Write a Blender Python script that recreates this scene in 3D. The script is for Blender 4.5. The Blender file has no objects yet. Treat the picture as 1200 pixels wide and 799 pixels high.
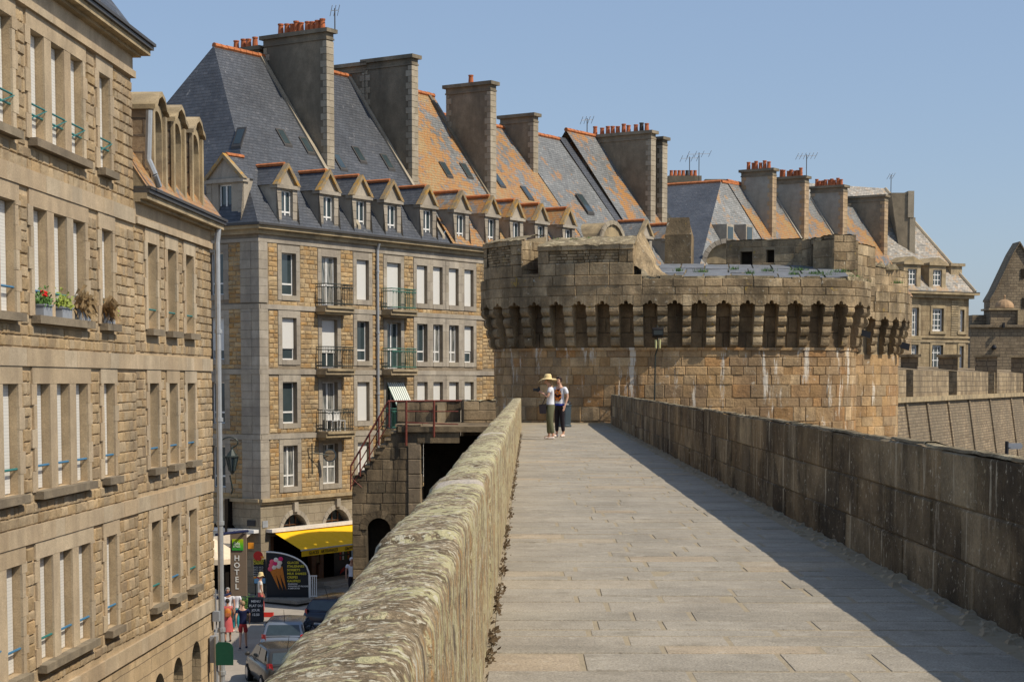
import bpy, math, random
from mathutils import Vector, noise as mn
rad = math.radians
rng = random.Random(7)
SC = bpy.context.scene
COL = SC.collection

# ------------------------------------------------------------------ camera maths (eye is the origin, z up, walkway at -1.6)
F = 2100.0; TP = .07; PT = math.atan(TP); CP, SP = math.cos(PT), math.sin(PT); VC = 447 + F*TP
def ray(u, v):
    a = (u-600)/F; b = (VC-v)/F
    return Vector((a, CP+b*SP, -SP+b*CP))
def at(u, v, Y):
    r = ray(u, v); return r*(Y/r.y)
GW = -1.6                                  # walkway level
def gz(y):                                 # street level
    return -9.1 - max(0, 76-y)*.04 if y > 50 else -10.14

cam = bpy.data.cameras.new('camera'); co = bpy.data.objects.new('camera', cam); COL.objects.link(co)
co.rotation_euler = (rad(90)-PT, 0, 0)
cam.sensor_width = 36; cam.lens = 36*F/1200; cam.clip_end = 5000; cam.clip_start = .1
cam.shift_y = (VC-399.5)/1200
SC.camera = co

# ------------------------------------------------------------------ light
SUN = Vector((.80, -.36, 1.0)).normalized()
w = bpy.data.worlds.new('World'); SC.world = w; w.use_nodes = True
nt = w.node_tree; bg = nt.nodes['Background']
sk = nt.nodes.new('ShaderNodeTexSky'); sk.sky_type = 'NISHITA'; sk.sun_disc = False
sk.sun_elevation = math.asin(SUN.z); sk.sun_rotation = math.atan2(SUN.x, SUN.y)
sk.air_density = 1.0; sk.dust_density = 1.0; sk.ozone_density = 1.6; sk.altitude = 0
mx = nt.nodes.new('ShaderNodeMix'); mx.data_type = 'RGBA'; mx.inputs[0].default_value = .5      # summer haze evens out the clear sky
nt.links.new(sk.outputs[0], mx.inputs[6]); mx.inputs[7].default_value = (2.42, 3.30, 4.95, 1)
nt.links.new(mx.outputs[2], bg.inputs[0]); bg.inputs[1].default_value = .127
sl = bpy.data.lights.new('sun', 'SUN'); sl.energy = 4.6; sl.angle = rad(.5); sl.color = (1, .90, .745)
so = bpy.data.objects.new('sun', sl); COL.objects.link(so); so.rotation_euler = SUN.to_track_quat('Z', 'Y').to_euler()
SC.view_settings.view_transform = 'Standard'; SC.view_settings.look = 'None'; SC.view_settings.exposure = 0
SC.cycles.max_bounces = 5

# ------------------------------------------------------------------ materials
def c4(c): return (c[0], c[1], c[2], 1)
class NT:
    def __init__(s, name):
        s.m = bpy.data.materials.new(name); s.m.use_nodes = True; s.t = s.m.node_tree
        s.b = s.t.nodes['Principled BSDF']; s.tc = s.t.nodes.new('ShaderNodeTexCoord')
    def n(s, kind, **kw):
        x = s.t.nodes.new('ShaderNode'+kind)
        for k, v in kw.items(): setattr(x, k, v)
        return x
    def l(s, a, b): s.t.links.new(a, b)
    def co(s, out='Object', scale=(1, 1, 1)):
        mp = s.n('Mapping'); mp.inputs['Scale'].default_value = scale; s.l(s.tc.outputs[out], mp.inputs[0]); return mp.outputs[0]
    def noise(s, co, scale, detail=6, rough=.6, dist=0):
        x = s.n('TexNoise'); x.inputs['Scale'].default_value = scale; x.inputs['Detail'].default_value = detail
        x.inputs['Roughness'].default_value = rough; x.inputs['Distortion'].default_value = dist
        s.l(co, x.inputs['Vector']); return x.outputs[0]
    def ramp(s, fac, stops, interp='LINEAR'):
        r = s.n('ValToRGB'); r.color_ramp.interpolation = interp; el = r.color_ramp.elements
        while len(el) < len(stops): el.new(.5)
        for e, (p, c) in zip(el, stops):
            e.position = p; e.color = c4(c) if not isinstance(c, (int, float)) else (c, c, c, 1)
        s.l(fac, r.inputs[0]); return r.outputs[0]
    def mix(s, fac, a, b, mode='MIX'):
        x = s.n('Mix', data_type='RGBA', blend_type=mode)
        for i, v in ((0, fac), (6, a), (7, b)):
            if isinstance(v, (int, float)): x.inputs[i].default_value = v
            elif isinstance(v, tuple): x.inputs[i].default_value = c4(v)
            else: s.l(v, x.inputs[i])
        return x.outputs[2]
    def math(s, op, a, b=0.):
        x = s.n('Math', operation=op)
        for i, v in ((0, a), (1, b)):
            if isinstance(v, (int, float)): x.inputs[i].default_value = v
            else: s.l(v, x.inputs[i])
        return x.outputs[0]
    def bump(s, h, dist, strength=1):
        x = s.n('Bump'); x.inputs['Distance'].default_value = dist; x.inputs['Strength'].default_value = strength
        s.l(h, x.inputs['Height']); s.l(x.outputs[0], s.b.inputs['Normal'])
    def out(s, col, rough=.85, spec=.3, metal=0.):
        if isinstance(col, tuple): s.b.inputs['Base Color'].default_value = c4(col)
        else: s.l(col, s.b.inputs['Base Color'])
        if isinstance(rough, (int, float)): s.b.inputs['Roughness'].default_value = rough
        else: s.l(rough, s.b.inputs['Roughness'])
        s.b.inputs['Specular IOR Level'].default_value = spec; s.b.inputs['Metallic'].default_value = metal
        return s.m

def stone(name, cols, var=.35, stain=None, stainamt=.5, streak=(1, 1, .25), sscale=.8, bdist=.02, bscale=9, lich=None, brick=None, fine=40, light=None):
    """cols: ramp over the per-block random value; stain: dark weathering; lich: (colour, threshold, scale)"""
    t = NT(name); o = t.co('Object')
    at_ = t.n('Attribute', attribute_name='rnd'); fac = at_.outputs['Fac']
    h = None
    if brick:
        bw, bh, mort, mcol = brick
        uv = t.co('UV'); ds = t.noise(uv, 2.2, 3)
        v2 = t.n('VectorMath', operation='MULTIPLY_ADD'); cn = t.n('CombineXYZ'); t.l(ds, cn.inputs[0]); t.l(ds, cn.inputs[1])
        t.l(cn.outputs[0], v2.inputs[0]); v2.inputs[1].default_value = (.12, .05, 0); t.l(uv, v2.inputs[2])
        br = t.n('TexBrick'); t.l(v2.outputs[0], br.inputs['Vector']); br.inputs['Scale'].default_value = 1
        br.inputs['Brick Width'].default_value = bw; br.inputs['Row Height'].default_value = bh
        br.inputs['Mortar Size'].default_value = mort; br.inputs['Mortar Smooth'].default_value = .35
        br.inputs['Color1'].default_value = (0, 0, 0, 1); br.inputs['Color2'].default_value = (1, 1, 1, 1)
        br.inputs['Mortar'].default_value = (.5, .5, .5, 1); br.offset_frequency = 2; br.squash = .8; br.squash_frequency = 3
        fac = br.outputs[0]
    if len(cols) == 1: cols = [tuple(x*.93 for x in cols[0]), tuple(x*1.07 for x in cols[0])]
    n = len(cols)
    col = t.ramp(fac, [(i/(n-1), c) for i, c in enumerate(cols)])
    if brick: col = t.mix(br.outputs[1], col, mcol)
    big = t.noise(o, 1.3, 8, .7); fn = t.noise(o, fine, 6, .75)
    col = t.mix(1., col, t.ramp(big, [(.3, 1-var), (.7, 1+var*.5)]), 'MULTIPLY')
    col = t.mix(1., col, t.ramp(fn, [(.25, .62), (.75, 1.3)]), 'MULTIPLY')
    if stain:
        s1 = t.noise(t.co('Object', streak), sscale, 7, .65, .3)
        col = t.mix(t.math('MULTIPLY', t.ramp(s1, [(.42, 0.), (.62, 1.)]), stainamt), col, stain)
    if light:
        lc, la, lsc, lth = light
        s2 = t.noise(t.co('Object', (1, 1, .12)), lsc, 8, .75)
        col = t.mix(t.math('MULTIPLY', t.ramp(s2, [(lth, 0.), (lth+.05, 1.)]), la), col, lc)
    if lich:
        for lc, th, lsc in lich:
            l1 = t.noise(o, lsc, 9, .75)
            col = t.mix(t.ramp(l1, [(th, 0.), (th+.07, 1.)]), col, lc)
    hh = t.math('ADD', t.noise(o, bscale, 8, .7), t.math('MULTIPLY', fn, .35))
    if brick: hh = t.math('SUBTRACT', hh, t.math('MULTIPLY', br.outputs[1], .9))
    t.bump(hh, bdist)
    return t.out(col, .9, .2)

M = {}
TAN = [(.37, .26, .14), (.53, .39, .225), (.44, .315, .17), (.59, .45, .28), (.46, .36, .23), (.54, .375, .20), (.38, .29, .18), (.51, .40, .26), (.33, .24, .145)]
M['tan_rubble'] = stone('tan_rubble_stone', TAN, .25, (.17, .13, .09), .45, (1, 1, .5), .9, .035, 7)
M['tan_ashlar'] = stone('tan_ashlar_stone', [(.44, .34, .22), (.53, .425, .29), (.48, .365, .235), (.55, .45, .315), (.46, .38, .27)], .2, (.20, .155, .11), .4, (1, 1, .4), 1.1, .012, 10)
M['tan_mortar'] = stone('tan_mortar', [(.46, .35, .22)], .3, None, bdist=.01)
M['house_rubble'] = stone('house_rubble_stone', [(.42, .25, .10), (.52, .36, .18), (.43, .31, .17), (.58, .43, .24), (.46, .27, .10), (.38, .28, .17), (.50, .34, .16)], .25, (.15, .12, .08), .4, (1, 1, .5), .9, .03, 7)
M['house_ashlar'] = stone('house_granite', [(.34, .295, .235), (.42, .37, .30), (.37, .32, .245), (.45, .40, .325)], .2, (.16, .14, .12), .45, (1, 1, .4), 1.1, .012, 10)
M['house_mortar'] = stone('house_mortar', [(.27, .22, .16)], .3, None, bdist=.01)
M['rubble_brick'] = stone('coursed_rubble', [(.32, .22, .12), (.41, .30, .18), (.36, .27, .17), (.46, .35, .22)], .25, (.14, .11, .08), .4, bdist=.03, brick=(.45, .22, .02, (.25, .19, .12)))
M['render'] = stone('chimney_render', [(.26, .215, .15), (.31, .255, .18)], .35, (.10, .09, .07), .7, (1, 1, .35), .5, .01, 12)
M['render_pale'] = stone('pale_render', [(.36, .34, .29), (.40, .37, .31)], .25, (.16, .15, .12), .6, (1, 1, .3), .4, .01, 12)
M['quoin'] = stone('quoin_stone', [(.38, .33, .25), (.48, .42, .32), (.34, .29, .21)], .2, (.2, .16, .11), .4)
M['quoin_orange'] = stone('quoin_stone_warm', [(.40, .29, .17), (.52, .38, .24), (.33, .25, .17)], .2, (.2, .15, .09), .4)
M['tower'] = stone('tower_granite', [(.33, .19, .08), (.55, .35, .165), (.43, .285, .145), (.64, .46, .26), (.50, .265, .10), (.38, .275, .16), (.60, .395, .195), (.30, .205, .12)], .4, (.17, .115, .07), .6, (1, 1, .35), .55, .06, 5,
                   lich=[((.54, .47, .36), .60, 3.0)], light=((.68, .62, .52), .85, 2.0, .575), fine=18)
M['tower_top'] = stone('weathered_tower_granite', [(.28, .20, .11), (.48, .355, .21), (.37, .27, .155), (.57, .44, .27), (.33, .24, .14)], .5, (.09, .07, .045), .78, (1, 1, .35), .9, .06, 5,
                   lich=[((.40, .27, .06), .61, 2.0), ((.50, .45, .35), .60, 5.0)], fine=18)
M['tower_recess'] = stone('recess_shade_granite', [(.20, .135, .075), (.33, .23, .125), (.26, .18, .10)], .5, (.06, .045, .03), .75, (1, 1, .3), .9, .05, 5, fine=18)  # deep shade behind the corbels put into a darker stone colour, plus weathering
M['tower_mortar'] = stone('tower_mortar', [(.38, .30, .19)], .4, (.14, .11, .07), .6, bdist=.02)
M['moss_top'] = stone('mossy_stone_top', [(.30, .24, .15)], .4, (.12, .10, .06), .6, (1, 1, 1), 1.5, .05, 5, lich=[((.50, .42, .27), .52, 3), ((.36, .28, .06), .60, 5), ((.10, .13, .03), .62, 2)])
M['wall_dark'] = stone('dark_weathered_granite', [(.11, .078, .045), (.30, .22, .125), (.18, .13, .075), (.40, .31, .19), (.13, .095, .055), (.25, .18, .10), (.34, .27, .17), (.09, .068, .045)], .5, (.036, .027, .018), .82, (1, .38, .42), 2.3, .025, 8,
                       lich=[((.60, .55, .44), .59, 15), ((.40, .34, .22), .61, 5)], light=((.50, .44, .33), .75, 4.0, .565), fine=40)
M['wall_mortar'] = stone('dark_mortar', [(.17, .135, .09)], .4, (.04, .035, .03), .6, bdist=.02)
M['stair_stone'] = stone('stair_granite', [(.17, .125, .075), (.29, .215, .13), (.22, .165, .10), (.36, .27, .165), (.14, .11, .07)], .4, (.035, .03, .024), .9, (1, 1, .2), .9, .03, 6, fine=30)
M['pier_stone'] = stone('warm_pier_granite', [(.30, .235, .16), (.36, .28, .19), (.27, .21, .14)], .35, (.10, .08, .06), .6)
M['rampart_far'] = stone('far_rampart_masonry', [(.25, .185, .115), (.36, .28, .18), (.30, .23, .145), (.20, .15, .095)], .3, (.15, .125, .09), .6, (1, 1, .2), .35, .03, 4, brick=(.42, .17, .025, (.20, .16, .12)), fine=8)
M['rampart_pale'] = stone('pale_rampart_masonry', [(.33, .25, .15), (.45, .35, .22), (.38, .29, .18), (.28, .21, .13)], .4, (.14, .11, .075), .8, (1, 1, .3), .6, .03, 4, brick=(.7, .3, .02, (.24, .19, .13)), fine=8)
M['far_ashlar'] = stone('far_ashlar', [(.38, .285, .165), (.48, .375, .225), (.42, .32, .19)], .35, (.17, .125, .075), .8, brick=(.9, .4, .012, (.28, .22, .15)), fine=10)
M['castle'] = stone('castle_masonry', [(.24, .18, .115), (.34, .26, .165), (.28, .215, .14)], .3, (.11, .09, .065), .6, (1, 1, .4), .15, .03, 3, brick=(.8, .35, .03, (.15, .12, .09)), fine=6)
M['slab'] = None

# walkway slabs
t = NT('walkway_slab_stone'); o = t.co()
at_ = t.n('Attribute', attribute_name='rnd')
col = t.ramp(at_.outputs['Fac'], [(0, (.30, .268, .212)), (.3, (.335, .298, .238)), (.55, (.315, .284, .23)), (.85, (.345, .305, .242)), (.95, (.365, .305, .222)), (1, (.38, .305, .215))])
col = t.mix(1., col, t.ramp(t.noise(o, 1.1, 7, .7), [(.34, .80), (.66, 1.14)]), 'MULTIPLY')
fn = t.noise(o, 70, 4, .7)
col = t.mix(1., col, t.ramp(fn, [(.32, .62), (.68, 1.32)]), 'MULTIPLY')
col = t.mix(t.ramp(t.noise(o, 6, 8, .7), [(.57, 0.), (.64, .45)]), col, (.45, .41, .34))
col = t.mix(t.ramp(t.noise(o, 3.2, 7, .7), [(.55, 0.), (.66, .55)]), col, (.20, .175, .13))
col = t.mix(t.ramp(t.noise(o, 30, 4, .6), [(.66, 0.), (.68, .8)]), col, (.12, .10, .08))
t.bump(t.math('ADD', t.noise(o, 14, 6, .7), t.math('MULTIPLY', fn, .3)), .012)
M['slab'] = t.out(col, .8, .25)
t = NT('sandy_joint'); o = t.co()
t.bump(t.noise(o, 60, 4), .01); M['joint'] = t.out(t.mix(t.noise(o, 5), (.24, .205, .15), (.42, .35, .24)), .95, .1)

# lichen-covered parapet stone
t = NT('lichened_parapet_stone'); o = t.co()
n1 = t.noise(o, 5, 7, .65); n2_ = t.noise(o, 60, 5, .7)
col = t.ramp(n1, [(.36, (.17, .125, .075)), (.5, (.31, .24, .15)), (.62, (.44, .36, .24))])
col = t.mix(1., col, t.ramp(n2_, [(.34, .45), (.66, 1.5)]), 'MULTIPLY')
dk = t.noise(o, 9, 6, .62); col = t.mix(t.ramp(dk, [(.50, 0.), (.60, .8)]), col, (.115, .085, .05))
lm = t.noise(o, 13, 6, .62); lm2 = t.noise(o, 1.3, 4, .6)
lsum = t.math('ADD', lm, t.math('MULTIPLY', lm2, .6))
lmask = t.ramp(lsum, [(.80, 0.), (.84, .9)])
col = t.mix(lmask, col, t.mix(t.noise(o, 3, 3), (.44, .40, .19), (.66, .60, .38)))
lw = t.noise(o, 30, 5, .6); col = t.mix(t.ramp(lw, [(.56, 0.), (.60, .85)]), col, (.64, .59, .45))
pw = t.noise(o, 1.7, 3, .5); col = t.mix(t.ramp(pw, [(.675, 0.), (.685, .9)]), col, t.mix(1., (.58, .51, .43), t.ramp(n2_, [(.3, .85), (.7, 1.1)]), 'MULTIPLY'))
sd_ = t.noise(t.co('Object', (1, 3.2, .3)), 2.6, 7, .7)
gz_ = t.n('NewGeometry'); sx_g = t.n('SeparateXYZ'); t.l(gz_.outputs['Normal'], sx_g.inputs[0]); side = t.ramp(t.math('ABSOLUTE', sx_g.outputs[2]), [(.25, 1.), (.6, 0.)])
sc_ = t.ramp(sd_, [(.34, (.07, .065, .06)), (.42, (.16, .13, .09)), (.48, (.34, .27, .17)), (.53, (.46, .24, .07)), (.56, (.38, .33, .20)), (.62, (.60, .56, .46))])
col = t.mix(t.math('MULTIPLY', side, t.ramp(lsum, [(.74, .85), (.84, .25)])), col, sc_)
hh = t.math('ADD', t.math('ADD', t.math('MULTIPLY', n1, 1.2), t.math('MULTIPLY', n2_, .5)), t.math('MULTIPLY', lmask, .12))
t.bump(hh, .035); M['lichen_wall'] = t.out(col, .95, .15)

def slate(name, cols, lich=None, row=.17, wid=.26, stain=(.5, .5)):
    t = NT(name); uv = t.co('UV'); o = t.co()
    br = t.n('TexBrick'); t.l(uv, br.inputs['Vector']); br.inputs['Scale'].default_value = 1
    br.inputs['Brick Width'].default_value = wid; br.inputs['Row Height'].default_value = row
    br.inputs['Mortar Size'].default_value = .012; br.inputs['Mortar Smooth'].default_value = .3
    br.inputs['Color1'].default_value = (0, 0, 0, 1); br.inputs['Color2'].default_value = (1, 1, 1, 1); br.inputs['Mortar'].default_value = (0, 0, 0, 1)
    col = t.ramp(br.outputs[0], [(i/(len(cols)-1), c) for i, c in enumerate(cols)])
    col = t.mix(1., col, t.ramp(t.noise(o, .45, 7, .7), [(.3, .72), (.7, 1.2)]), 'MULTIPLY')
    col = t.mix(1., col, t.ramp(t.noise(o, 5, 5, .7), [(.3, .8), (.7, 1.2)]), 'MULTIPLY')
    col = t.mix(t.ramp(t.noise(t.co('Object', (1.5, 1.5, .5)), 1.3, 10, .85), [(.60, 0.), (.64, .5)]), col, (.42, .41, .40))
    if lich:
        for lc, th, sc_, bias in lich:
            sp = t.n('SeparateXYZ'); t.l(t.tc.outputs['Generated'], sp.inputs[0])
            lf = t.math('ADD', t.math('MULTIPLY', t.noise(o, sc_, 8, .72), .75), t.math('MULTIPLY', sp.outputs[0], bias))
            lf = t.math('ADD', lf, t.math('MULTIPLY', t.noise(t.co('Object', (1, 1, .6)), .38, 4, .6), .75))
            col = t.mix(t.ramp(lf, [(th, 0.), (th+.07, .85)]), col, lc)
    sx = t.n('SeparateXYZ'); t.l(uv, sx.inputs[0])
    saw = t.math('FRACT', t.math('DIVIDE', sx.outputs[1], row))
    hh = t.math('SUBTRACT', t.math('MULTIPLY', saw, -.6), t.math('MULTIPLY', br.outputs[1], .6))
    hh = t.math('ADD', hh, t.math('MULTIPLY', br.outputs[0], .5))
    t.bump(hh, .02); return t.out(col, .55, .35)
SL = [(.060, .066, .078), (.078, .086, .10), (.068, .074, .086), (.095, .10, .112)]
SG = [(.15, .155, .155), (.20, .205, .20), (.175, .18, .178), (.235, .24, .235)]
ORG = (.40, .185, .045)
M['slate_dark'] = slate('dark_slate', SL)
M['slate_worn'] = slate('worn_dark_slate', SL, [((.34, .30, .24), .80, 2.5, 0)])
M['slate_orange'] = slate('slate_with_orange_lichen', SG, [(ORG, .70, 2.6, 0), ((.33, .25, .13), .79, 6, 0)])
M['slate_bit_orange'] = slate('slate_with_some_lichen', SG, [(ORG, .77, 1.6, 0)])
M['slate_grey'] = slate('grey_slate', SG, [(ORG, .83, 1.8, 0)])
M['slate_pale'] = slate('pale_speckled_slate', [(.20, .19, .17), (.38, .35, .30), (.27, .25, .22), (.46, .42, .36), (.30, .23, .16)], [((.40, .27, .15), .77, 1.8, 0)], .2, .3)
M['slate_mid'] = slate('mottled_pale_slate', [(.19, .195, .19), (.27, .275, .265), (.225, .225, .215), (.31, .31, .30)], [((.40, .24, .11), .82, 1.5, 0)])
M['lead'] = stone('grey_flagstone', [(.15, .16, .18), (.20, .215, .24), (.17, .18, .20)], .3, (.10, .10, .09), .5, (1, 1, 1), 1.2, .02, 8, lich=[((.42, .36, .25), .59, 3)])

def plain(name, col, rough=.6, spec=.4, metal=0., var=.12, sc=6, bump=0):
    t = NT(name); o = t.co()
    c = t.mix(1., col, t.ramp(t.noise(o, sc, 6, .7), [(.3, 1-var), (.7, 1+var)]), 'MULTIPLY')
    if bump: t.bump(t.noise(o, sc*4, 5), bump)
    return t.out(c, rough, spec, metal)
M['white'] = plain('white_paint', (.72, .71, .68), .5, .4)
M['shutter'] = None
t = NT('white_roller_shutter'); uv = t.co('UV'); sx = t.n('SeparateXYZ'); t.l(uv, sx.inputs[0])
f_ = t.math('FRACT', t.math('DIVIDE', sx.outputs[1], .055)); c = t.mix(1., (.74, .73, .69), t.ramp(f_, [(0, .62), (.18, 1.), (1, .97)]), 'MULTIPLY')
t.bump(f_, .008); M['shutter'] = t.out(c, .5, .3)
t = NT('window_glass'); o = t.co()
c = t.mix(t.noise(o, .9, 3), (.02, .03, .035), (.06, .085, .09)); M['glass'] = t.out(c, .06, .8)
t = NT('curtained_glass'); o = t.co()
c = t.mix(t.ramp(t.noise(t.co('Object', (6, 6, .4)), 2.4, 3), [(.4, 0.), (.6, 1.)]), (.05, .06, .06), (.32, .31, .28)); M['curtain'] = t.out(c, .15, .7)
M['dark'] = plain('dark_interior', (.012, .010, .009), .9, .1)
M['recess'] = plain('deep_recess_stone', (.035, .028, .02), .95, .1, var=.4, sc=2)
M['iron'] = plain('dark_iron', (.035, .045, .04), .5, .4, .3)
M['green_iron'] = plain('green_painted_iron', (.05, .16, .12), .5, .4)
M['turq'] = plain('turquoise_painted_metal', (.03, .17, .16), .45, .4)
M['bluem'] = plain('blue_painted_metal', (.05, .17, .30), .45, .4)
M['rust'] = plain('rusty_red_paint', (.17, .045, .03), .6, .3, var=.4, sc=12)
M['zinc'] = plain('grey_zinc_pipe', (.42, .44, .46), .4, .5, .4)
M['terracotta'] = plain('terracotta', (.42, .13, .055), .8, .2, var=.3, sc=5)
M['ridge'] = plain('orange_ridge_tile', (.44, .155, .06), .8, .2, var=.35, sc=4)
M['blackpot'] = plain('sooty_pot', (.06, .05, .045), .8, .2)
M['cornice'] = stone('cornice_stone', [(.40, .31, .18), (.46, .36, .22), (.42, .335, .215)], .2, (.13, .11, .08), .6, (1, 1, 1), 1.2, .01)
M['gutter'] = plain('dark_gutter', (.06, .055, .05), .5, .4)
M['yellow'] = plain('yellow_awning_cloth', (.80, .47, .012), .7, .2, var=.07)
M['stripe'] = None
t = NT('striped_awning_cloth'); uv = t.co('UV'); sx = t.n('SeparateXYZ'); t.l(uv, sx.inputs[0])
f_ = t.math('FRACT', t.math('DIVIDE', sx.outputs[0], .16)); M['stripe'] = t.out(t.ramp(f_, [(.0, (.75, .75, .7)), (.5, (.22, .30, .26))], 'CONSTANT'), .8, .1)
M['cream'] = plain('cream_canvas', (.70, .58, .42), .8, .2)
M['wood'] = plain('brown_wood', (.16, .07, .03), .5, .4, var=.3, sc=4)
M['black'] = plain('black_plastic', (.015, .015, .018), .45, .4)
M['board'] = plain('black_board', (.012, .016, .022), .5, .35)
M['taupe'] = plain('taupe_sign_panel', (.22, .165, .12), .5, .3, var=.04)
M['lime'] = None
t = NT('green_logo_panel'); sp = t.n('SeparateXYZ'); t.l(t.tc.outputs['Generated'], sp.inputs[0])
M['lime'] = t.out(t.ramp(sp.outputs[2], [(0, (.02, .33, .05)), (.5, (.14, .55, .02)), (1, (.50, .62, .01))]), .4, .4)
M['letter'] = plain('white_lettering', (.85, .85, .82), .5, .3, var=.03)
M['letter_y'] = plain('yellow_lettering', (.75, .65, .05), .5, .3)
M['letter_k'] = plain('dark_lettering', (.10, .06, .01), .6, .2)
M['cone'] = plain('orange_wafer', (.50, .17, .025), .6, .3, var=.2, sc=14)
M['pink'] = plain('strawberry_pink', (.75, .10, .16), .5, .3); M['cream2'] = plain('vanilla_cream', (.72, .66, .58), .5, .3); M['magenta'] = plain('raspberry', (.62, .02, .14), .5, .3)
M['red'] = plain('red_panel', (.55, .03, .02), .4, .4)
M['orange'] = plain('orange_panel', (.75, .28, .02), .5, .3)
M['sky_print'] = plain('light_blue_print', (.20, .42, .62), .5, .3)
M['greenpost'] = plain('dark_green_enamel', (.01, .075, .045), .4, .4)
M['asphalt'] = stone('street_surface', [(.38, .335, .28)], .2, (.28, .245, .20), .5, (1, 1, 1), .35, .006, 20, fine=60)
M['pave'] = stone('street_paving', [(.26, .235, .195)], .25, (.16, .14, .12), .4, (1, 1, 1), .6, .01, 12, brick=(.6, .4, .01, (.16, .14, .11)))
M['ground'] = stone('distant_ground', [(.20, .18, .15)], .3)
M['leaf'] = plain('green_leaves', (.07, .15, .03), .6, .3, var=.5, sc=8)
M['leaf_y'] = plain('yellow_green_leaves', (.22, .27, .04), .6, .3, var=.4, sc=20)
M['dry'] = plain('dry_grass', (.30, .21, .11), .8, .2, var=.4, sc=10)
M['weed'] = plain('withered_weeds', (.10, .07, .04), .9, .1, var=.6, sc=12)
M['redflower'] = plain('red_petals', (.60, .01, .01), .6, .3)
M['pot_grey'] = plain('grey_planter', (.26, .28, .31), .6, .3)
M['skin'] = plain('skin', (.55, .32, .22), .55, .35, var=.06)
M['skin_tan'] = plain('tanned_skin', (.42, .22, .14), .55, .35, var=.06)
M['straw'] = plain('straw', (.68, .53, .27), .85, .2, var=.12, sc=30)
M['wcloth'] = plain('white_cotton', (.70, .70, .74), .8, .2, var=.06)
M['olive'] = plain('olive_cloth', (.12, .12, .07), .85, .15, var=.15)
M['blackcloth'] = plain('black_cloth', (.022, .018, .022), .85, .15)
M['navy'] = plain('navy_cloth', (.015, .02, .06), .85, .15)
M['redcloth'] = plain('red_cloth', (.45, .05, .05), .85, .15)
M['pinkcloth'] = plain('coral_cloth', (.55, .12, .12), .85, .15)
M['hair_d'] = plain('dark_hair', (.03, .018, .012), .6, .3); M['hair_l'] = plain('fair_hair', (.30, .20, .11), .6, .3); M['hair_g'] = plain('grey_hair', (.30, .28, .26), .6, .3)
M['shoe'] = plain('white_shoe', (.70, .62, .56), .6, .3); M['teal'] = plain('turquoise_cloth', (.05, .35, .40), .8, .2)
M['bluecloth'] = plain('blue_cloth', (.02, .04, .30), .8, .2)
M['car_dark'] = plain('dark_grey_car_paint', (.075, .070, .062), .22, .6, .5, var=.03)
M['car_silver'] = plain('silver_blue_car_paint', (.24, .27, .31), .22, .6, .5, var=.03)
M['car_blue'] = plain('dark_blue_car_paint', (.012, .018, .04), .2, .6, .2, var=.03)
M['carglass'] = plain('car_glass', (.03, .045, .05), .05, .9, var=.2)
M['tyre'] = plain('tyre_rubber', (.02, .02, .02), .85, .2); M['rim'] = plain('wheel_rim', (.35, .35, .36), .3, .5, .7)
M['lampred'] = plain('red_tail_lamp', (.45, .015, .02), .2, .6, var=.1)
M['binm'] = plain('blue_grey_bin', (.05, .07, .085), .5, .4)
M['sack'] = plain('pale_yellow_tube', (.52, .50, .24), .6, .3)
M['dome'] = plain('orange_stone_dome', (.36, .24, .14), .9, .1, var=.3, sc=2)

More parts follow.
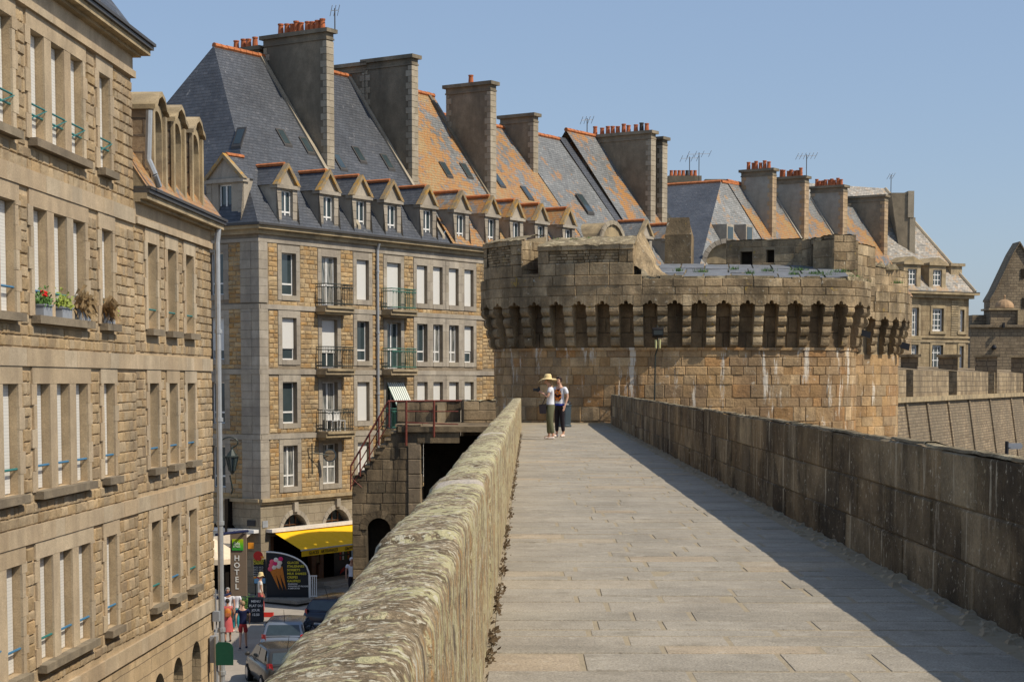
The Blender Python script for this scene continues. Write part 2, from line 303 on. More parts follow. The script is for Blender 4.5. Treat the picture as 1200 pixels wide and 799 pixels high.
# ------------------------------------------------------------------ mesh builder
OFF = {}
class MB:
    def __init__(s): s.v = []; s.f = []; s.r = []
    def face(s, pts, r=None):
        i = len(s.v); s.v += [tuple(p) for p in pts]; s.f.append(tuple(range(i, i+len(pts)))); s.r.append(rng.random() if r is None else r)
    def mesh(s, vs, fs, r=None):
        i = len(s.v); s.v += [tuple(p) for p in vs]; r = rng.random() if r is None else r
        for f in fs: s.f.append(tuple(k+i for k in f)); s.r.append(r)
    def hexa(s, p, r=None):     # p: 4 bottom, 4 top (ccw from above)
        s.mesh(p, [(3, 2, 1, 0), (4, 5, 6, 7), (0, 1, 5, 4), (1, 2, 6, 5), (2, 3, 7, 6), (3, 0, 4, 7)], r)
    def box(s, x0, x1, y0, y1, z0, z1, r=None):
        s.hexa([(x0, y0, z0), (x1, y0, z0), (x1, y1, z0), (x0, y1, z0), (x0, y0, z1), (x1, y0, z1), (x1, y1, z1), (x0, y1, z1)], r)
    def pbox(s, P, a0, a1, z0, z1, o0, o1, r=None):  # box in a facade frame, o outward
        s.hexa([P(a0, z0, o1), P(a1, z0, o1), P(a1, z0, o0), P(a0, z0, o0), P(a0, z1, o1), P(a1, z1, o1), P(a1, z1, o0), P(a0, z1, o0)], r)
    def tube(s, a, b, r0, r1=None, n=8, cap=True, rr=None):
        a = Vector(a); b = Vector(b); r1 = r0 if r1 is None else r1
        d = (b-a).normalized(); x = d.orthogonal().normalized(); y = d.cross(x)
        vs = []
        for p, r in ((a, r0), (b, r1)):
            for k in range(n):
                an = 2*math.pi*k/n; vs.append(p+(x*math.cos(an)+y*math.sin(an))*r)
        fs = [(k, (k+1) % n, n+(k+1) % n, n+k) for k in range(n)]
        if cap: fs += [tuple(range(n-1, -1, -1)), tuple(range(n, 2*n))]
        s.mesh(vs, fs, rr)
    def path(s, pts, r, n=6):
        for a, b in zip(pts[:-1], pts[1:]): s.tube(a, b, r, n=n)
    def ball(s, c, rx, ry=None, rz=None, n=10, m=7, lo=-90, hi=90):
        ry = ry or rx; rz = rz or rx; vs = []; c = Vector(c)
        for j in range(m+1):
            la = rad(lo+(hi-lo)*j/m)
            for k in range(n):
                an = 2*math.pi*k/n; vs.append(c+Vector((rx*math.cos(la)*math.cos(an), ry*math.cos(la)*math.sin(an), rz*math.sin(la))))
        fs = [(j*n+k, j*n+(k+1) % n, (j+1)*n+(k+1) % n, (j+1)*n+k) for j in range(m) for k in range(n)]
        s.mesh(vs, fs)
    def lathe(s, c, prof, n=14):
        c = Vector(c); vs = [c+Vector((r*math.cos(2*math.pi*k/n), r*math.sin(2*math.pi*k/n), z)) for r, z in prof for k in range(n)]
        fs = [(j*n+k, j*n+(k+1) % n, (j+1)*n+(k+1) % n, (j+1)*n+k) for j in range(len(prof)-1) for k in range(n)]
        s.mesh(vs, fs)
    def build(s, name, mat, parent=None, world=True, smooth=False):
        me = bpy.data.meshes.new(name); off = Vector((0, 0, 0))
        if parent is not None:
            off = OFF.get(parent.name, Vector((0, 0, 0)))
        vs = [(v[0]-off.x, v[1]-off.y, v[2]-off.z) for v in s.v] if world else s.v
        me.from_pydata(vs, [], s.f); me.update()
        a = me.attributes.new('rnd', 'FLOAT', 'FACE'); a.data.foreach_set('value', s.r)
        uvl = me.uv_layers.new(name='UVMap'); uv = []
        V = me.vertices
        for p in me.polygons:
            n = p.normal
            if abs(n.z) > .93: tx, ty = Vector((1, 0, 0)), Vector((0, 1, 0))
            else:
                tx = Vector((-n.y, n.x, 0)).normalized(); ty = n.cross(tx)
            for vi in p.vertices:
                c = V[vi].co+off if world else V[vi].co; uv += [c.dot(tx), c.dot(ty)]
        uvl.data.foreach_set('uv', uv)
        if smooth: me.polygons.foreach_set('use_smooth', [True]*len(me.polygons))
        me.materials.append(M[mat] if isinstance(mat, str) else mat)
        ob = bpy.data.objects.new(name, me); COL.objects.link(ob)
        if parent is not None: ob.parent = parent; OFF[ob.name] = off if world else OFF.get(parent.name, off)
        return ob
def tag(o, label=None, cat=None, group=None, kind=None):
    for k, v in (('label', label), ('category', cat), ('group', group), ('kind', kind)):
        if v: o[k] = v
    return o
def thing(name, label, cat, loc=(0, 0, 0), group=None, rz=0):
    o = bpy.data.objects.new(name, None); COL.objects.link(o); o.location = loc; o.rotation_euler = (0, 0, rz); o.empty_display_size = .2
    OFF[o.name] = Vector(loc); return tag(o, label, cat, group)
def frame(ox, oy, dx, dy, nx, ny):
    l = math.hypot(dx, dy); dx /= l; dy /= l
    return lambda s, z, o=0.: Vector((ox+dx*s+nx*o, oy+dy*s+ny*o, z))

def courses(z0, z1, h, var=.2, fixed=()):
    ks = sorted({z0, z1, *[f for f in fixed if z0 < f < z1]}); out = [z0]
    for a, b in zip(ks[:-1], ks[1:]):
        n = max(1, round((b-a)/h)); ws = [1+rng.uniform(-var, var) for _ in range(n)]; t = sum(ws); z = a
        for w_ in ws[:-1]: z += w_/t*(b-a); out.append(z)
        out.append(b)
    return out
def panel(mb, P, s0, s1, z0, z1, ch=.22, wl=.25, wh=.6, gap=.012, bev=.014, dep=.025, jit=.01, bulge=0., holes=(), var=.2, o0=0., zs=None, sub=9.):
    """coursed stone blocks laid on P(s, z, outward); every block has its own bevelled face"""
    zs = zs or courses(z0, z1, ch, var)
    for a, b in zip(zs[:-1], zs[1:]):
        ints = [(s0, s1)]
        for (h0, h1, g0, g1) in holes:
            ov = min(b, g1)-max(a, g0)
            if ov < .35*(b-a): continue
            nx = []
            for (p, q) in ints:
                if h1 <= p or h0 >= q: nx.append((p, q)); continue
                if h0 > p: nx.append((p, h0))
                if h1 < q: nx.append((h1, q))
            ints = nx
        for (p, q) in ints:
            if q-p < .04: continue
            s = p
            while s < q-1e-4:
                wd = rng.uniform(wl, wh)
                if q-(s+wd) < wl*.7: wd = q-s
                e = s+wd; g = gap/2; j = o0+rng.uniform(-jit, jit); bv = min(bev, wd*.2, (b-a)*.2)
                O = [P(s+g, a+g, o0-dep), P(e-g, a+g, o0-dep), P(e-g, b-g, o0-dep), P(s+g, b-g, o0-dep)]
                r1 = [rng.uniform(-.25, .25)*bv for _ in range(8)]
                tl = [j+rng.uniform(-.3, .3)*jit for _ in range(4)]
                I = [P(s+g+bv+r1[0], a+g+bv+r1[1], tl[0]), P(e-g-bv+r1[2], a+g+bv+r1[3], tl[1]), P(e-g-bv+r1[4], b-g-bv+r1[5], tl[2]), P(s+g+bv+r1[6], b-g-bv+r1[7], tl[3])]
                fs = [(0, 1, 5, 4), (1, 2, 6, 5), (2, 3, 7, 6), (3, 0, 4, 7)]
                vs = O+I
                if wd > sub:
                    k = math.ceil(wd/sub); vs = []; x0_, x1_ = s+g, e-g; y0_, y1_ = a+g+bv+r1[1], b-g-bv+r1[5]
                    for q_ in range(k+1):
                        x = x0_+(x1_-x0_)*q_/k; xi = x0_+bv+(x1_-x0_-2*bv)*q_/k; jj = tl[0]+(tl[1]-tl[0])*q_/k+(rng.uniform(-1, 1)*bulge if 0 < q_ < k else 0)
                        vs += [P(x, a+g, o0-dep), P(xi, y0_, jj), P(xi, y1_, jj+rng.uniform(-.3, .3)*jit), P(x, b-g, o0-dep)]
                    fs = [(0, 1, 2, 3), (4*k+3, 4*k+2, 4*k+1, 4*k)]
                    for q_ in range(k): i_ = 4*q_; fs += [(i_, i_+4, i_+5, i_+1), (i_+1, i_+5, i_+6, i_+2), (i_+2, i_+6, i_+7, i_+3)]
                elif bulge:
                    vs.append(P(s+wd*rng.uniform(.3, .7), a+(b-a)*rng.uniform(.35, .7), j+bulge*rng.uniform(.3, 1.2)))
                    fs += [(4, 5, 8), (5, 6, 8), (6, 7, 8), (7, 4, 8)]
                else: fs += [(4, 5, 6, 7)]
                mb.mesh(vs, fs); s = e
def cells(mb, P, s0, s1, z0, z1, holes, o=0., maxs=1e9):
    ss = sorted({s0, s1, *[x for h in holes for x in h[:2] if s0 < x < s1]}); zz = sorted({z0, z1, *[x for h in holes for x in h[2:] if z0 < x < z1]})
    for a, b in zip(ss[:-1], ss[1:]):
        for c, d in zip(zz[:-1], zz[1:]):
            mx, mz = (a+b)/2, (c+d)/2
            if any(h[0] < mx < h[1] and h[2] < mz < h[3] for h in holes): continue
            n = max(1, math.ceil((b-a)/maxs))
            for k in range(n):
                p, q = a+(b-a)*k/n, a+(b-a)*(k+1)/n
                mb.face([P(p, c, o), P(q, c, o), P(q, d, o), P(p, d, o)])
def reveal(mb, P, h, d, o=0.):
    a, b, c, e = h
    mb.face([P(a, c, o), P(a, c, o-d), P(a, e, o-d), P(a, e, o)]); mb.face([P(b, c, o), P(b, e, o), P(b, e, o-d), P(b, c, o-d)])
    mb.face([P(a, e, o), P(a, e, o-d), P(b, e, o-d), P(b, e, o)]); mb.face([P(a, c, o), P(b, c, o), P(b, c, o-d), P(a, c, o-d)])
def arch_fill(mb, P, s0, s1, z1, tc, r, zs, o=0., n=14, prof=None, depth=.3):
    """wall above an arched opening centred at tc; the arch springs at zs"""
    pr = prof or (lambda x: zs+math.sqrt(max(0, r*r-x*x)))
    xs = [tc-r+2*r*k/n for k in range(n+1)]
    for a, b in zip(xs[:-1], xs[1:]):
        za, zb = pr(a-tc), pr(b-tc)
        mb.face([P(a, za, o), P(b, zb, o), P(b, z1, o), P(a, z1, o)]); mb.face([P(a, za, o), P(a, za, o-depth), P(b, zb, o-depth), P(b, zb, o)])
def ring(mb, P, tc, r, zs, wdt, o, n=11):      # voussoirs
    for k in range(n):
        a0, a1 = math.pi*k/n+.01, math.pi*(k+1)/n-.01
        q = lambda a, rr, oo: P(tc-math.cos(a)*rr, zs+math.sin(a)*rr, oo)
        mb.hexa([q(a0, r, o), q(a0, r+wdt, o), q(a0, r+wdt, 0), q(a0, r, 0), q(a1, r, o), q(a1, r+wdt, o), q(a1, r+wdt, 0), q(a1, r, 0)])

def window(parent, P, h, depth, style='glass', split=.32, leaves=1, name='window', fw=.055):
    """frame mesh with panes / shutter as children; h=(s0,s1,z0,z1)"""
    a, b, c, e = h; o = -depth
    fr = MB(); t_ = .05
    for (x0, x1, y0, y1) in ((a, a+fw, c, e), (b-fw, b, c, e), (a+fw, b-fw, c, c+fw), (a+fw, b-fw, e-fw, e)):
        fr.pbox(P, x0, x1, y0, y1, o-t_, o)
    zt = c+(e-c)*split
    if split: fr.pbox(P, a+fw, b-fw, zt-.035, zt+.035, o-t_, o-.004)
    if leaves == 2: fr.pbox(P, (a+b)/2-.04, (a+b)/2+.04, c+fw, e-fw, o-t_, o+.008)
    if leaves == 4:
        for k in (1, 2): fr.pbox(P, a+(b-a)*k/3-.035, a+(b-a)*k/3+.035, c+fw, e-fw, o-t_, o-.006)
        for k in (1, 2, 3): fr.pbox(P, a+fw, b-fw, c+(e-c)*k/4-.035, c+(e-c)*k/4+.035, o-t_, o-.009)
    w_ = fr.build(name, 'white', parent)
    g = MB(); g.face([P(a, c, o-.03), P(b, c, o-.03), P(b, e, o-.03), P(a, e, o-.03)])
    g.build('pane', 'curtain' if style == 'curtain' else 'glass', w_)
    if style in ('shut', 'half'):
        sh = MB(); zb = c+.02 if style == 'shut' else c+(e-c)*rng.uniform(.2, .35)
        sh.pbox(P, a+.02, b-.02, zb, e-.01, o+.012, o+.035); sh.build('shutter', 'shutter', w_)
    return w_

# ------------------------------------------------------------------ setting : ground, street
m = MB(); m.face([(-2500, -300, -12), (2500, -300, -12), (2500, 4500, -12), (-2500, 4500, -12)]); tag(m.build('ground', 'ground'), kind='structure')
m = MB(); ys = [10, 50, 54, 58, 62, 66, 70, 76, 76.4]
for a, b in zip(ys[:-1], ys[1:]): m.face([(-60, a, gz(a)), (0, a, gz(a)), (0, b, gz(b)), (-60, b, gz(b))])
m.face([(-60, 76.4, -9.1), (0, 76.4, -9.1), (30, 130, -9.1), (-60, 130, -9.1)])
tag(m.build('street', 'asphalt'), kind='structure')

# ------------------------------------------------------------------ walkway and its two parapets
WX = 19/F; WA = math.atan(WX)
wd = Vector((math.sin(WA), math.cos(WA), 0)); wl_ = Vector((math.cos(WA), -math.sin(WA), 0))
def W(l, y, z=GW): p = wl_*l+wd*y; return Vector((p.x, p.y, z))
LL, LR = -.254, 3.09; WEND = 67.2
m = MB(); y = 0
while y < WEND: m.face([W(LL-.1, y, GW-.004), W(LR+.1, y, GW-.004), W(LR+.1, min(y+3, WEND), GW-.004), W(LL-.1, min(y+3, WEND), GW-.004)]); y += 3
tag(m.build('walkway_bed', 'joint'), kind='structure')
m = MB()
zs = [2.0]
while zs[-1] < WEND-.9: zs.append(zs[-1]+rng.choice((.30, .36, .42, .50, .62))*rng.uniform(.92, 1.08))
zs.append(WEND)
panel(m, lambda s, z, o: W(s, z, GW+o), LL+.02, LR-.24, 2, WEND, wl=.4, wh=1.35, gap=.014, bev=.012, dep=.02, jit=.0035, zs=zs)
zs = [2.0]
while zs[-1] < WEND-.9: zs.append(zs[-1]+rng.uniform(.3, .9))
zs.append(WEND)
panel(m, lambda s, z, o: W(s, z, GW+o), LR-.22, LR-.02, 2, WEND, wl=.2, wh=.2, gap=.05, bev=.03, dep=.04, jit=.02, zs=zs, o0=-.015)
tag(m.build('walkway', 'slab'), kind='structure')

# left parapet : rounded lichened stones, real relief
m = MB()
prof = [(-.585, -10.2), (-.585, -1.7), (-.59, -1.2), (-.60, -.82), (-.603, -.74), (-.60, -.70), (-.592, -.665), (-.57, -.640), (-.53, -.624), (-.47, -.612), (-.42, -.604), (-.37, -.601), (-.33, -.601), (-.295, -.606), (-.272, -.622),
        (-.261, -.65), (-.257, -.70), (-.256, -.80), (-.255, -.95), (-.254, -1.1), (-.252, -1.3), (-.25, -1.5), (-.25, -1.7)]
ys = []; y = 1.5
while y < 66.6: ys.append(y); y += max(.03, y*.0085)
ys.append(66.6)
joints = [1.0]
while joints[-1] < 70: joints.append(joints[-1]+rng.uniform(.8, 1.5))
N = len(prof)
def jit_prof(i, l, z, y):
    if z < -1.0 and l < -.5: return W(l, y, z)
    k = max(j for j in joints if j <= y); rk = random.Random(int(k*977)); dl, dz = rk.uniform(-.012, .012), rk.uniform(-.012, .012)
    d = min(y-k, min(j for j in joints if j > y)-y); gr = max(0, 1-d/.035)**.7*.03
    nv = mn.noise(Vector((l*7, y*2.2, z*7)))*.014+mn.noise(Vector((l*23, y*11, z*23)))*.007+mn.noise(Vector((l*60, y*38, z*60)))*.003
    cx, cz = -.43, -.95; v = Vector((l-cx, z-cz)).normalized()
    a = nv-gr
    return W(l+v.x*a+dl*.6, y, z+v.y*a+dz*(1 if z > -1.0 else 0))
vs = [jit_prof(i, l, z, y) for y in ys for i, (l, z) in enumerate(prof)]
fs = [(j*N+i, j*N+i+1, (j+1)*N+i+1, (j+1)*N+i) for j in range(len(ys)-1) for i in range(N-1)]
fs.append(tuple((len(ys)-1)*N+i for i in range(N)))
m.mesh(vs, fs)
lp = m.build('parapet_wall', 'lichen_wall', None, smooth=True)
tag(lp, 'low rounded parapet covered in yellow green lichen, on the street side of the walkway', 'wall')

# right parapet : big dark blocks
par = thing('parapet_wall', 'dark weathered block parapet along the shaded right side of the walkway', 'wall', W(LR, 4, GW))
RP = lambda s, z, o=0.: W(LR-o, s, z)
def rtop(y): return -.50+.022*math.sin(y*.5)+.015*math.sin(y*1.7+1)
m = MB()
zt = rng
yy = 2.0
for (za, zb) in ((-1.64, -1.28), (-1.28, -.90), (-.90, -.505)):
    s = 2.0
    while s < 67.3:
        wd_ = min(rng.uniform(.55, 1.75), 67.35-s); e = s+wd_
        if zb > -.6:
            panel(m, lambda p, q, o, s=s: RP(p, q, o), s, e, za, zb+rng.uniform(-.012, .012), wl=wd_, wh=wd_, gap=.006, bev=.014, dep=.014, jit=.008, zs=[za, zb+rng.uniform(-.01, .012)])
        else: panel(m, RP, s, e, za, zb, wl=wd_, wh=wd_, gap=.006, bev=.014, dep=.014, jit=.009, zs=[za, zb])
        s = e
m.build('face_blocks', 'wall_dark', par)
m = MB(); m2 = MB(); s = 2.0
while s < 67.3:     # top stones
    e = min(s+rng.uniform(.7, 1.5), 67.35); zt_ = -.487+rng.uniform(-.004, .014)
    q = [W(LR+.015+rng.uniform(-.01, .01), s+.005, -.58), W(LR+.5, s+.005, -.58), W(LR+.5, e-.005, -.58), W(LR+.015, e-.005, -.58)]
    n_ = 5; a_ = [W(LR+.02, s+(e-s)*k/n_+.004*(k == 0), zt_+rng.uniform(-.005, .006)) for k in range(n_+1)]; b_ = [W(LR+.5, s+(e-s)*k/n_, zt_-.13) for k in range(n_+1)]
    f_ = [p+Vector((.075, 0, .002)) for p in a_]; m2.mesh(a_+f_, [(k, n_+1+k, n_+2+k, k+1) for k in range(n_)]); a_0 = a_; a_ = f_
    for k in range(n_):
        m.mesh([a_[k], b_[k], b_[k+1], a_[k+1], a_[k], a_[k+1]], [(0, 1, 2, 3)]); m2.mesh([a_0[k], a_0[k+1], a_0[k]-Vector((.012, 0, .02)), a_0[k+1]-Vector((.012, 0, .02))], [(2, 0, 1, 3)])
    s = e
m.build('coping', 'wall_dark', par); m2.build('coping_edge', 'moss_top', par)  # paler edge strip: the sunlit line along the top is put into its colour
m = MB(); m.box(0, .46, 0, 1, 0, 1)
m = MB(); m.hexa([W(LR+.015, 2, -12), W(LR+.46, 2, -12), W(LR+.46, 67.3, -12), W(LR+.015, 67.3, -12), W(LR+.015, 2, -.54), W(LR+.46, 2, -.66), W(LR+.46, 67.3, -.66), W(LR+.015, 67.3, -.54)])
m.build('core', 'wall_mortar', par)
# rubble along the foot of the right wall, withered weeds on the left
m = MB()
for k in range(520):
    y = 5.5+61*(k/520)**1.25+rng.uniform(-.1, .1); l = LR-abs(rng.gauss(0, .10))-.01; s = rng.uniform(.015, .055)
    p = W(l, y, GW-.005); sx, sy, sz = s*rng.uniform(.7, 1.6), s*rng.uniform(.8, 2), s*rng.uniform(.3, .8)
    m.mesh([p+Vector((-sx, -sy, 0)), p+Vector((sx, -sy*.8, 0)), p+Vector((sx*.9, sy, 0)), p+Vector((-sx, sy*.8, 0)), p+Vector((-sx*.5, -sy*.5, sz)), p+Vector((sx*.6, -sy*.4, sz*.8)), p+Vector((sx*.4, sy*.6, sz)), p+Vector((-sx*.6, sy*.4, sz*.7))],
           [(4, 5, 6, 7), (0, 1, 5, 4), (1, 2, 6, 5), (2, 3, 7, 6), (3, 0, 4, 7)])
tag(m.build('loose_rubble', 'joint'), 'small loose stones and mortar crumbs along the foot of the shaded parapet', 'rubble', kind='stuff')
m = MB()
for k in range(3400):
    y = 4.6+50*rng.random()**1.9
    if mn.noise(Vector((3.1, y*1.3, 0))) < .02 and rng.random() < .93: continue
    hgt = abs(rng.gauss(0, .05 if y > 8.5 else .12)); l = LL+.008+abs(rng.gauss(0, .022))+hgt*.25*rng.random()
    p = W(l, y, GW+hgt*rng.random()); d = Vector((rng.uniform(-.2, 1), rng.uniform(-1, 1), rng.uniform(-.3, .9))).normalized()*rng.uniform(.012, .045)
    q = d.orthogonal().normalized()*rng.uniform(.003, .012)
    m.face([p-q, p+d*.5-q*1.5, p+d, p+d*.5+q*1.5])
tag(m.build('withered_weeds', 'weed'), 'brown withered weeds growing in the joint at the foot of the lichened parapet', 'weeds', kind='stuff')
# ledge at the end
m = MB(); m.hexa([W(LL-.3, 66.9, GW-.01), W(LR, 66.9, GW-.01), W(LR, 67.6, GW-.01), W(LL-.3, 67.6, GW-.01), W(LL-.3, 66.95, GW+.05), W(LR, 66.95, GW+.05), W(LR, 67.6, GW+.05), W(LL-.3, 67.6, GW+.05)])
tag(m.build('kerb', 'joint'), kind='structure')

# ------------------------------------------------------------------ the gate towers
def spline(pts, n=10):
    out = []
    P_ = [Vector((*p, 0)) for p in pts]; P_ = [P_[0]*2-P_[1]]+P_+[P_[-1]*2-P_[-2]]
    for i in range(1, len(P_)-2):
        for k in range(n):
            t = k/n; a, b, c, d = P_[i-1:i+3]
            out.append(.5*((2*b)+(c-a)*t+(2*a-5*b+4*c-d)*t*t+(3*b-a-3*c+d)*t**3))
    out.append(P_[-2]); return out
def curve_frame(pts):
    q = spline(pts); L = [0]
    for a, b in zip(q[:-1], q[1:]): L.append(L[-1]+(b-a).length)
    def P(s, z, o=0.):
        s_ = min(max(s, 0), L[-1]-1e-6); i = 0
        lo, hi = 0, len(L)-1
        while hi-lo > 1:
            mi = (lo+hi)//2
            if L[mi] <= s_: lo = mi
            else: hi = mi
        i = lo; t = (s_-L[i])/(L[i+1]-L[i]); p = q[i].lerp(q[i+1], t)
        def tn(k): k = min(max(k, 1), len(q)-2); return (q[k+1]-q[k-1]).normalized()
        d = tn(i).lerp(tn(i+1), t).normalized(); nrm = Vector((d.y, -d.x, 0)); p = p+d*(s-s_)
        return Vector((p.x+nrm.x*o, p.y+nrm.y*o, z))
    return P, L[-1], q
TP1, TL, TQ = curve_frame([(3.2, 77), (1.3, 75.4), (-.15, 73.7), (-.72, 71.8), (-.3, 70.1), (.95, 68.75), (3.0, 67.75), (5.7, 67.1), (8.4, 67.05), (10.9, 67.4), (12.5, 68.1), (13.3, 69.5), (13.5, 71.6), (13.5, 76)])
def s_of_px(P, L, u):            # arc length where the curve crosses a picture column
    best = min((abs(600+F*P(k*L/600, 0, .52).x/P(k*L/600, 0, .52).y-u), k*L/600) for k in range(int(600*.20), int(600*.85))); return best[1]
tw = thing('gate_tower', 'broad round granite tower with machicolations at the end of the walkway', 'tower', (6, 70, -10))
m = MB()
panel(m, TP1, .2, TL-.5, -3.6, 1.26, ch=.40, wl=.32, wh=.95, gap=.008, bev=.024, dep=.022, jit=.014, bulge=.012, var=.35, sub=.25)
m.build('wall_blocks', 'tower', tw)
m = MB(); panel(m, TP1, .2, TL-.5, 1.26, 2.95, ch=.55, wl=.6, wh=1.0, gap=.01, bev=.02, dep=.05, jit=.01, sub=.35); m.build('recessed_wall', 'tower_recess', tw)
m = MB()
n = 140
for k in range(n):
    a, b = TL*k/n, TL*(k+1)/n
    for (z0, z1, o) in ((-12, 1.26, -.03), (1.26, 3.1, -.05)): m.face([TP1(a, z0, o), TP1(b, z0, o), TP1(b, z1, o), TP1(a, z1, o)])
    m.face([TP1(a, 3.18, -.02), TP1(b, 3.18, -.02), TP1(b, 3.18, .5), TP1(a, 3.18, .5)])
    m.face([TP1(a, 3.18, .48), TP1(b, 3.18, .48), TP1(b, 3.77, .48), TP1(a, 3.77, .48)])
m.build('core', 'tower_mortar', tw)
# string course at the foot of the corbels
m = MB(); s = .3
while s < TL-.6:
    e = s+rng.uniform(.7, 1.2); m.pbox(TP1, s+.006, e-.006, 1.17, 1.27, -.02, .075+rng.uniform(-.01, .01)); s = e
m.build('string_course', 'tower', tw)
# corbels
pitch = .872
def corbel(P, sc, z0=1.27, z1=2.80, hw=.163, out=.52):
    m = MB(); tiers = 4; prof = [(0, z0)]
    for k in range(tiers):
        za = z0+(z1-z0)*k/tiers; zb = z0+(z1-z0)*(k+1)/tiers; o = out*(.34+.66*(k+1)/tiers); o0 = out*(.34+.66*k/tiers)-.10 if k else .03
        r_ = rng.uniform(-.045, .02)*(1 if k < tiers-1 else .3)
        prof += [(max(.03, o0), za+.02), (o*.86+r_, za+(zb-za)*.22), (o+r_, za+(zb-za)*.5), (o+r_, za+(zb-za)*.78), (o*.93, zb-.02)]
    prof += [(out, z1), (0, z1)]
    for sgn in (0,):
        ww = hw*rng.uniform(.85, 1.12)
        A = [P(sc-ww, z, o) for o, z in prof]; B = [P(sc+ww, z, o) for o, z in prof]; k = len(prof)
        m.mesh(A+B, [tuple(range(k-1, -1, -1)), tuple(range(k, 2*k))]+[(i, (i+1) % k, k+(i+1) % k, k+i) for i in range(k)])
    return m
s = 1.4; cs = []
while s < TL-1.2:
    corbel(TP1, s).build('corbel', 'tower_top', tw); cs.append(s); s += pitch
# lintels with small trefoil notches between the corbels
def trefoil(x):
    x = abs(x); z = 2.80
    if x < .27: z = 2.85
    if x < .20: z = 2.85+.05*math.sqrt(max(0, 1-((x-.15)/.055)**2)) if abs(x-.15) < .055 else 2.87
    if x < .085: z = 2.90+.10*math.sqrt(max(0, 1-(x/.085)**2))
    return z
m = MB()
for s in cs:
    m.pbox(TP1, s-.155, s+.155, 2.80, 3.2, .0, .522)
    arch_fill(m, TP1, 0, 0, 3.2, s+pitch/2, pitch/2-.155, 0, .52+rng.uniform(-.008, .004), n=26, prof=trefoil, depth=.4)
m.build('machicolation_lintels', 'tower_top', tw)
# parapet courses
m = MB(); S7 = s_of_px(TP1, TL, 752); kw = dict(wl=.6, wh=1.3, gap=.008, bev=.024, dep=.025, jit=.014, o0=.515, bulge=.012, sub=.3)
panel(m, TP1, 1.0, S7, 3.2, 3.95, zs=[3.2, 3.56, 3.95], **kw); panel(m, TP1, S7, TL-1, 3.2, 3.80, zs=[3.2, 3.49, 3.80], **kw); m.build('parapet_blocks', 'tower_top', tw)
m = MB(); s = s_of_px(TP1, TL, 752); e0 = TL-1.5
while s < e0:
    e = s+rng.uniform(.5, 1.3); h = rng.uniform(.02, .13); m.pbox(TP1, s+.02, e-.02, 3.78, 3.80+h, .1, .5+rng.uniform(-.08, .03)); s = e
m.build('broken_top_course', 'moss_top', tw)
# flat tops behind the parapet : paved slope rising to the back
m = MB(); A = [TP1(TL*k/60, 3.79, .3) for k in range(61)]; zf = lambda y: 3.8+.117*(y-67.5)
def back(p, y, z): return Vector((min(max(p.x, -.4), 13.2), y, z))
for a, b in zip(A[:-1], A[1:]):
    if b.x < 4.2 or a.y > 75: continue
    ya, yb = max(a.y+1, 72), max(b.y+1, 72); m.face([a, b, Vector((b.x*.985, yb, zf(yb))), Vector((a.x*.985, ya, zf(ya)))]); m.face([Vector((a.x*.985, ya, zf(ya))), Vector((b.x*.985, yb, zf(yb))), Vector((b.x, 77.5, zf(77.5))), Vector((a.x, 77.5, zf(77.5)))])
m.build('roof_bedding', 'moss_top', tw)
m = MB()
for k, (y0, z0, y1, z1) in enumerate([(67.9, zf(67.9), 70.6, zf(70.6)), (70.8, zf(70.8), 73.8, zf(73.8)), (74.0, zf(74.0), 77.2, zf(77.2))]):
    x = 5.4+.3*k
    while x < 12.6:
        e = x+rng.uniform(.7, 1.1); g = .03; lift = rng.uniform(.04, .09)
        m.mesh([(x+g, y0, z0+lift), (e-g, y0, z0+lift), (e-g+.35, y1, z1+lift), (x+g+.35, y1, z1+lift), (x+g, y0, z0-.05), (e-g, y0, z0-.05)], [(0, 1, 2, 3), (4, 5, 1, 0)]); x = e
m.build('roof_flags', 'lead', tw)
m = MB()
def solid_from_front(m, pts, depth_vec, r=None):   # front polygon extruded backwards
    k = len(pts); B = [Vector(p)+Vector(depth_vec) for p in pts]
    m.mesh(list(pts)+B, [tuple(range(k)), tuple(range(2*k-1, k-1, -1))]+[(i, k+i, k+(i+1) % k, (i+1) % k) for i in range(k)], r)
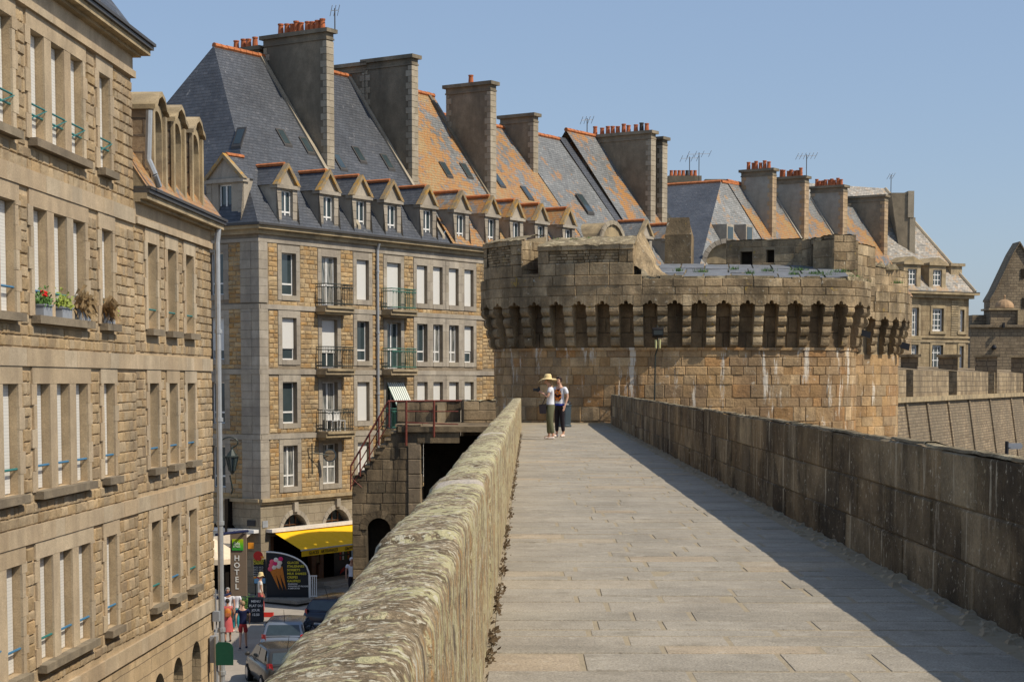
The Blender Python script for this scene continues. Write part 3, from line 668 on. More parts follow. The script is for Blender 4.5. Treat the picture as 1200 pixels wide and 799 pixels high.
# two big merlons on the left
def merlon(u0, u1, ztf, ztb, thick, slopeR=0.):
    a, b = s_of_px(TP1, TL, u0), s_of_px(TP1, TL, u1)
    fr = MB(); panel(fr, TP1, a, b, 3.95, 4.42, wl=.5, wh=1.0, gap=.012, bev=.02, jit=.012, zs=[3.95, 4.42], o0=.5)
    e_ = .42
    panel(fr, TP1, a, a+e_, 4.42, ztf-.22, ch=.36, wl=.3, wh=.5, gap=.012, bev=.02, jit=.014, o0=.5); panel(fr, TP1, b-e_*1.3, b, 4.42, ztf-.22, ch=.36, wl=.3, wh=.7, gap=.012, bev=.02, jit=.014, o0=.5)
    panel(fr, TP1, a+e_, b-e_*1.3, 4.42, ztf-.22, ch=.105, wl=.15, wh=.45, gap=.016, bev=.012, jit=.025, o0=.44)
    panel(fr, TP1, a-.02, b+.02, ztf-.22, ztf, wl=.6, wh=1.2, gap=.008, bev=.02, jit=.01, zs=[ztf-.22, ztf], o0=.53)
    fr.build('merlon_face', 'tower_top', tw)
    co_ = MB(); n = 8
    for k in range(n):
        p, q = a+(b-a)*k/n, a+(b-a)*(k+1)/n
        co_.face([TP1(p, 3.7, .39), TP1(q, 3.7, .39), TP1(q, ztf, .39), TP1(p, ztf, .39)])
    for p, sg in ((a, 1), (b, -1)):
        co_.face([TP1(p+sg*.03, 3.9, .42), TP1(p+sg*.03, ztf-.04, .42), TP1(p+sg*.03, ztb-.04, .47-thick), TP1(p+sg*.03, 3.9, .47-thick)])
        sd = MB()
        panel(sd, lambda s_, z, o, p=p, sg=sg: TP1(p+(-o if sg > 0 else o), z, .5-s_), 0, thick, 3.95, ztf-.05, ch=.34, wl=.35, wh=.8, gap=.012, bev=.02, jit=.012); sd.build('merlon_side', 'tower_top', tw)
    co_.build('merlon_core', 'tower_mortar', tw)
    tp = MB(); nx, ny = max(6, int((b-a)/.12)), 12; vs = []
    for j in range(ny+1):
        for i in range(nx+1):
            f1 = j/ny; z = ztf+(ztb-ztf)*math.sin(f1*math.pi/2)
            p = TP1(a-.03+(b-a+.06)*i/nx, 0, .55-thick*f1); z += mn.noise(Vector((p.x*3, p.y*3, 2)))*.05+mn.noise(Vector((p.x*9, p.y*9, 5)))*.025
            if j == 0: z -= .03
            vs.append((p.x, p.y, z))
    tp.mesh(vs, [(j*(nx+1)+i, j*(nx+1)+i+1, (j+1)*(nx+1)+i+1, (j+1)*(nx+1)+i) for j in range(ny) for i in range(nx)]); tp.build('merlon_top', 'moss_top', tw, smooth=True)
merlon(566, 612, 5.38, 5.62, 1.5); merlon(629, 742, 5.10, 5.50, 2.0)
# sill of the embrasure between them, and the rubble shoulder on the right of the big merlon
m = MB(); a, b = s_of_px(TP1, TL, 611), s_of_px(TP1, TL, 631)
m.pbox(TP1, a, b, 3.95, 4.05, -1.6, .53); m.pbox(TP1, a, b, 4.05, 4.45, -1.6, -.9); m.build('embrasure_sill', 'tower_top', tw)
m = MB(); a, b = s_of_px(TP1, TL, 741), s_of_px(TP1, TL, 800); nx, ny = 34, 20; vs = []
for j in range(ny+1):
    for i in range(nx+1):
        f1, f2 = i/nx, j/ny; p = TP1(a+(b-a)*f1, 0, .45-2.2*f2); z = 3.82+(1.15+.3*f2)*max(0, 1-f1*1.5)**1.3*min(1, f2*4+.25)*(1.25 if f1 < .35 else .9)+.12*f2
        z += mn.noise(Vector((p.x*3, p.y*3, 9)))*.16+mn.noise(Vector((p.x*8, p.y*8, 9)))*.11; vs.append((p.x, p.y, z))
m.mesh(vs, [(j*(nx+1)+i, j*(nx+1)+i+1, (j+1)*(nx+1)+i+1, (j+1)*(nx+1)+i) for j in range(ny) for i in range(nx)]); m.build('broken_shoulder', 'tower_top', tw)
# tapered stone pier
def block_wall(name, parent, p0, p1, z0, z1, thick, mat='tower_top', core='tower_mortar', ch=.4, wl=.4, wh=.9, holes=(), top='moss_top', jit=.015):
    """straight free-standing wall from p0 to p1 (plan), faced with blocks on the side facing the viewer and both ends"""
    P = frame(p0[0], p0[1], p1[0]-p0[0], p1[1]-p0[1], (p1[1]-p0[1]), -(p1[0]-p0[0])); L = math.hypot(p1[0]-p0[0], p1[1]-p0[1])
    l_ = math.hypot(p1[1]-p0[1], p1[0]-p0[0]); d = ((p1[0]-p0[0])/l_, (p1[1]-p0[1])/l_); P = frame(p0[0], p0[1], d[0], d[1], d[1], -d[0])
    m = MB(); panel(m, P, 0, L, z0, z1, ch=ch, wl=wl, wh=wh, jit=jit, holes=holes, bev=.02)
    PR = frame(*P(L, 0, 0)[:2], -d[1], d[0], d[0], d[1]); panel(m, PR, 0, thick, z0, z1, ch=ch, wl=wl, wh=wh, jit=jit, bev=.02)
    PL = frame(*P(0, 0, -thick)[:2], d[1], -d[0], -d[0], -d[1]); panel(m, PL, 0, thick, z0, z1, ch=ch, wl=wl, wh=wh, jit=jit, bev=.02)
    s = m.build(name, mat, parent)
    m = MB(); cells(m, P, 0, L, z0, z1, holes, -.02); q = [P(0.02, z0, -thick+.02), P(L-.02, z0, -thick+.02)]
    for h in holes:
        reveal(m, P, h, .35, -.02); 
    m.face([P(.02, z0, -.02), P(.02, z1, -.02), P(.02, z1, -thick+.02), P(.02, z0, -thick+.02)]); m.face([P(L-.02, z0, -.02), P(L-.02, z0, -thick+.02), P(L-.02, z1, -thick+.02), P(L-.02, z1, -.02)])
    m.face([P(0.02, z0, -thick+.02), P(0.02, z1, -thick+.02), P(L-.02, z1, -thick+.02), P(L-.02, z0, -thick+.02)])
    m.build(name+'_core', core, s)
    if holes:
        m = MB()
        for h in holes: m.face([P(h[0], h[2], -.36), P(h[1], h[2], -.36), P(h[1], h[3], -.36), P(h[0], h[3], -.36)])
        m.build('dark_opening', 'recess', s)
    tp = MB(); nx, ny = max(3, int(L/.15)), max(3, int(thick/.15)); vs = []
    for j in range(ny+1):
        for i in range(nx+1):
            p = P(-.02+(L+.04)*i/nx, 0, .03-(thick+.05)*j/ny); vs.append((p.x, p.y, z1+.02+mn.noise(Vector((p.x*4, p.y*4, z1)))*.06))
    tp.mesh(vs, [(j*(nx+1)+i, j*(nx+1)+i+1, (j+1)*(nx+1)+i+1, (j+1)*(nx+1)+i) for j in range(ny) for i in range(nx)]); tp.build('top_surface', top, s, smooth=True)
    return s
X = lambda u, Y: (u-600)/F*Y
Z = lambda v, Y: at(600, v, Y).z
block_wall('ruined_wall', tw, (X(849, 77.6), 77.6), (X(938, 76.4), 76.4), 4.7, 6.02, .9, holes=((.62, 1.15, 4.9, 5.55), (1.75, 2.1, 5.0, 5.6)), ch=.34)
block_wall('ruined_wall', tw, (X(937, 76.2), 76.2), (X(974, 73.2), 73.2), 4.5, Z(277, 74), 1.0, holes=((.9, 1.3, 4.7, 5.7), (1.9, 2.15, 4.8, 5.9)), ch=.4)
block_wall('ruined_wall', tw, (X(974, 73.2), 73.2), (X(1003, 74.0), 74.0), 4.2, Z(281, 73.5), 1.2, ch=.42, wl=.7, wh=1.4)
block_wall('ruined_wall', tw, (X(1001, 74.2), 74.2), (X(1023, 76.5), 76.5), 3.6, Z(287, 75), 1.2, ch=.42, wl=.5, wh=1.1)
m = MB(); Y = 78; a, b = X(778, Y), X(815, Y); z0, z1, z2 = 4.3, Z(276, Y), Z(255, Y); d = 1.3
m.hexa([(a, Y, z0), (b-.28, Y-.35, z0), (b, Y+d, z0), (a+.1, Y+d, z0), (a, Y, z1), (b-.28, Y-.35, z1), (b, Y+d, z1), (a+.1, Y+d, z1)])
m.hexa([(a, Y, z1+.01), (b-.28, Y-.35, z1+.01), (b, Y+d, z1+.01), (a+.1, Y+d, z1+.01), (a+.12, Y+.15, z2), (b-.34, Y-.05, z2), (b-.25, Y+d-.2, z2), (a+.25, Y+d-.2, z2)])
m.build('stone_pier', 'tower_top', tw)

# second tower of the gate
tw2 = thing('gate_tower', 'farther round gate tower with corbels, half hidden behind the broad one', 'tower', (13.4, 88, -10))
C2 = (13.35, 88.0); R2 = 5.45
pts = [(C2[0]+R2*math.cos(a), C2[1]+R2*math.sin(a)) for a in [rad(x) for x in range(-150, 41, 15)]]
T2, TL2, _ = curve_frame(pts)
m = MB(); panel(m, T2, 0, TL2, -4.6, 1.26, ch=.45, wl=.45, wh=1.1, gap=.008, bev=.022, dep=.022, jit=.012, bulge=.01, sub=.25); m.build('wall_blocks', 'tower', tw2)
m = MB(); n = 90
for k in range(n):
    a, b = TL2*k/n, TL2*(k+1)/n
    m.face([T2(a, -12, -.035), T2(b, -12, -.035), T2(b, 4.1, -.035), T2(a, 4.1, -.035)]); m.face([T2(a, 3.18, .44), T2(b, 3.18, .44), T2(b, 4.0, .44), T2(a, 4.0, .44)]); m.face([T2(a, 3.18, -.02), T2(b, 3.18, -.02), T2(b, 3.18, .5), T2(a, 3.18, .5)])
m.build('core', 'tower_mortar', tw2)
s = .5; cs = []
while s < TL2-.5: corbel(T2, s).build('corbel', 'tower_top', tw2); cs.append(s); s += pitch
m = MB()
for s in cs[:-1]:
    m.pbox(T2, s-.155, s+.155, 2.80, 3.2, .0, .522); arch_fill(m, T2, 0, 0, 3.2, s+pitch/2, pitch/2-.155, 0, .52, n=18, prof=trefoil, depth=.4)
m.build('machicolation_lintels', 'tower_top', tw2)
m = MB(); panel(m, T2, 0, TL2, 3.2, 4.15, ch=.48, wl=.5, wh=1.2, gap=.01, bev=.02, dep=.05, jit=.012, o0=.515, sub=.35); m.build('parapet_blocks', 'tower_top', tw2)
m = MB(); A = [T2(TL2*k/30, 4.15, .52) for k in range(31)]; m.face([tuple(p) for p in A]); m.build('roof_flags', 'lead', tw2)
block_wall('ruined_wall', tw2, (X(1022, 84), 84), (X(1062, 87.4), 87.4), 4.1, Z(316, 86), 1.4, ch=.4, wl=.45, wh=1.0)
m = MB()
for k in range(16):
    u = rng.uniform(1018, 1056); Y = 85+rng.uniform(0, 1.5); p = at(u, 314, Y); s = rng.uniform(.1, .3)
    m.mesh([p+Vector((-s, -s, -.1)), p+Vector((s, -s, -.1)), p+Vector((s, s, -.1)), p+Vector((-s, s, -.1)), p+Vector((rng.uniform(-s, s)*.5, 0, s*1.2))], [(0, 1, 4), (1, 2, 4), (2, 3, 4), (3, 0, 4)])
m.build('loose_stones', 'moss_top', tw2)

# grass tufts on the tower tops
def tuft(m, p, r, n=60, h=.16):
    for _ in range(n):
        q = p+Vector((rng.gauss(0, r), rng.gauss(0, r*.6), 0)); a = rng.uniform(0, 6.28); t_ = Vector((math.cos(a), math.sin(a), 0)); hh = h*rng.uniform(.4, 1.3)
        m.face([q-t_*.014, q+t_*.014, q+t_*.02+Vector((rng.gauss(0, .05), rng.gauss(0, .05), hh))])
m = MB()
for u, v, Y, r in [(968, 323, 69.3, .3), (1000, 325, 70, .25), (985, 318, 70.5, .35), (955, 320, 70, .3), (930, 321, 69.5, .15), (878, 320, 69, .12), (822, 318, 70, .2), (795, 317, 69.5, .12), (760, 306, 68.2, .1), (757, 298, 68.5, .1), (712, 281, 68.6, .12), (690, 281, 68.6, .15), (674, 282, 68.4, .1), (706, 283, 68.2, .08), (655, 282, 68.8, .1), (1052, 331, 84.5, .2), (900, 317, 71, .2), (936, 316, 72, .3), (745, 290, 68.3, .08), (860, 315, 72, .15), (1010, 330, 70, .2)]:
    p = at(u, v+1, Y); tuft(m, p, r*.7, int(40+r*150), .15)
tag(m.build('grass_tufts', 'leaf'), 'green weeds and grass tufts rooted on top of the gate tower', 'weeds', kind='stuff')

# floodlight with cable, spotlights
fl = thing('floodlight', 'dark box floodlight with two pale tubes and a cable down the tower wall', 'floodlight', at(771, 389, 66.2))
p = at(771, 389, 66.2); m = MB(); m.hexa([p+Vector(v) for v in ((-.2, -.1, -.13), (.2, -.1, -.13), (.2, .16, -.2), (-.2, .16, -.2), (-.2, -.16, .1), (.2, -.16, .1), (.2, .14, .17), (-.2, .14, .17))]); m.build('housing', 'black', fl)
m = MB(); m.hexa([p+Vector(v) for v in ((-.165, -.115, -.10), (.165, -.115, -.10), (.165, -.10, -.10), (-.165, -.10, -.10), (-.165, -.155, .06), (.165, -.155, .06), (.165, -.13, .06), (-.165, -.13, .06))]); m.build('lens', 'glass', fl)
for dx in (-.07, .07):
    m = MB(); m.tube(p+Vector((dx, 0, -.28)), p+Vector((dx, 0, -.60)), .045, .03, 8); m.build('tube', 'sack', fl)
m = MB(); m.tube(p+Vector((0, .1, .1)), p+Vector((0, .45, .25)), .02); m.tube(p+Vector((-.0, .1, -.1)), p+Vector((0, .1, -.62)), .02)
q1 = at(770, 410, 66.9); q2 = at(767, 470, 66.98); m.path([p+Vector((0, .1, -.6)), q1, at(768, 416, 66.98), q2], .028); m.build('cable', 'iron', fl)
for u, v, Y, lb in ((1014, 391, 69.0, 'small black spotlight hung under the corbels of the broad tower'), (1059, 405, 85.6, 'small black spotlight on the right edge of the farther tower')):
    p = at(u, v, Y); sp_ = thing('spotlight', lb, 'spotlight', p)
    m = MB(); s = .26 if Y > 80 else .2
    m.hexa([p+Vector((a*s, b*s, c*s)) for a, b, c in ((-1, -.6, -.3), (.8, -.8, -.9), (1, .4, -.9), (-1, .6, -.3), (-1, -.6, .8), (1, -.8, .3), (1, .4, .3), (-1, .6, .8))]); m.build('housing', 'black', sp_)
    m = MB(); m.tube(p, p+Vector((-.5, .5, .35)), .03); m.build('bracket', 'iron', sp_)
# ------------------------------------------------------------------ the row of houses behind : facade line O + t*D, depth w behind it
HO = (-10.68, 76.0); HD = (.5440, .8391); HN = (HD[1], -HD[0])
HF = frame(HO[0], HO[1], HD[0], HD[1], HN[0], HN[1])            # HF(t, z, outward)
HL = frame(HO[0], HO[1], -HN[0], -HN[1], -HD[0], -HD[1])        # left end wall : HL(w, z, outward)
EA, RZ, WR = 6.62, 15.2, 6.0

def cornice(parent, P, s0, s1, z, mat='cornice', ext0=0., ext1=0., drop=.42):
    m = MB(); m.pbox(P, s0-ext0*.35, s1+ext1*.35, z-drop, z-.22, .005, .16); m.pbox(P, s0-ext0*.8, s1+ext1*.8, z-.22, z-.07, .005, .36)
    c = m.build('cornice', mat, parent); g = MB(); g.pbox(P, s0-ext0, s1+ext1, z-.068, z+.03, .005, .46); g.build('gutter', 'gutter', c); return c
def roof_strip(parent, t0, t1, mat, za=EA, zr=RZ, w1=WR, name='roof_slope', poly=None, F_=HF, ridge=True, out=.3):
    sl_ = (zr-za)/w1
    R = lambda t, w_: F_(t, za+sl_*w_, -w_)
    m = MB()
    if poly: m.face([R(*p) for p in poly])
    else: m.face([R(t0, -out*.3), R(t1, -out*.3), R(t1, w1), R(t0, w1)])
    # back slope and party verge
    if not poly: m.face([R(t0, w1), R(t1, w1), F_(t1, za, -2*w1), F_(t0, za, -2*w1)])
    r = m.build(name, mat, parent)
    if ridge:
        g = MB(); a = poly[2][0] if poly else t0; t = a
        while t < t1: e = min(t+.42, t1); g.tube(F_(t+.01, zr+.02, -w1), F_(e, zr+.02+rng.uniform(-.015, .015), -w1), .13, .12, 7); t = e
        g.build('ridge_tiles', 'ridge', r)
    return r
def skylight(parent, t, w_, za=EA, zr=RZ, w1=WR, F_=HF, wd_=.55, ln=.95):
    sl_ = (zr-za)/w1; R = lambda a, b, h: F_(a, za+sl_*b, -b)+Vector(F_(0, w1, zr-za)-F_(0, 0, 0)).normalized()*0+Vector((0, 0, h))
    dw = ln/math.hypot(1, sl_)
    m = MB(); m.hexa([R(t, w_, -.05), R(t+wd_, w_, -.05), R(t+wd_, w_+dw, -.05), R(t, w_+dw, -.05), R(t, w_, .1), R(t+wd_, w_, .1), R(t+wd_, w_+dw, .1), R(t, w_+dw, .1)])
    f_ = m.build('skylight', 'gutter', parent); g = MB(); g.face([R(t+.08, w_+.05, .115), R(t+wd_-.08, w_+.05, .115), R(t+wd_-.08, w_+dw-.05, .115), R(t+.08, w_+dw-.05, .115)]); g.build('pane', 'glass', f_)
def chimney(parent, t0, t1, w0, w1, z0, z1, pots=0, body='render', quo='quoin', F_=HF, label=None, pot0=0., pot1=1., potmat='terracotta', side=True):
    m = MB(); m.pbox(F_, t0, t1, z0, z1-.5, -w1, -w0); c = m.build('chimney', body, parent)
    q = MB(); q2 = MB(); z = z0+.0; k = 0
    while z < z1-.55:
        h = .30; e = .34 if k % 2 else .20
        for (wa, wb) in ((w0, w0+e), (w1-e, w1)):
            (q if wa == w0 else q2).pbox(F_, t0-.03, t0+.2, z+.01, min(z+h, z1-.52)-.01, -wb, -wa+.03*(wa == w0))
        e2 = .20 if k % 2 else min(.34, t1-t0-.1)
        q.pbox(F_, t0+.201, t1+.02, z+.01, min(z+h, z1-.52)-.01, -w0-.25, -w0+.03)
        z += h; k += 1
    q.build('quoins', quo, c); q2.build('quoins', quo, c)
    k_ = MB(); k_.pbox(F_, t0-.05, t1+.05, z1-.50, z1-.42, -w1-.05, -w0+.05); k_.pbox(F_, t0-.02, t1+.02, z1-.42, z1-.18, -w1-.02, -w0+.02); k_.pbox(F_, t0-.16, t1+.16, z1-.18, z1-.0, -w1-.16, -w0+.16); k_.build('cap', 'gutter' if body == 'x' else 'render', c)
    n = pots
    for i in range(n):
        w_ = w0+.25+(w1-w0-.5)*(pot0+(pot1-pot0)*(i+.5)/max(1, n))+rng.uniform(-.05, .05); p = F_((t0+t1)/2+rng.uniform(-.06, .06), z1, -w_); g = MB()
        h = rng.uniform(.42, .6)*(.8 if potmat != 'terracotta' else 1); g.lathe(p, [(.15, 0), (.14, .05), (.115, h*.85), (.14, h*.87), (.14, h), (.10, h), (.09, h*.7)], 10); g.build('chimney_pot', potmat if rng.random() > .12 else 'blackpot', c)
    return c
def party_coping(parent, t, zr=RZ, za=EA, w0=.2, w1=WR, F_=HF, mat='quoin', wd_=.22, h=.16):
    sl_ = (zr-za)/w1; A = lambda a, w_, dz: F_(a, za+sl_*w_+dz, -w_)
    m = MB(); m.hexa([A(t, w0, -.1), A(t+wd_, w0, -.1), A(t+wd_, w1, -.1), A(t, w1, -.1), A(t, w0, h), A(t+wd_, w0, h), A(t+wd_, w1, h), A(t, w1, h)]); m.build('verge_coping', mat, parent)
def dormer(parent, t0, t1, F_=HF, za=EA, zr=RZ, w1=WR, set_=.25, hw=1.75, hg=.95, roof='slate_dark', gable='quoin', style='glass', lich=True, win=True):
    """stone dormer with a small steep pediment, a slate roof running back into the slope"""
    sl_ = (zr-za)/w1; zb = za+.05; zt = zb+hw; za_ = zt+hg; o = -set_; tc = (t0+t1)/2; ww = .37
    h = (tc-ww, tc+ww, zb+.22, zt-.22)
    m = MB(); cells(m, F_, t0, t1, zb-.3, zt, [h], o); reveal(m, F_, h, .2, o)
    for a, n_ in ((t0, -1), (t1, 1)):      # cheeks
        q = [F_(a, zb-.3, o), F_(a, zt, o), F_(a, zt, -(zt-za)/sl_), F_(a, zb-.3, -.05)]; m.face(q)
    for a, b in ((t0, t0+.3), (t1-.3, t1)):
        z = zb-.05
        while z < zt-.1: m.pbox(F_, a+.0, b+.0, z+.01, min(z+.36, zt)-.01, o-.02, o+.02+rng.uniform(0, .012)); z += .36
    m.pbox(F_, t0-.08, t1+.08, zt-.16, zt-.0, o-.3, o+.12)
    m.face([F_(t0, zt, o+.005), F_(t1, zt, o+.005), F_(tc, za_-.12, o+.005)])
    d = m.build('dormer', 'house_ashlar', parent)
    window(d, F_, h, -o+.12, style, .3, 2, fw=.06) if win else None
    g = MB()
    for a in (t0-.14, t1+.14):
        sgn = 1 if a < tc else -1; th = .2
        g.hexa([F_(a, zt-.02, o-.12), F_(a, zt-.02, o+.14), F_(a+sgn*th, zt-.02, o+.14), F_(a+sgn*th, zt-.02, o-.12), F_(tc, za_, o-.12), F_(tc, za_, o+.14), F_(tc, za_-.2, o+.14), F_(tc, za_-.2, o-.12)])
    g.build('gable_coping', M['coping_lichen'] if lich else 'cornice', d)
    r = MB(); wb = (za_-.05-za)/sl_; wa = (zt-za)/sl_
    r.face([F_(t0-.08, zt, o-.05), F_(tc, za_-.08, o-.05), F_(tc, za_-.08, -wb), F_(t0-.08, zt, -wa)]); r.face([F_(t1+.08, zt, o-.05), F_(t1+.08, zt, -wa), F_(tc, za_-.08, -wb), F_(tc, za_-.08, o-.05)])
    rr = r.build('dormer_roof', roof, d); k = MB(); k.tube(F_(tc, za_-.03, o-.1), F_(tc, za_-.03, -wb-.05), .09, n=6); k.build('ridge_tiles', 'ridge', d)
    return d
M['coping_lichen'] = stone('lichened_coping', [(.34, .27, .17)], .3, (.16, .12, .08), .5, lich=[((.42, .24, .06), .50, 3.5)])

# --- corner building : facade t 0..14.4, and the neighbour t 14.4..28.4
bA = thing('corner_building', 'corner building with dark slate hipped roof and an ice cream shop on its ground floor', 'building', HF(0, -9.1))
bB = thing('row_house', 'house with orange lichen covered roof directly behind the embattled corner of the gate tower', 'building', HF(14.45, -9.1), 'houses in the row behind the gate tower')
ROW = [(5.5, 3.70), (2.74, .94), (-.02, -1.80), (-2.76, -4.55)]      # window top, bottom per storey
BAND = [(3.07, 3.27), (.31, .52), (-2.46, -2.25)]
cols = [(1.47, 2.43, 'w'), (4.17, 5.26, 'd'), (6.68, 7.58, 'w'), (8.95, 10.03, 'd'), (11.3, 12.15, 'w'), (12.62, 13.42, 'w'), (13.95, 14.78, 'w'), (15.28, 16.08, 'w'), (18.6, 19.4, 'w')]
styles = [['glass', 'curtain', 'shut', 'shut', 'shut', 'shut', 'shut', 'shut', 'shut'],
          ['half', 'half', 'glass', 'glass', 'glass', 'curtain', 'curtain', 'half', 'half'],
          ['glass', 'curtain', 'shut', 'glass', 'half', 'half', 'shut', 'shut', 'shut'],
          ['curtain', 'curtain', 'shut', 'glass', 'glass', 'glass', 'glass', 'glass', 'glass']]
def facade(parent, t0, t1, colset, P, w_first=True, windows=True):
    holes = []; wins = []
    for (a, b, kd, ci) in colset:
        for r, (zt, zb) in enumerate(ROW):
            lo = zb if kd == 'w' or r == 3 else [3.35, .60, -2.17][r]
            holes.append((a, b, lo, zt)); wins.append((a, b, lo, zt, kd, r, ci))
    m = MB(); cells(m, P, t0, t1, -5.0, EA-.3, holes, 0.); [reveal(m, P, h, .22) for h in holes]; m.build('wall', 'house_mortar', parent)
    big = [(a-.27, b+.27, c-.24, e+.36) for a, b, c, e in holes]+[(t0-1, t1+1, z0-.0, z1+.0) for z0, z1 in BAND]+[(t0-1, t1+1, 5.86, 6.04)]
    if w_first: big.append((-.02, .62, -5, 7))
    m = MB(); panel(m, P, t0, t1, -5.0, 5.88, ch=.2, wl=.2, wh=.5, gap=.014, bev=.018, dep=.02, jit=.012, bulge=.02, holes=big, o0=.022); m.build('rubble_facing', 'house_rubble', parent)
    m = MB()
    for (z0, z1) in BAND+[(5.88, 6.02)]:
        m = MB(); s = t0
        while s < t1-.01: e = min(s+rng.uniform(.9, 1.6), t1); m.pbox(P, s+.0, e-.0, z0, z1, -.05, .06 if z1 < 5.9 else .045); s = e
        m.build('string_band', 'house_ashlar', parent)
    s = t0; m = MB()
    while s < t1-.01: e = min(s+rng.uniform(.5, .9), t1); m.pbox(P, s, e, 6.03, 6.25, -.05, .03); s = e
    m.build('frieze', 'house_ashlar', parent)
    for (a, b, lo, zt, kd, r, ci) in wins:
        st = styles[r][min(ci, 8)]
        h = (a+.01, b-.01, lo, zt)
        wv = window(parent, P, h, .17 if st != 'glass' else .19, st, .27 if kd == 'w' else .42, 1 if kd == 'w' and st != 'curtain' else 2)
        m = MB(); c, e = lo, zt; z = c-.22
        while z < e+.3:     # jamb stones
            z1 = min(z+.42, e+.32)
            m.pbox(P, a-.25, a-.002, z+.004, z1-.004, -.21, .032); m.pbox(P, b+.002, b+.25, z+.004, z1-.004, -.21, .032); z = z1
        m.pbox(P, a, b, e+.002, e+.32, -.21, .034); m.pbox(P, a, b, c-.22, c-.002, -.21, .05)
        m.build('surround', 'house_ashlar', wv)
        if kd == 'd' and r < 3:
            bm = MB(); c = (a+b)/2; z = [3.35, .60, -2.17][r]; W_ = .98
            bm.pbox(P, c-W_-.05, c+W_+.05, z-.30, z-.14, .0, .62); bm.pbox(P, c-W_+.05, c+W_-.05, z-.40, z-.302, .0, .5); bm.pbox(P, c-W_-.0, c+W_, z-.138, z-.03, 0, .70)
            bl = bm.build('balcony', 'cornice', parent)
            rl = MB(); zr_ = z+.93; o = .62
            pts = [(c-W_+.05, .04), (c-W_+.05, o), (c+W_-.05, o), (c+W_-.05, .04)]
            for zz in (zr_, z+.80, z+.08):
                rl.path([P(s_, zz, o_) for s_, o_ in pts], .022, 5)
            k = 0; x = c-W_+.05
            while x <= c+W_-.04: rl.tube(P(x, z+.0, o), P(x, zr_, o), .012, n=4); x += .105
            for ss in (c-W_+.05, c+W_-.05):
                y = .12
                while y < o: rl.tube(P(ss, z, y), P(ss, zr_, y), .012, n=4); y += .105
            x = c-W_+.1
            while x < c+W_-.15: rl.path([P(x, z+.8, o), P(x+.05, z+.68, o), P(x+.1, z+.8, o)], .012, 4); x += .21
            rl.build('railing', 'green_iron' if ci == 3 else 'iron', bl)
facade(bA, 0, 16.9, [(*c, i) for i, c in enumerate(cols) if c[1] < 16.5], HF)
facade(bB, 16.9, 21.5, [(18.6, 19.4, 'd', 8)], HF, False)
# balcony furniture on the third storey
for (tc, tw_) in ((4.45, .5), (5.0, .45)):
    zz = -2.17
    c = thing('balcony_chair', ['white plastic chair, left one on the lowest railed balcony', 'white plastic chair, right one on the lowest railed balcony'][tc > 4.6], 'chair', HF(tc, zz, .3))
    m = MB(); m.pbox(HF, tc-.2, tc+.2, zz+.42, zz+.46, .12, .5); m.build('seat', 'white', c)
    m = MB(); m.pbox(HF, tc-.2, tc+.2, zz+.46, zz+.84, .12, .16); m.build('backrest', 'white', c)
    for a in (-.18, .16):
        for o_ in (.13, .46): m = MB(); m.pbox(HF, tc+a, tc+a+.03, zz-.03, zz+.42, o_, o_+.03); m.build('leg', 'white', c)
# drain pipe
m = MB(); m.path([HF(8.12, 6.3, .22), HF(8.12, 6.0, .12), HF(8.12, -4.9, .12)], .065, 8)
for z in (5.0, 2.2, -.6, -3.3): m.tube(HF(8.12, z, .12), HF(8.12, z+.09, .12), .09, n=8)
m.build('drainpipe', 'zinc', bA)
# striped awning over a lowered balcony door
m = MB(); P = HF; zt = -.05; m.face([P(8.85, zt, .06), P(8.85, zt-1.75, 1.0), P(10.15, zt-1.75, 1.0), P(10.15, zt, .06)]); sa = tag(m.build('window_awning', 'stripe'), 'green and white striped awning let down over a balcony door', 'awning')
# left end wall
holes = [(1.95, 2.75, zb, zt) for zt, zb in ROW]
m = MB(); cells(m, HL, 0, 12, -5.0, EA-.3, holes, 0.); [reveal(m, HL, h, .22) for h in holes]; m.build('end_wall', 'house_mortar', bA)
big = [(a-.27, b+.27, c-.24, e+.36) for a, b, c, e in holes]+[(-1, 13, z0, z1) for z0, z1 in BAND]+[(-1, 13, 5.86, 6.04), (-.02, .95, -5, 7)]
m = MB(); panel(m, HL, 0, 4.2, -5.0, 5.88, ch=.2, wl=.2, wh=.5, gap=.014, bev=.022, dep=.02, jit=.02, bulge=.05, holes=big, o0=.022); m.build('rubble_facing', 'house_rubble', bA)
m = MB()
for (a, b, c, e) in holes:
    z = c-.22
    while z < e+.3:
        z1 = min(z+.42, e+.32); m.pbox(HL, a-.3, a-.002, z+.004, z1-.004, -.21, .032); m.pbox(HL, b+.002, b+.25, z+.004, z1-.004, -.21, .032); z = z1
    m.pbox(HL, a, b, e+.002, e+.32, -.21, .034); m.pbox(HL, a, b, c-.22, c-.002, -.21, .05)
for (z0, z1) in BAND+[(5.88, 6.02)]: m.pbox(HL, -.06, 11, z0, z1, -.05, .06)
m.build('end_dressings', 'house_ashlar', bA)
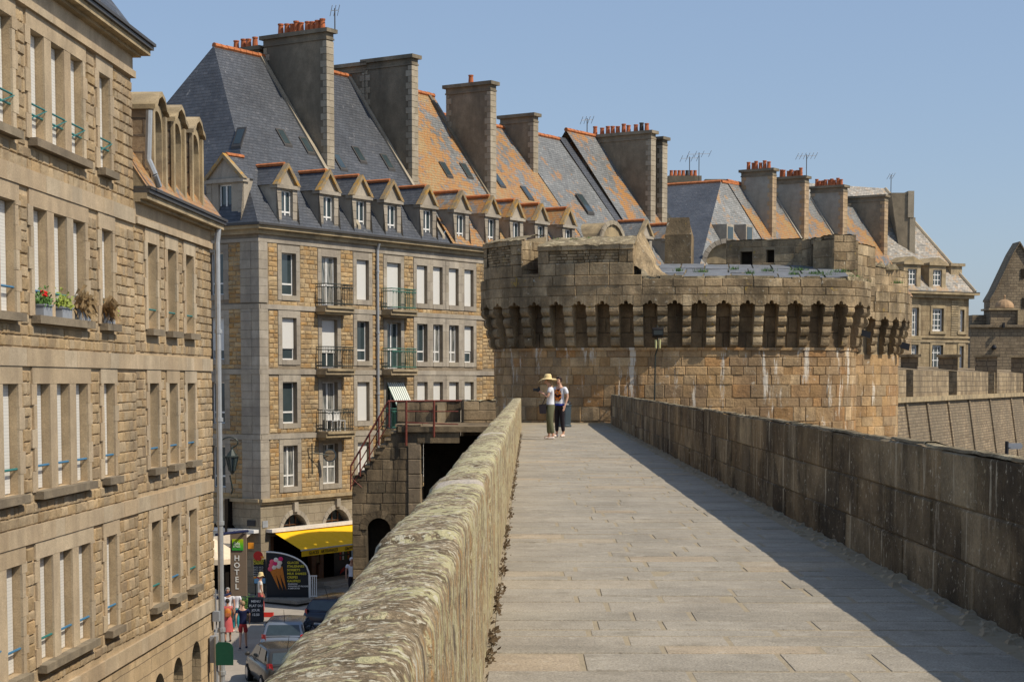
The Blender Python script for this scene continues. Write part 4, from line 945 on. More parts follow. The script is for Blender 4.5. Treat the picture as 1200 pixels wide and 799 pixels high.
# corner quoins, both faces
m = MB(); zz = courses(-5.0, 5.88, .36, .1)
for a, b in zip(zz[:-1], zz[1:]):
    if any(a < z1 and b > z0 for z0, z1 in BAND): 
        a2, b2 = a, b
        for z0, z1 in BAND:
            if a < z1 and b > z0: a2, b2 = (a, z0) if z0-a > b-z1 else (z1, b)
        if b2-a2 < .06: continue
        a, b = a2, b2
    j = rng.uniform(0, .015)
    m.pbox(HF, -.03-j, .52, a+.006, b-.006, -.4, .045+j)
    m.pbox(HL, .40, .98, a+.006, b-.006, -.1, .04+j*2)
m.build('corner_quoins', 'house_ashlar', bA)
for h in holes: window(bA, HL, h, .17, 'half' if .5 < h[3] < 3.2 else 'glass', .27, 1)
cornice(bA, HF, 0, 16.9, EA, ext0=.46); cornice(bA, HL, 0, 12, EA, ext0=.0); cornice(bB, HF, 16.9, 28.4, EA)
# roofs
sl_ = (RZ-EA)/WR; AP = 4.0
R = lambda t, w_: HF(t, EA+sl_*w_, -w_)
roof_strip(bA, 0, 14.45, 'slate_dark', poly=[(-.05, -.1), (7.6, -.1), (7.6, 6), (AP, 6)], name='roof_slope', ridge=False)
g = MB(); t = AP
while t < 7.5: e = t+.42; g.tube(HF(t+.01, RZ+.02, -WR), HF(e, RZ+.02+rng.uniform(-.015, .015), -WR), .13, .12, 7); t = e
g.build('ridge_tiles', 'ridge', bA)
m = MB(); m.face([R(-.05, -.1), R(AP, 6), HF(-.05, EA-.1, -12.1)]); m.face([R(AP, 6), R(14.4, 6), HF(14.4, EA, -12), HF(-.05, EA, -12)]); m.build('hip_slope', 'slate_dark', bA)
roof_strip(bA, 7.6, 14.2, 'slate_dark'); roof_strip(bB, 14.45, 21.2, 'slate_orange'); roof_strip(bB, 21.2, 28.4, M['slate_orange'], zr=14.3, za=EA)
for t in (7.1, 13.75): party_coping(bA, t)
party_coping(bB, 20.6, mat='render')
chimney(bA, 7.45, 7.93, 2.25, 6.0, 9.3, 16.15, 9, pot0=0, pot1=.85)
chimney(bA, 7.45, 7.93, 6.3, 8.3, 9.3, 15.75, 4)
chimney(bA, 14.0, 14.48, 2.2, 5.1, 9.2, 15.95); chimney(bA, 14.0, 14.44, 5.05, 9.8, 9.2, 15.85, 1, pot0=.6, pot1=.9)
chimney(bB, 20.8, 21.3, 2.1, 4.9, 8.9, 15.6, 1, pot0=.2, pot1=.8)
chimney(bB, 28.0, 28.46, 4.0, 6.2, 11.0, 15.0)
for i, (t, w_) in enumerate(((5.05, 2.75), (7.6-1.1, 2.6), (10.4, 2.6), (12.5, 2.5), (8.4, 2.2))): skylight(bA, t, w_)
skylight(bB, 17.6, 2.6); skylight(bB, 19.6, 2.7); skylight(bB, 23.0, 2.9, zr=14.3); skylight(bB, 25.2, 2.5, zr=14.3)
dz = [(1.55, 2.8), (4.4, 5.65), (6.75, 8.0), (9.1, 10.35), (11.95, 13.2), (14.75, 16.0), (17.5, 18.7), (19.8, 21.0), (22.2, 23.4), (25.0, 26.2)]
for i, (a, b) in enumerate(dz): dormer(bA if a < 14.2 else bB, a-.05, b+.05, roof='slate_dark' if i < 5 else 'slate_orange', za=EA, zr=RZ if a < 21 else 14.3)
# left slope : dormer and skylight, built in the end wall frame (slope 8.6 over 4.0)
dormer(bA, 1.05, 3.15, F_=HL, zr=RZ, w1=AP+.05, set_=.3, hw=1.95, hg=1.1, roof='slate_dark')
skylight(bA, 2.35, 1.62, F_=HL, zr=RZ, w1=AP)
# aerial pole on the first chimney
def antenna(name, label, p, h, n=5, wdt=.5):
    a = thing(name, label, 'antenna', p); m = MB(); m.tube(p, p+Vector((0, 0, h)), .03, n=5); m.build('mast', 'gutter', a)
    m = MB(); c = p+Vector((0, 0, h-.1)); m.tube(c-Vector((wdt, .2, .05)), c+Vector((wdt, .2, .05)), .022, n=4)
    for k in range(n): q = c+Vector((wdt, .2, .05))*(-1+2*k/(n-1)); m.tube(q-Vector((.08, -.25, .2)), q+Vector((.08, -.25, .2)), .016, n=4)
    m.build('crossbars', 'zinc', a)
antenna('roof_antenna', 'thin aerial mast on the right edge of the tallest slate roof chimney stack', HF(7.9, 16.1, -2.1), 1.0, 3, .15)

# --- next house t 28.4 .. 38.9, then row of block two
bC = thing('row_house', 'house with grey slate roof and ten orange pots on its broad chimney', 'building', HF(28.4, -9.1), 'houses in the row behind the gate tower')
m = MB(); cells(m, HF, 28.4, 40.4, -9.1, EA-.3, [], 0); m.build('wall', 'rubble_brick', bC); cornice(bC, HF, 28.4, 40.4, EA)
roof_strip(bC, 28.46, 34.0, 'slate_grey', zr=14.35); roof_strip(bC, 34.0, 34.9, 'slate_dark', zr=14.5, ridge=False); roof_strip(bC, 34.8, 40.2, 'slate_bit_orange', zr=15.0)
chimney(bC, 38.35, 38.9, 2.15, 6.6, 8.5, 15.1, 10, pot0=0, pot1=1)
chimney(bC, 39.9, 40.5, 2.2, 5, 8.5, 14.9)
chimney(bC, 31.5, 32.0, 6.6, 8.6, 10, 14.9, 1, potmat='blackpot')
for t, w_ in ((31.0, 2.2), (35.7, 1.9), (37.3, 2.0)): skylight(bC, t, w_, zr=14.6, wd_=.75, ln=1.4)
# round headed dormer and small ones
dormer(bC, 33.6, 35.0, roof='slate_grey', zr=14.5, lich=False); dormer(bC, 36.6, 38.0, roof='slate_bit_orange', zr=14.9, lich=False, set_=.1)
m = MB(); tc, r0 = 29.9, 1.35
k = 12; fr_ = [HF(tc-math.cos(math.pi*i/k)*r0, EA+.9+math.sin(math.pi*i/k)*r0, .0) for i in range(k+1)]
fr_ = [HF(tc-r0, EA-.1, .0)]+fr_+[HF(tc+r0, EA-.1, .0)]
solid_from_front(m, fr_, tuple(HF(0, 0, -2.4)-HF(0, 0, 0))); rd = m.build('round_dormer', 'cornice', bC)
m = MB(); ring(m, lambda s_, z_, o_: HF(s_, z_, o_), tc, r0-.12, EA+.9, .24, .12, 10); m.build('round_hood', 'quoin', rd)
antenna('roof_antenna', 'small aerial beside the left end of the broad chimney with ten pots', at(688, 160, 112), 1.1, 4, .35)
antenna('roof_antenna', 'tall aerial on a long mast, right one of the pair above the grey gap house', at(819, 212, 130), 2.0, 4, .8)
antenna('roof_antenna', 'shorter aerial of the pair above the grey gap house', at(808, 204, 128), 1.2, 4, .6)

# gap house with pale chimney, farther back
bG = thing('row_house', 'pale rendered chimney house squeezed between the broad chimney and the dark slate hip', 'building', HF(44, -9.1, -8), 'houses in the row behind the gate tower')
def px_box(m, u0, u1, v0, v1, Y, d=1.0): m.box(X(u0, Y), X(u1, Y), Y, Y+d, Z(v1, Y), Z(v0, Y))
Y = 132; m = MB(); px_box(m, 783, 818, 214, 330, Y, 1); m.build('chimney', 'render_pale', bG); m = MB(); px_box(m, 781, 820, 206, 214, Y-.1, 1.2); m.build('cap', 'render', bG)
for i in range(7): m = MB(); m.lathe((X(785.5+4.6*i, Y), Y+.5, Z(206, Y)), [(.15, 0), (.14, .1), (.115, .35), (.13, .36), (.13, .44), (.08, .44)], 8); m.build('chimney_pot', 'terracotta' if i != 4 else 'blackpot', bG)
m = MB(); px_box(m, 824, 848, 210, 218, 134, 1); m.build('parapet_cap', 'render', bG)
m = MB(); p = [at(768, 255, 118), at(835, 330, 118), at(768, 330, 118)]; m.face([at(768, 232, 119), at(800, 270, 119), at(800, 330, 119), at(768, 330, 119)]); m.build('roof_slope', 'slate_grey', bG)
bS = thing('stone_house', 'house with arched stone hood in front of the mottled slate hip', 'building', at(905, 310, 112))
m = MB(); ring(m, frame(X(849, 112), 112, 1, 0, 0, -1), 0, 1.25, Z(309, 112), .28, .25, 12); m.build('stone_hood', 'house_ashlar', bS)
m = MB(); k = 12; P = frame(X(849, 112), 112.05, 1, 0, 0, -1); solid_from_front(m, [P(-math.cos(math.pi*i/k)*1.25, Z(309, 112)+math.sin(math.pi*i/k)*1.25, 0) for i in range(k+1)], (0, 1, 0)); m.build('hood_wall', 'cornice', bS)

# block two : hipped pavilion then three chimneys with orange roofs between
b2 = thing('pavilion_house', 'house with mottled slate hip, dark left slope and two small windows in the roof', 'building', HF(48, -9.1))
T0 = 45.2; pa = (lambda t, w_, z: HF(t, z, -w_))
apx = at(845, 213, 124); 
def to_tw(p): dx, dy = p.x-HO[0], p.y-HO[1]; return dx*HD[0]+dy*HD[1], -(dx*HN[0]+dy*HN[1])
# apex on the plane w = 6
def on_w(u, v, w_):
    r = ray(u, v); o = HF(0, 0, -w_); n_ = Vector((HN[0], HN[1], 0)); k = o.dot(n_)/r.dot(n_); p = r*k; return to_tw(p)[0], p.z
ta, zap = on_w(845, 213, 4.6); tb, _ = on_w(818, 300, 0.); tcn, _ = on_w(925, 310, 0.)
m = MB(); m.face([pa(tb, 0, 6.6), pa(ta+9, 0, 6.6), pa(ta+1, 4.6, zap), pa(ta, 4.6, zap)]); m.build('roof_front', 'slate_mid', b2)
m = MB(); m.face([pa(tb, 0, 6.6), pa(ta, 4.6, zap), pa(ta, 12, zap), pa(tb, 17, 6.6)]); m.build('roof_side', 'slate_dark', b2)  # side slope lies in shade: darker slate puts that into the colour
m = MB(); m.tube(pa(ta, 4.6, zap), pa(ta, 12, zap), .14, n=6); m.tube(pa(ta, 4.6, zap), pa(ta+3, 4.6, zap+.05), .14, n=6); m.build('ridge_tiles', 'ridge', b2)
m = MB(); cells(m, HF, tb, ta+12, -9.1, 6.6, [], 0); m.build('wall', 'rubble_brick', b2)
for u in (838, 863):
    t_, z_ = on_w(u, 277, 2.1); m = MB(); P = HF; sl2 = (zap-6.6)/4.6; w_ = (z_-6.6)/sl2
    m.pbox(P, t_-.1, t_+.95, z_-.65, z_+.75, -w_-.6, -w_+.6); f_ = m.build('roof_window', 'house_ashlar', b2); g = MB(); g.pbox(P, t_+.05, t_+.8, z_-.5, z_+.6, -w_+.58, -w_+.62); g.build('pane', 'glass', f_)
b2r = []
tt = [(55.6, 56.2, 909, 869, 199), (61.0, 61.7, 947, 907, 209), (68.0, 68.8, 992, 950, 220), (76.3, 77.0, 1040, 993, 228)]
labs = ['house whose grey chimney has six orange pots, just right of the mottled slate hip', 'house whose grey chimney has seven pots, second right of the mottled slate hip', 'house whose grey chimney has nine small pots, third right of the mottled hip', 'house with the brown potless chimney next to the pale speckled roof']
prev = ta+.9
for i, (t0, t1, ur, ul, v) in enumerate(tt):
    b = thing('row_house', labs[i], 'building', HF(t0, -9.1), 'houses in the row behind the gate tower')
    m = MB(); cells(m, HF, prev, t1, -9.1, 6.6, [], 0); m.build('wall', 'rubble_brick', b)
    rs = roof_strip(b, prev, t1, M['slate_orange'], za=6.72, zr=zap+.12, w1=4.6, ridge=(i == 0))
    # depth of the slab from its left picture edge
    o = HF(t0, 0, 0); n_ = Vector((HD[0], HD[1], 0)); r = ray(ul, v); k = o.dot(n_)/r.dot(n_); w1 = to_tw(r*k)[1]; r = ray(ur, v); o2 = HF(t1, 0, 0)
    chimney(b, t0, t1, 2.1, w1, 9.3, 14.55, [6, 7, 9, 0][i], body='render' if i == 3 else 'render_pale', quo='quoin_orange', pot0=.0, pot1=1.)
    if i in (1, 2): party_coping(b, t0-.3, zr=zap+.12, za=6.72, w1=4.6, mat='render_pale')
    prev = t1
    if i == 1: b2r_ = b
skylight(b2r_, 64.5, 1.5, za=6.72, zr=zap+.12, w1=4.6)
antenna('roof_antenna', 'aerial with many bars above the chimney with seven pots', at(945, 208, 128), 1.6, 6, .7)
antenna('roof_antenna', 'single aerial left of the tapered chimney of the pale speckled roof', at(1044, 226, 142), 1.4, 3, .25)

# end house with pale speckled roof, frontal
bE = thing('mansion', 'pale mansion with speckled hipped roof and white paned windows ending the row', 'building', (X(1095, 150), 150, -9))
YE = 150; PE = frame(X(1000, YE), YE, .86, .5, .5, -.86); dE = math.hypot(.86, .5)
def sx(u): k = (u-600)/F; return (k*YE-X(1000, YE))/(.86/dE-.5/dE*k)
YM = YE+.5*sx(1090); zc = Z(345, YM)
wv = [(sx(1066), sx(1074), Z(395, YM), Z(361, YM)), (sx(1090), sx(1103), Z(388, YM), Z(361, YM)), (sx(1066), sx(1074), Z(440, YM), Z(404, YM)), (sx(1090), sx(1103), Z(440, YM), Z(404, YM)), (sx(1122), sx(1127), Z(388, YM), Z(362, YM)), (sx(1122), sx(1127), Z(440, YM), Z(405, YM))]
xe = sx(1132.5)
m = MB(); cells(m, PE, -6, xe, -9, zc, wv, 0); [reveal(m, PE, h, .35) for h in wv]
PER = frame(*PE(xe, 0)[:2], -.5, .86, .86, .5); cells(m, PER, 0, 12, -9, zc, [], 0); m.build('wall', 'far_ashlar', bE)
m = MB()
for h in wv: m.pbox(PE, h[0]-.22, h[0], h[2]-.2, h[3]+.2, -.1, .06); m.pbox(PE, h[1], h[1]+.22, h[2]-.2, h[3]+.2, -.1, .06); m.pbox(PE, h[0]-.1, h[1]+.1, h[3], h[3]+.25, -.1, .065); m.pbox(PE, h[0]-.3, h[1]+.3, h[2]-.24, h[2], -.1, .12)
for zz in (Z(396, YM), Z(401, YM)): m.pbox(PE, -6, xe+.08, zz, zz+.16, -.05, .10)
for k in range(16): m.pbox(PE, sx(1112), sx(1120), Z(395, YM)+k*.2, Z(395, YM)+k*.2+.15, -.05, .05)
m.build('dressings', 'cornice', bE)
for h in wv: window(bE, PE, h, .2, 'glass', 0, 4, fw=.17)
m = MB(); m.pbox(PE, -6, xe+.3, zc-.3, zc, -.1, .35); m.pbox(PE, -6, xe+.6, zc, zc+.2, -.1, .7); c_ = m.build('cornice', 'cornice', bE)
m = MB(); m.pbox(PE, -6, xe+.62, zc+.2, zc+.26, -.1, .72); m.build('gutter', 'gutter', c_)
hip = at(1037, 221, YM+8); lft = hip-Vector((.86, .5, 0))*14; m = MB(); m.face([PE(-8, zc+.25, .4), PE(xe+.35, zc+.25, .4), hip, lft]); m.face([PE(xe+.35, zc+.25, .4), PE(xe+.35, zc+.25, -16), hip]); m.build('roof_slope', 'slate_pale', bE)
m = MB(); m.tube(PE(xe+.35, zc+.3, .4), hip, .16, n=6); m.build('hip_tiles', 'quoin', bE)
for u in (1065, 1094.5):
    z0 = zc+.26; a = sx(u)-.95; b_ = sx(u)+.95; m = MB(); h = (sx(u)-.5, sx(u)+.5, z0+.1, z0+1.85); cells(m, PE, a, b_, z0, z0+2.2, [h], .1); reveal(m, PE, h, .2, .1)
    for q in (a, b_): m.face([PE(q, z0, .1), PE(q, z0+2.2, .1), PE(q, z0+2.2, -1.6), PE(q, z0, -1.6)])
    m.pbox(PE, a-.15, b_+.15, z0+2.2, z0+2.4, -1.9, .3); m.mesh([PE(a-.1, z0+2.4, .25), PE(b_+.1, z0+2.4, .25), PE((a+b_)/2, z0+2.9, .25), PE(a-.1, z0+2.4, -2), PE(b_+.1, z0+2.4, -2), PE((a+b_)/2, z0+2.9, -2)], [(0, 1, 2), (0, 2, 5, 3), (1, 4, 5, 2)])
    d_ = m.build('dormer', 'cornice', bE); window(d_, PE, h, .05, 'glass', 0, 4, fw=.08)
m = MB(); z0 = zc+.26; PS = PER
m.pbox(PS, 1.0, 2.6, z0, z0+2.3, -1.2, .1); m.pbox(PS, .8, 2.8, z0+2.3, z0+2.55, -1.4, .3); m.pbox(PS, 5.0, 6.6, z0, z0+2.3, -1.2, .1); m.pbox(PS, 4.8, 6.8, z0+2.3, z0+2.55, -1.4, .3); m.build('side_dormer', 'cornice', bE)
# its chimney, tapering slab
m = MB(); Yc = YM+2.5; zc0, zc1 = Z(292, Yc), Z(226, Yc)
m.hexa([(X(1052, Yc), Yc, zc0-1), (X(1068, Yc), Yc, zc0-1), (X(1068, Yc), Yc+4.5, zc0-1), (X(1052, Yc), Yc+4.5, zc0-1), (X(1040, Yc), Yc, zc1), (X(1063.5, Yc), Yc, zc1), (X(1063.5, Yc), Yc+4.5, zc1), (X(1040, Yc), Yc+4.5, zc1)])
ch = m.build('chimney', 'render', bE); m = MB(); m.box(X(1059.5, Yc), X(1066.5, Yc), Yc-.12, Yc+4.6, Z(255, Yc), zc1+.15); m.box(X(1062, Yc), X(1068.5, Yc), Yc-.08, Yc+4.6, zc0-.5, Z(255, Yc)-.003); m.build('quoins', 'quoin', ch)
# ------------------------------------------------------------------ the two houses on the left of the street
LA = math.atan(.0441); LD = (math.sin(LA), math.cos(LA)); LN = (LD[1], -LD[0])
LX0 = -9.524
def LF(s, z, o=0.):     # s is the distance ahead (y), o outward (towards the street)
    return Vector((LX0+.0441*s+LN[0]*o, s+LN[1]*o, z))
YS, YE_ = 37.5, 45.0
bT = thing('stone_house', 'tall tan rubble stone house with triple windows, nearest on the left', 'building', LF(30, -10.1))
bL = thing('stone_house', 'lower tan stone house with three round topped dormers, left of the drainpipe', 'building', LF(41, -10.1))
FL = [3.26, .26, -2.74, -5.74]
def left_house(b, s0, s1, top, wins, floors, big_extra=()):
    holes = [(a, e, zb, zt) for (a, e) in wins for (zt, zb) in floors]
    m = MB(); cells(m, LF, s0, s1, -5.75, top, holes, 0.)
    for h in holes: reveal(m, LF, h, .2)
    m.build('wall', 'tan_mortar', b)
    big = [(a-.3, e+.3, c-.2, d+.34) for a, e, c, d in holes]+[(s0-1, s1+1, z-.02, z+.34) for z in FL if z < top-.5]+list(big_extra)
    m = MB(); panel(m, LF, s0, s1, -5.70, min(top, 6.16 if top > 5 else 3.26), ch=.20, wl=.16, wh=.5, gap=.010, bev=.018, dep=.03, jit=.013, bulge=.008, holes=big, o0=.03); m.build('rubble_facing', 'tan_rubble', b)
    # dressings : mullions, jambs, lintels
    hs = sorted(holes)
    for (zt, zb) in floors:
        ws = sorted(wins); i = 0
        while i < len(ws):
            j = i; m = MB()
            while j+1 < len(ws) and ws[j+1][0]-ws[j][1] < .6: j += 1
            a, e = ws[i][0], ws[j][1]
            for k in range(i, j): m.pbox(LF, ws[k][1]+.001, ws[k+1][0]-.001, zb, zt, -.195, .035)
            z = zb-.02; alt = 0
            while z < zt+.02:
                z1 = min(z+rng.uniform(.30, .42), zt+.03); wd_ = .17 if alt else .29; alt = 1-alt
                m.pbox(LF, a-wd_, a-.001, z+.003, z1-.003, -.195, .036+rng.uniform(0, .01)); m.pbox(LF, e+.001, e+(.46-wd_), z+.003, z1-.003, -.195, .036+rng.uniform(0, .01)); z = z1
            m.pbox(LF, a-.22, e+.22, zt+.004, zt+.30, -.195, .040)
            i = j+1; m.build('window_surround', 'tan_ashlar', b)
    for (zt, zb) in floors:
        ws = sorted(wins); i = 0
        while i < len(ws):
            j = i
            while j+1 < len(ws) and ws[j+1][0]-ws[j][1] < .6: j += 1
            m = MB(); m.pbox(LF, ws[i][0]-.12, ws[j][1]+.12, zb-.14, zb-.002, -.19, .17); i = j+1; m.build('sill', M['sill'], b)
    for z in FL:
        if z > top-.5: continue
        s = s0; m = MB()
        while s < s1-.01:
            e = min(s+rng.uniform(.5, 1.1), s1); m.pbox(LF, s, e, z, z+.30, -.05, .058+rng.uniform(0, .006)); s = e
        m.build('string_band', 'tan_ashlar', b)
    return holes
M['sill'] = stone('grey_sill_stone', [(.25, .20, .14), (.30, .25, .175)], .3, (.12, .10, .075), .6)
floorsT = [(zt+2.97 if False else z-.30, z-.30-1.83) for z, zt in [(6.24, 0), (3.26, 0), (.26, 0), (-2.74, 0)]]
winsT = [(25.0, 25.78), (26.2, 26.98), (27.8-.03, 28.55), (28.97, 29.75), (30.72, 31.5), (31.9, 32.68), (33.08, 33.86), (34.98, 35.76)]
left_house(bT, 22, YS, 6.2, winsT, floorsT)
winsL = [(38.6, 39.42), (40.4, 41.22), (42.2, 43.02)]
left_house(bL, YS, YE_, 3.3, winsL, floorsT[1:])
for b, wins, fl in ((bT, winsT, floorsT), (bL, winsL, floorsT[1:])):
    for fi, (zt, zb) in enumerate(fl):
        for wi, (a, e) in enumerate(wins):
            wn = window(b, LF, (a, e, zb, zt), .17, 'glass', .4, 1, fw=.07)
            if b is bT or rng.random() < .2:
                m = MB(); m.pbox(LF, a+.02, e-.02, zb+(.02 if b is bT else 1.0), zt-.01, -.155, -.13); m.build('shutter', 'shutter', wn)
            # safety rail across the opening
            m = MB(); zr_ = zb+.42; m.tube(LF(a, zr_, -.02), LF(e, zr_, -.02), .022, n=6)
            if b is bT and fi == 0 or (b is bT and wi < 3): m.tube(LF(a, zr_+.16, .02), LF(e, zr_+.16, .02), .018, n=6); m.tube(LF(a, zr_-.1, .0), LF(e, zr_+.14, .06), .012, n=4)
            m.build('safety_rail', 'turq' if fi == 0 or rng.random() < .25 else 'bluem', wn)
# entablatures
def entab(b, s0, s1, z, ext, mat='tan_ashlar', r0=True):
    m = MB(); s = s0
    while s < s1-.01: e = min(s+rng.uniform(.8, 1.4), s1+(.06 if s+1.4 > s1 else 0)); m.pbox(LF, s+.003, e-.003, z, z+.14, -.4, .10); s = e
    m.pbox(LF, s0, s1+.02, z+.141, z+.44, -.4, .045)
    m.build('frieze', mat, b)
    m = MB(); m.pbox(LF, s0, s1+ext*.45, z+.441, z+.50, -.4, ext*.45); m.pbox(LF, s0, s1+ext*.85, z+.501, z+.62, -.4, ext*.85); c = m.build('cornice', 'cornice', b)
    m = MB(); m.pbox(LF, s0, s1+ext, z+.621, z+.69, -.4, ext); m.pbox(LF, s0, s1+ext*1.1, z+.70, z+.76, -.4, ext*1.1); m.build('gutter', 'gutter', c)
entab(bT, 22, YS, 6.24, .40); entab(bL, YS+.01, YE_, 3.28, .36)
# end walls
E1 = frame(*LF(YS, 0)[:2], -1, .0441, .0441, 1); E2 = frame(*LF(YE_, 0)[:2], -1, .0441, .0441, 1)
m = MB(); cells(m, E1, 0, 12, 3.0, 6.9, [], 0); m.build('end_wall', 'rubble_brick', bT)
m = MB(); cells(m, E2, 0, 12, -10.2, 3.9, [], 0); m.build('end_wall', 'rubble_brick', bL)
# ground floor with arches
def ground_floor(b, s0, s1, arches):
    m = MB(); xs = sorted(arches); cur = s0
    for (tc, r, zs) in xs:
        if tc-r > cur: m.face([LF(cur, -10.3), LF(tc-r, -10.3), LF(tc-r, -5.76), LF(cur, -5.76)])
        arch_fill(m, LF, 0, 0, -5.76, tc, r, zs, 0., depth=.35)
        m.face([LF(tc-r, -10.3), LF(tc-r, -10.3, -.35), LF(tc-r, zs, -.35), LF(tc-r, zs)]); m.face([LF(tc+r, -10.3), LF(tc+r, zs), LF(tc+r, zs, -.35), LF(tc+r, -10.3, -.35)])
        cur = tc+r
    m.face([LF(cur, -10.3), LF(s1, -10.3), LF(s1, -5.76), LF(cur, -5.76)]); m.build('ground_floor_wall', 'ashlar_brick', b)
    for (tc, r, zs) in xs:
        m = MB(); m.pbox(LF, tc-r, tc+r, -10.3, zs+r, -.42, -.36); d = m.build('door', 'bluem', b)
        m = MB(); m.pbox(LF, tc-r+.12, tc+r-.1, zs-1.8, zs-.1, -.359, -.35); m.build('pane', 'glass', d)
M['ashlar_brick'] = stone('ground_floor_ashlar', [(.50, .37, .22), (.57, .43, .265), (.53, .395, .235)], .25, (.2, .16, .11), .4, bdist=.015, brick=(.75, .33, .01, (.30, .23, .15)))
M['ashlar_brick2'] = stone('granite_ashlar', [(.30, .25, .175), (.37, .315, .225), (.34, .28, .20)], .25, (.14, .115, .08), .5, bdist=.015, brick=(.8, .36, .01, (.22, .18, .12)))
def gf(b, *a): ground_floor(b, *a)
gf(bT, 22, YS, [(31.5, .6, -7.2), (35.2, .6, -7.0)]); gf(bL, YS, YE_, [(39.25, .52, -6.95), (41.05, .50, -6.85), (42.95, .50, -6.75)])
# roofs
m = MB(); m.face([LF(22, 6.95, .3), LF(YS, 6.95, .3), LF(YS-3.5, 11.2, -2.6), LF(22, 11.2, -2.6)]); m.face([LF(YS, 6.95, .3), LF(YS+.2, 6.95, -10), LF(YS-3.5, 11.2, -6), LF(YS-3.5, 11.2, -2.6)]); m.build('roof_slope', 'slate_dark', bT)
p = at(139, 8, 37.0)
m = MB(); m.pbox(LF, 33.6, 34.9, 7.0, 8.15, -.9, .1); m.pbox(LF, 33.5, 35.0, 8.15, 8.3, -1, .2); m.build('dormer', 'cornice', bT)
zt = 4.04; m = MB(); m.face([LF(YS, zt, .3), LF(YE_+.3, zt, .3), LF(YE_-1.2, zt+2.4, -1.3), LF(YS, zt+2.4, -1.3)]); m.face([LF(YE_+.3, zt, .3), LF(YE_+.3, zt, -9), LF(YE_-1.2, zt+2.4, -7), LF(YE_-1.2, zt+2.4, -1.3)]); m.face([LF(YS, zt+2.4, -1.3), LF(YE_-1.2, zt+2.4, -1.3), LF(YE_-1.2, zt+2.6, -7), LF(YS, zt+2.6, -7)]); m.build('mansard_roof', 'slate_orange', bL); m = MB(); m.face([LF(YS+.015, zt-.1, .3), LF(YS+.015, zt-.1, -1.4), LF(YS+.015, zt+2.4, -1.3), LF(YS+.015, zt, .3)]); m.build('verge', 'cornice', bL)
for k, tc in enumerate((39.25, 41.1, 42.95)):
    r = .40; a, e = tc-.60, tc+.60; zs = zt+1.38; z0 = zt+.02
    m = MB(); n = 10
    for q, (x0, x1) in enumerate(((a, tc-r), (tc+r, e))): m.face([LF(x0, z0, .12), LF(x1, z0, .12), LF(x1, zs, .12), LF(x0, zs, .12)])
    arch_fill(m, LF, 0, 0, zs+r+.14, tc, r, zs, .12, depth=.35); 
    for (x0, x1) in ((a, tc-r), (tc+r, e)): m.face([LF(x0, zs, .12), LF(x1, zs, .12), LF(x1, zs+r+.14, .12), LF(x0, zs+r+.14, .12)])
    for x in (tc-r, tc+r): m.face([LF(x, z0, .12), LF(x, z0, -.23), LF(x, zs, -.23), LF(x, zs, .12)])
    # pilaster edges and curved hood
    for x0, x1 in ((a-.02, a+.14), (e-.14, e+.02)): m.pbox(LF, x0, x1, z0, zs+r-.05, .121, .19)
    hood = [(a-.07, zs+r-.04), (a+.02, zs+r+.02), (tc-.42, zs+r+.06), (tc-.28, zs+r+.22), (tc, zs+r+.32), (tc+.28, zs+r+.22), (tc+.42, zs+r+.06), (e-.02, zs+r+.02), (e+.07, zs+r-.04)]
    for (x0, y0), (x1, y1) in zip(hood[:-1], hood[1:]): m.hexa([LF(x0, y0, .24), LF(x1, y1, .24), LF(x1, y1, -1.4), LF(x0, y0, -1.4), LF(x0, y0+.1, .24), LF(x1, y1+.1, .24), LF(x1, y1+.1, -1.4), LF(x0, y0+.1, -1.4)])
    d = m.build('dormer', 'cornice', bL)
    m = MB(); cells(m, frame(*LF(a, 0, .10)[:2], -LN[0], -LN[1], -LD[0], -LD[1]), 0, 1.6, z0, zs+r, [], 0); cells(m, frame(*LF(e, 0, .10)[:2], -LN[0], -LN[1], LD[0], LD[1]), 0, 1.6, z0, zs+r, [], 0); m.build('cheek', 'castle', d)
    m = MB(); m.pbox(LF, tc-r, tc+r, z0, zs+r, -.24, -.2); wn = m.build('window', 'white', d); m = MB(); m.pbox(LF, tc-r+.06, tc-.03, z0+.1, zs+r-.1, -.19, -.18); m.pbox(LF, tc+.03, tc+r-.06, z0+.1, zs+r-.1, -.19, -.18); m.build('pane', 'glass', wn)
# pedimented dormer on the hipped end
P = frame(*LF(YE_-.2, 0, -.6)[:2], -1, .0441, .0441, 1)
m = MB(); cells(m, LF, 44.2, 44.95, zt, zt+1.75, [(44.42, 44.75, zt+.3, zt+1.3)], -.75); 
m.pbox(LF, 44.1, 45.15, zt+1.75, zt+1.85, -1.9, -.62); m.mesh([LF(44.1, zt+1.86, -.64), LF(45.15, zt+1.86, -.64), LF(44.6, zt+2.7, -.64), LF(44.1, zt+1.86, -1.9), LF(45.15, zt+1.86, -1.9), LF(44.6, zt+2.7, -1.9)], [(0, 1, 2), (0, 2, 5, 3), (1, 4, 5, 2), (3, 5, 4)])
m.face([LF(44.95, zt, -.75), LF(44.95, zt, -1.8), LF(44.95, zt+1.75, -1.8), LF(44.95, zt+1.75, -.75)]); m.build('end_dormer', 'cornice', bL)
m = MB(); m.pbox(LF, 39.5, 41.2, 5.6, 7.0, -3.4, -2.2); m.pbox(LF, 39.3, 41.4, 7.0, 7.14, -3.6, -2.0)
ch = m.build('chimney', 'cornice', bL)
for x in (39.9, 40.5): m = MB(); m.lathe(LF(x, 7.14, -2.8), [(.15, 0), (.16, .2), (.1, .3), (0, .34)], 8); m.build('chimney_pot', 'blackpot', ch)
m = MB(); m.path([LF(37.62, 5.6, .35), LF(37.66, 4.6, .3), LF(37.72, 4.3, .42), LF(37.95, 4.08, .45)], .07, 8); m.build('lead_pipe', 'zinc', bL)
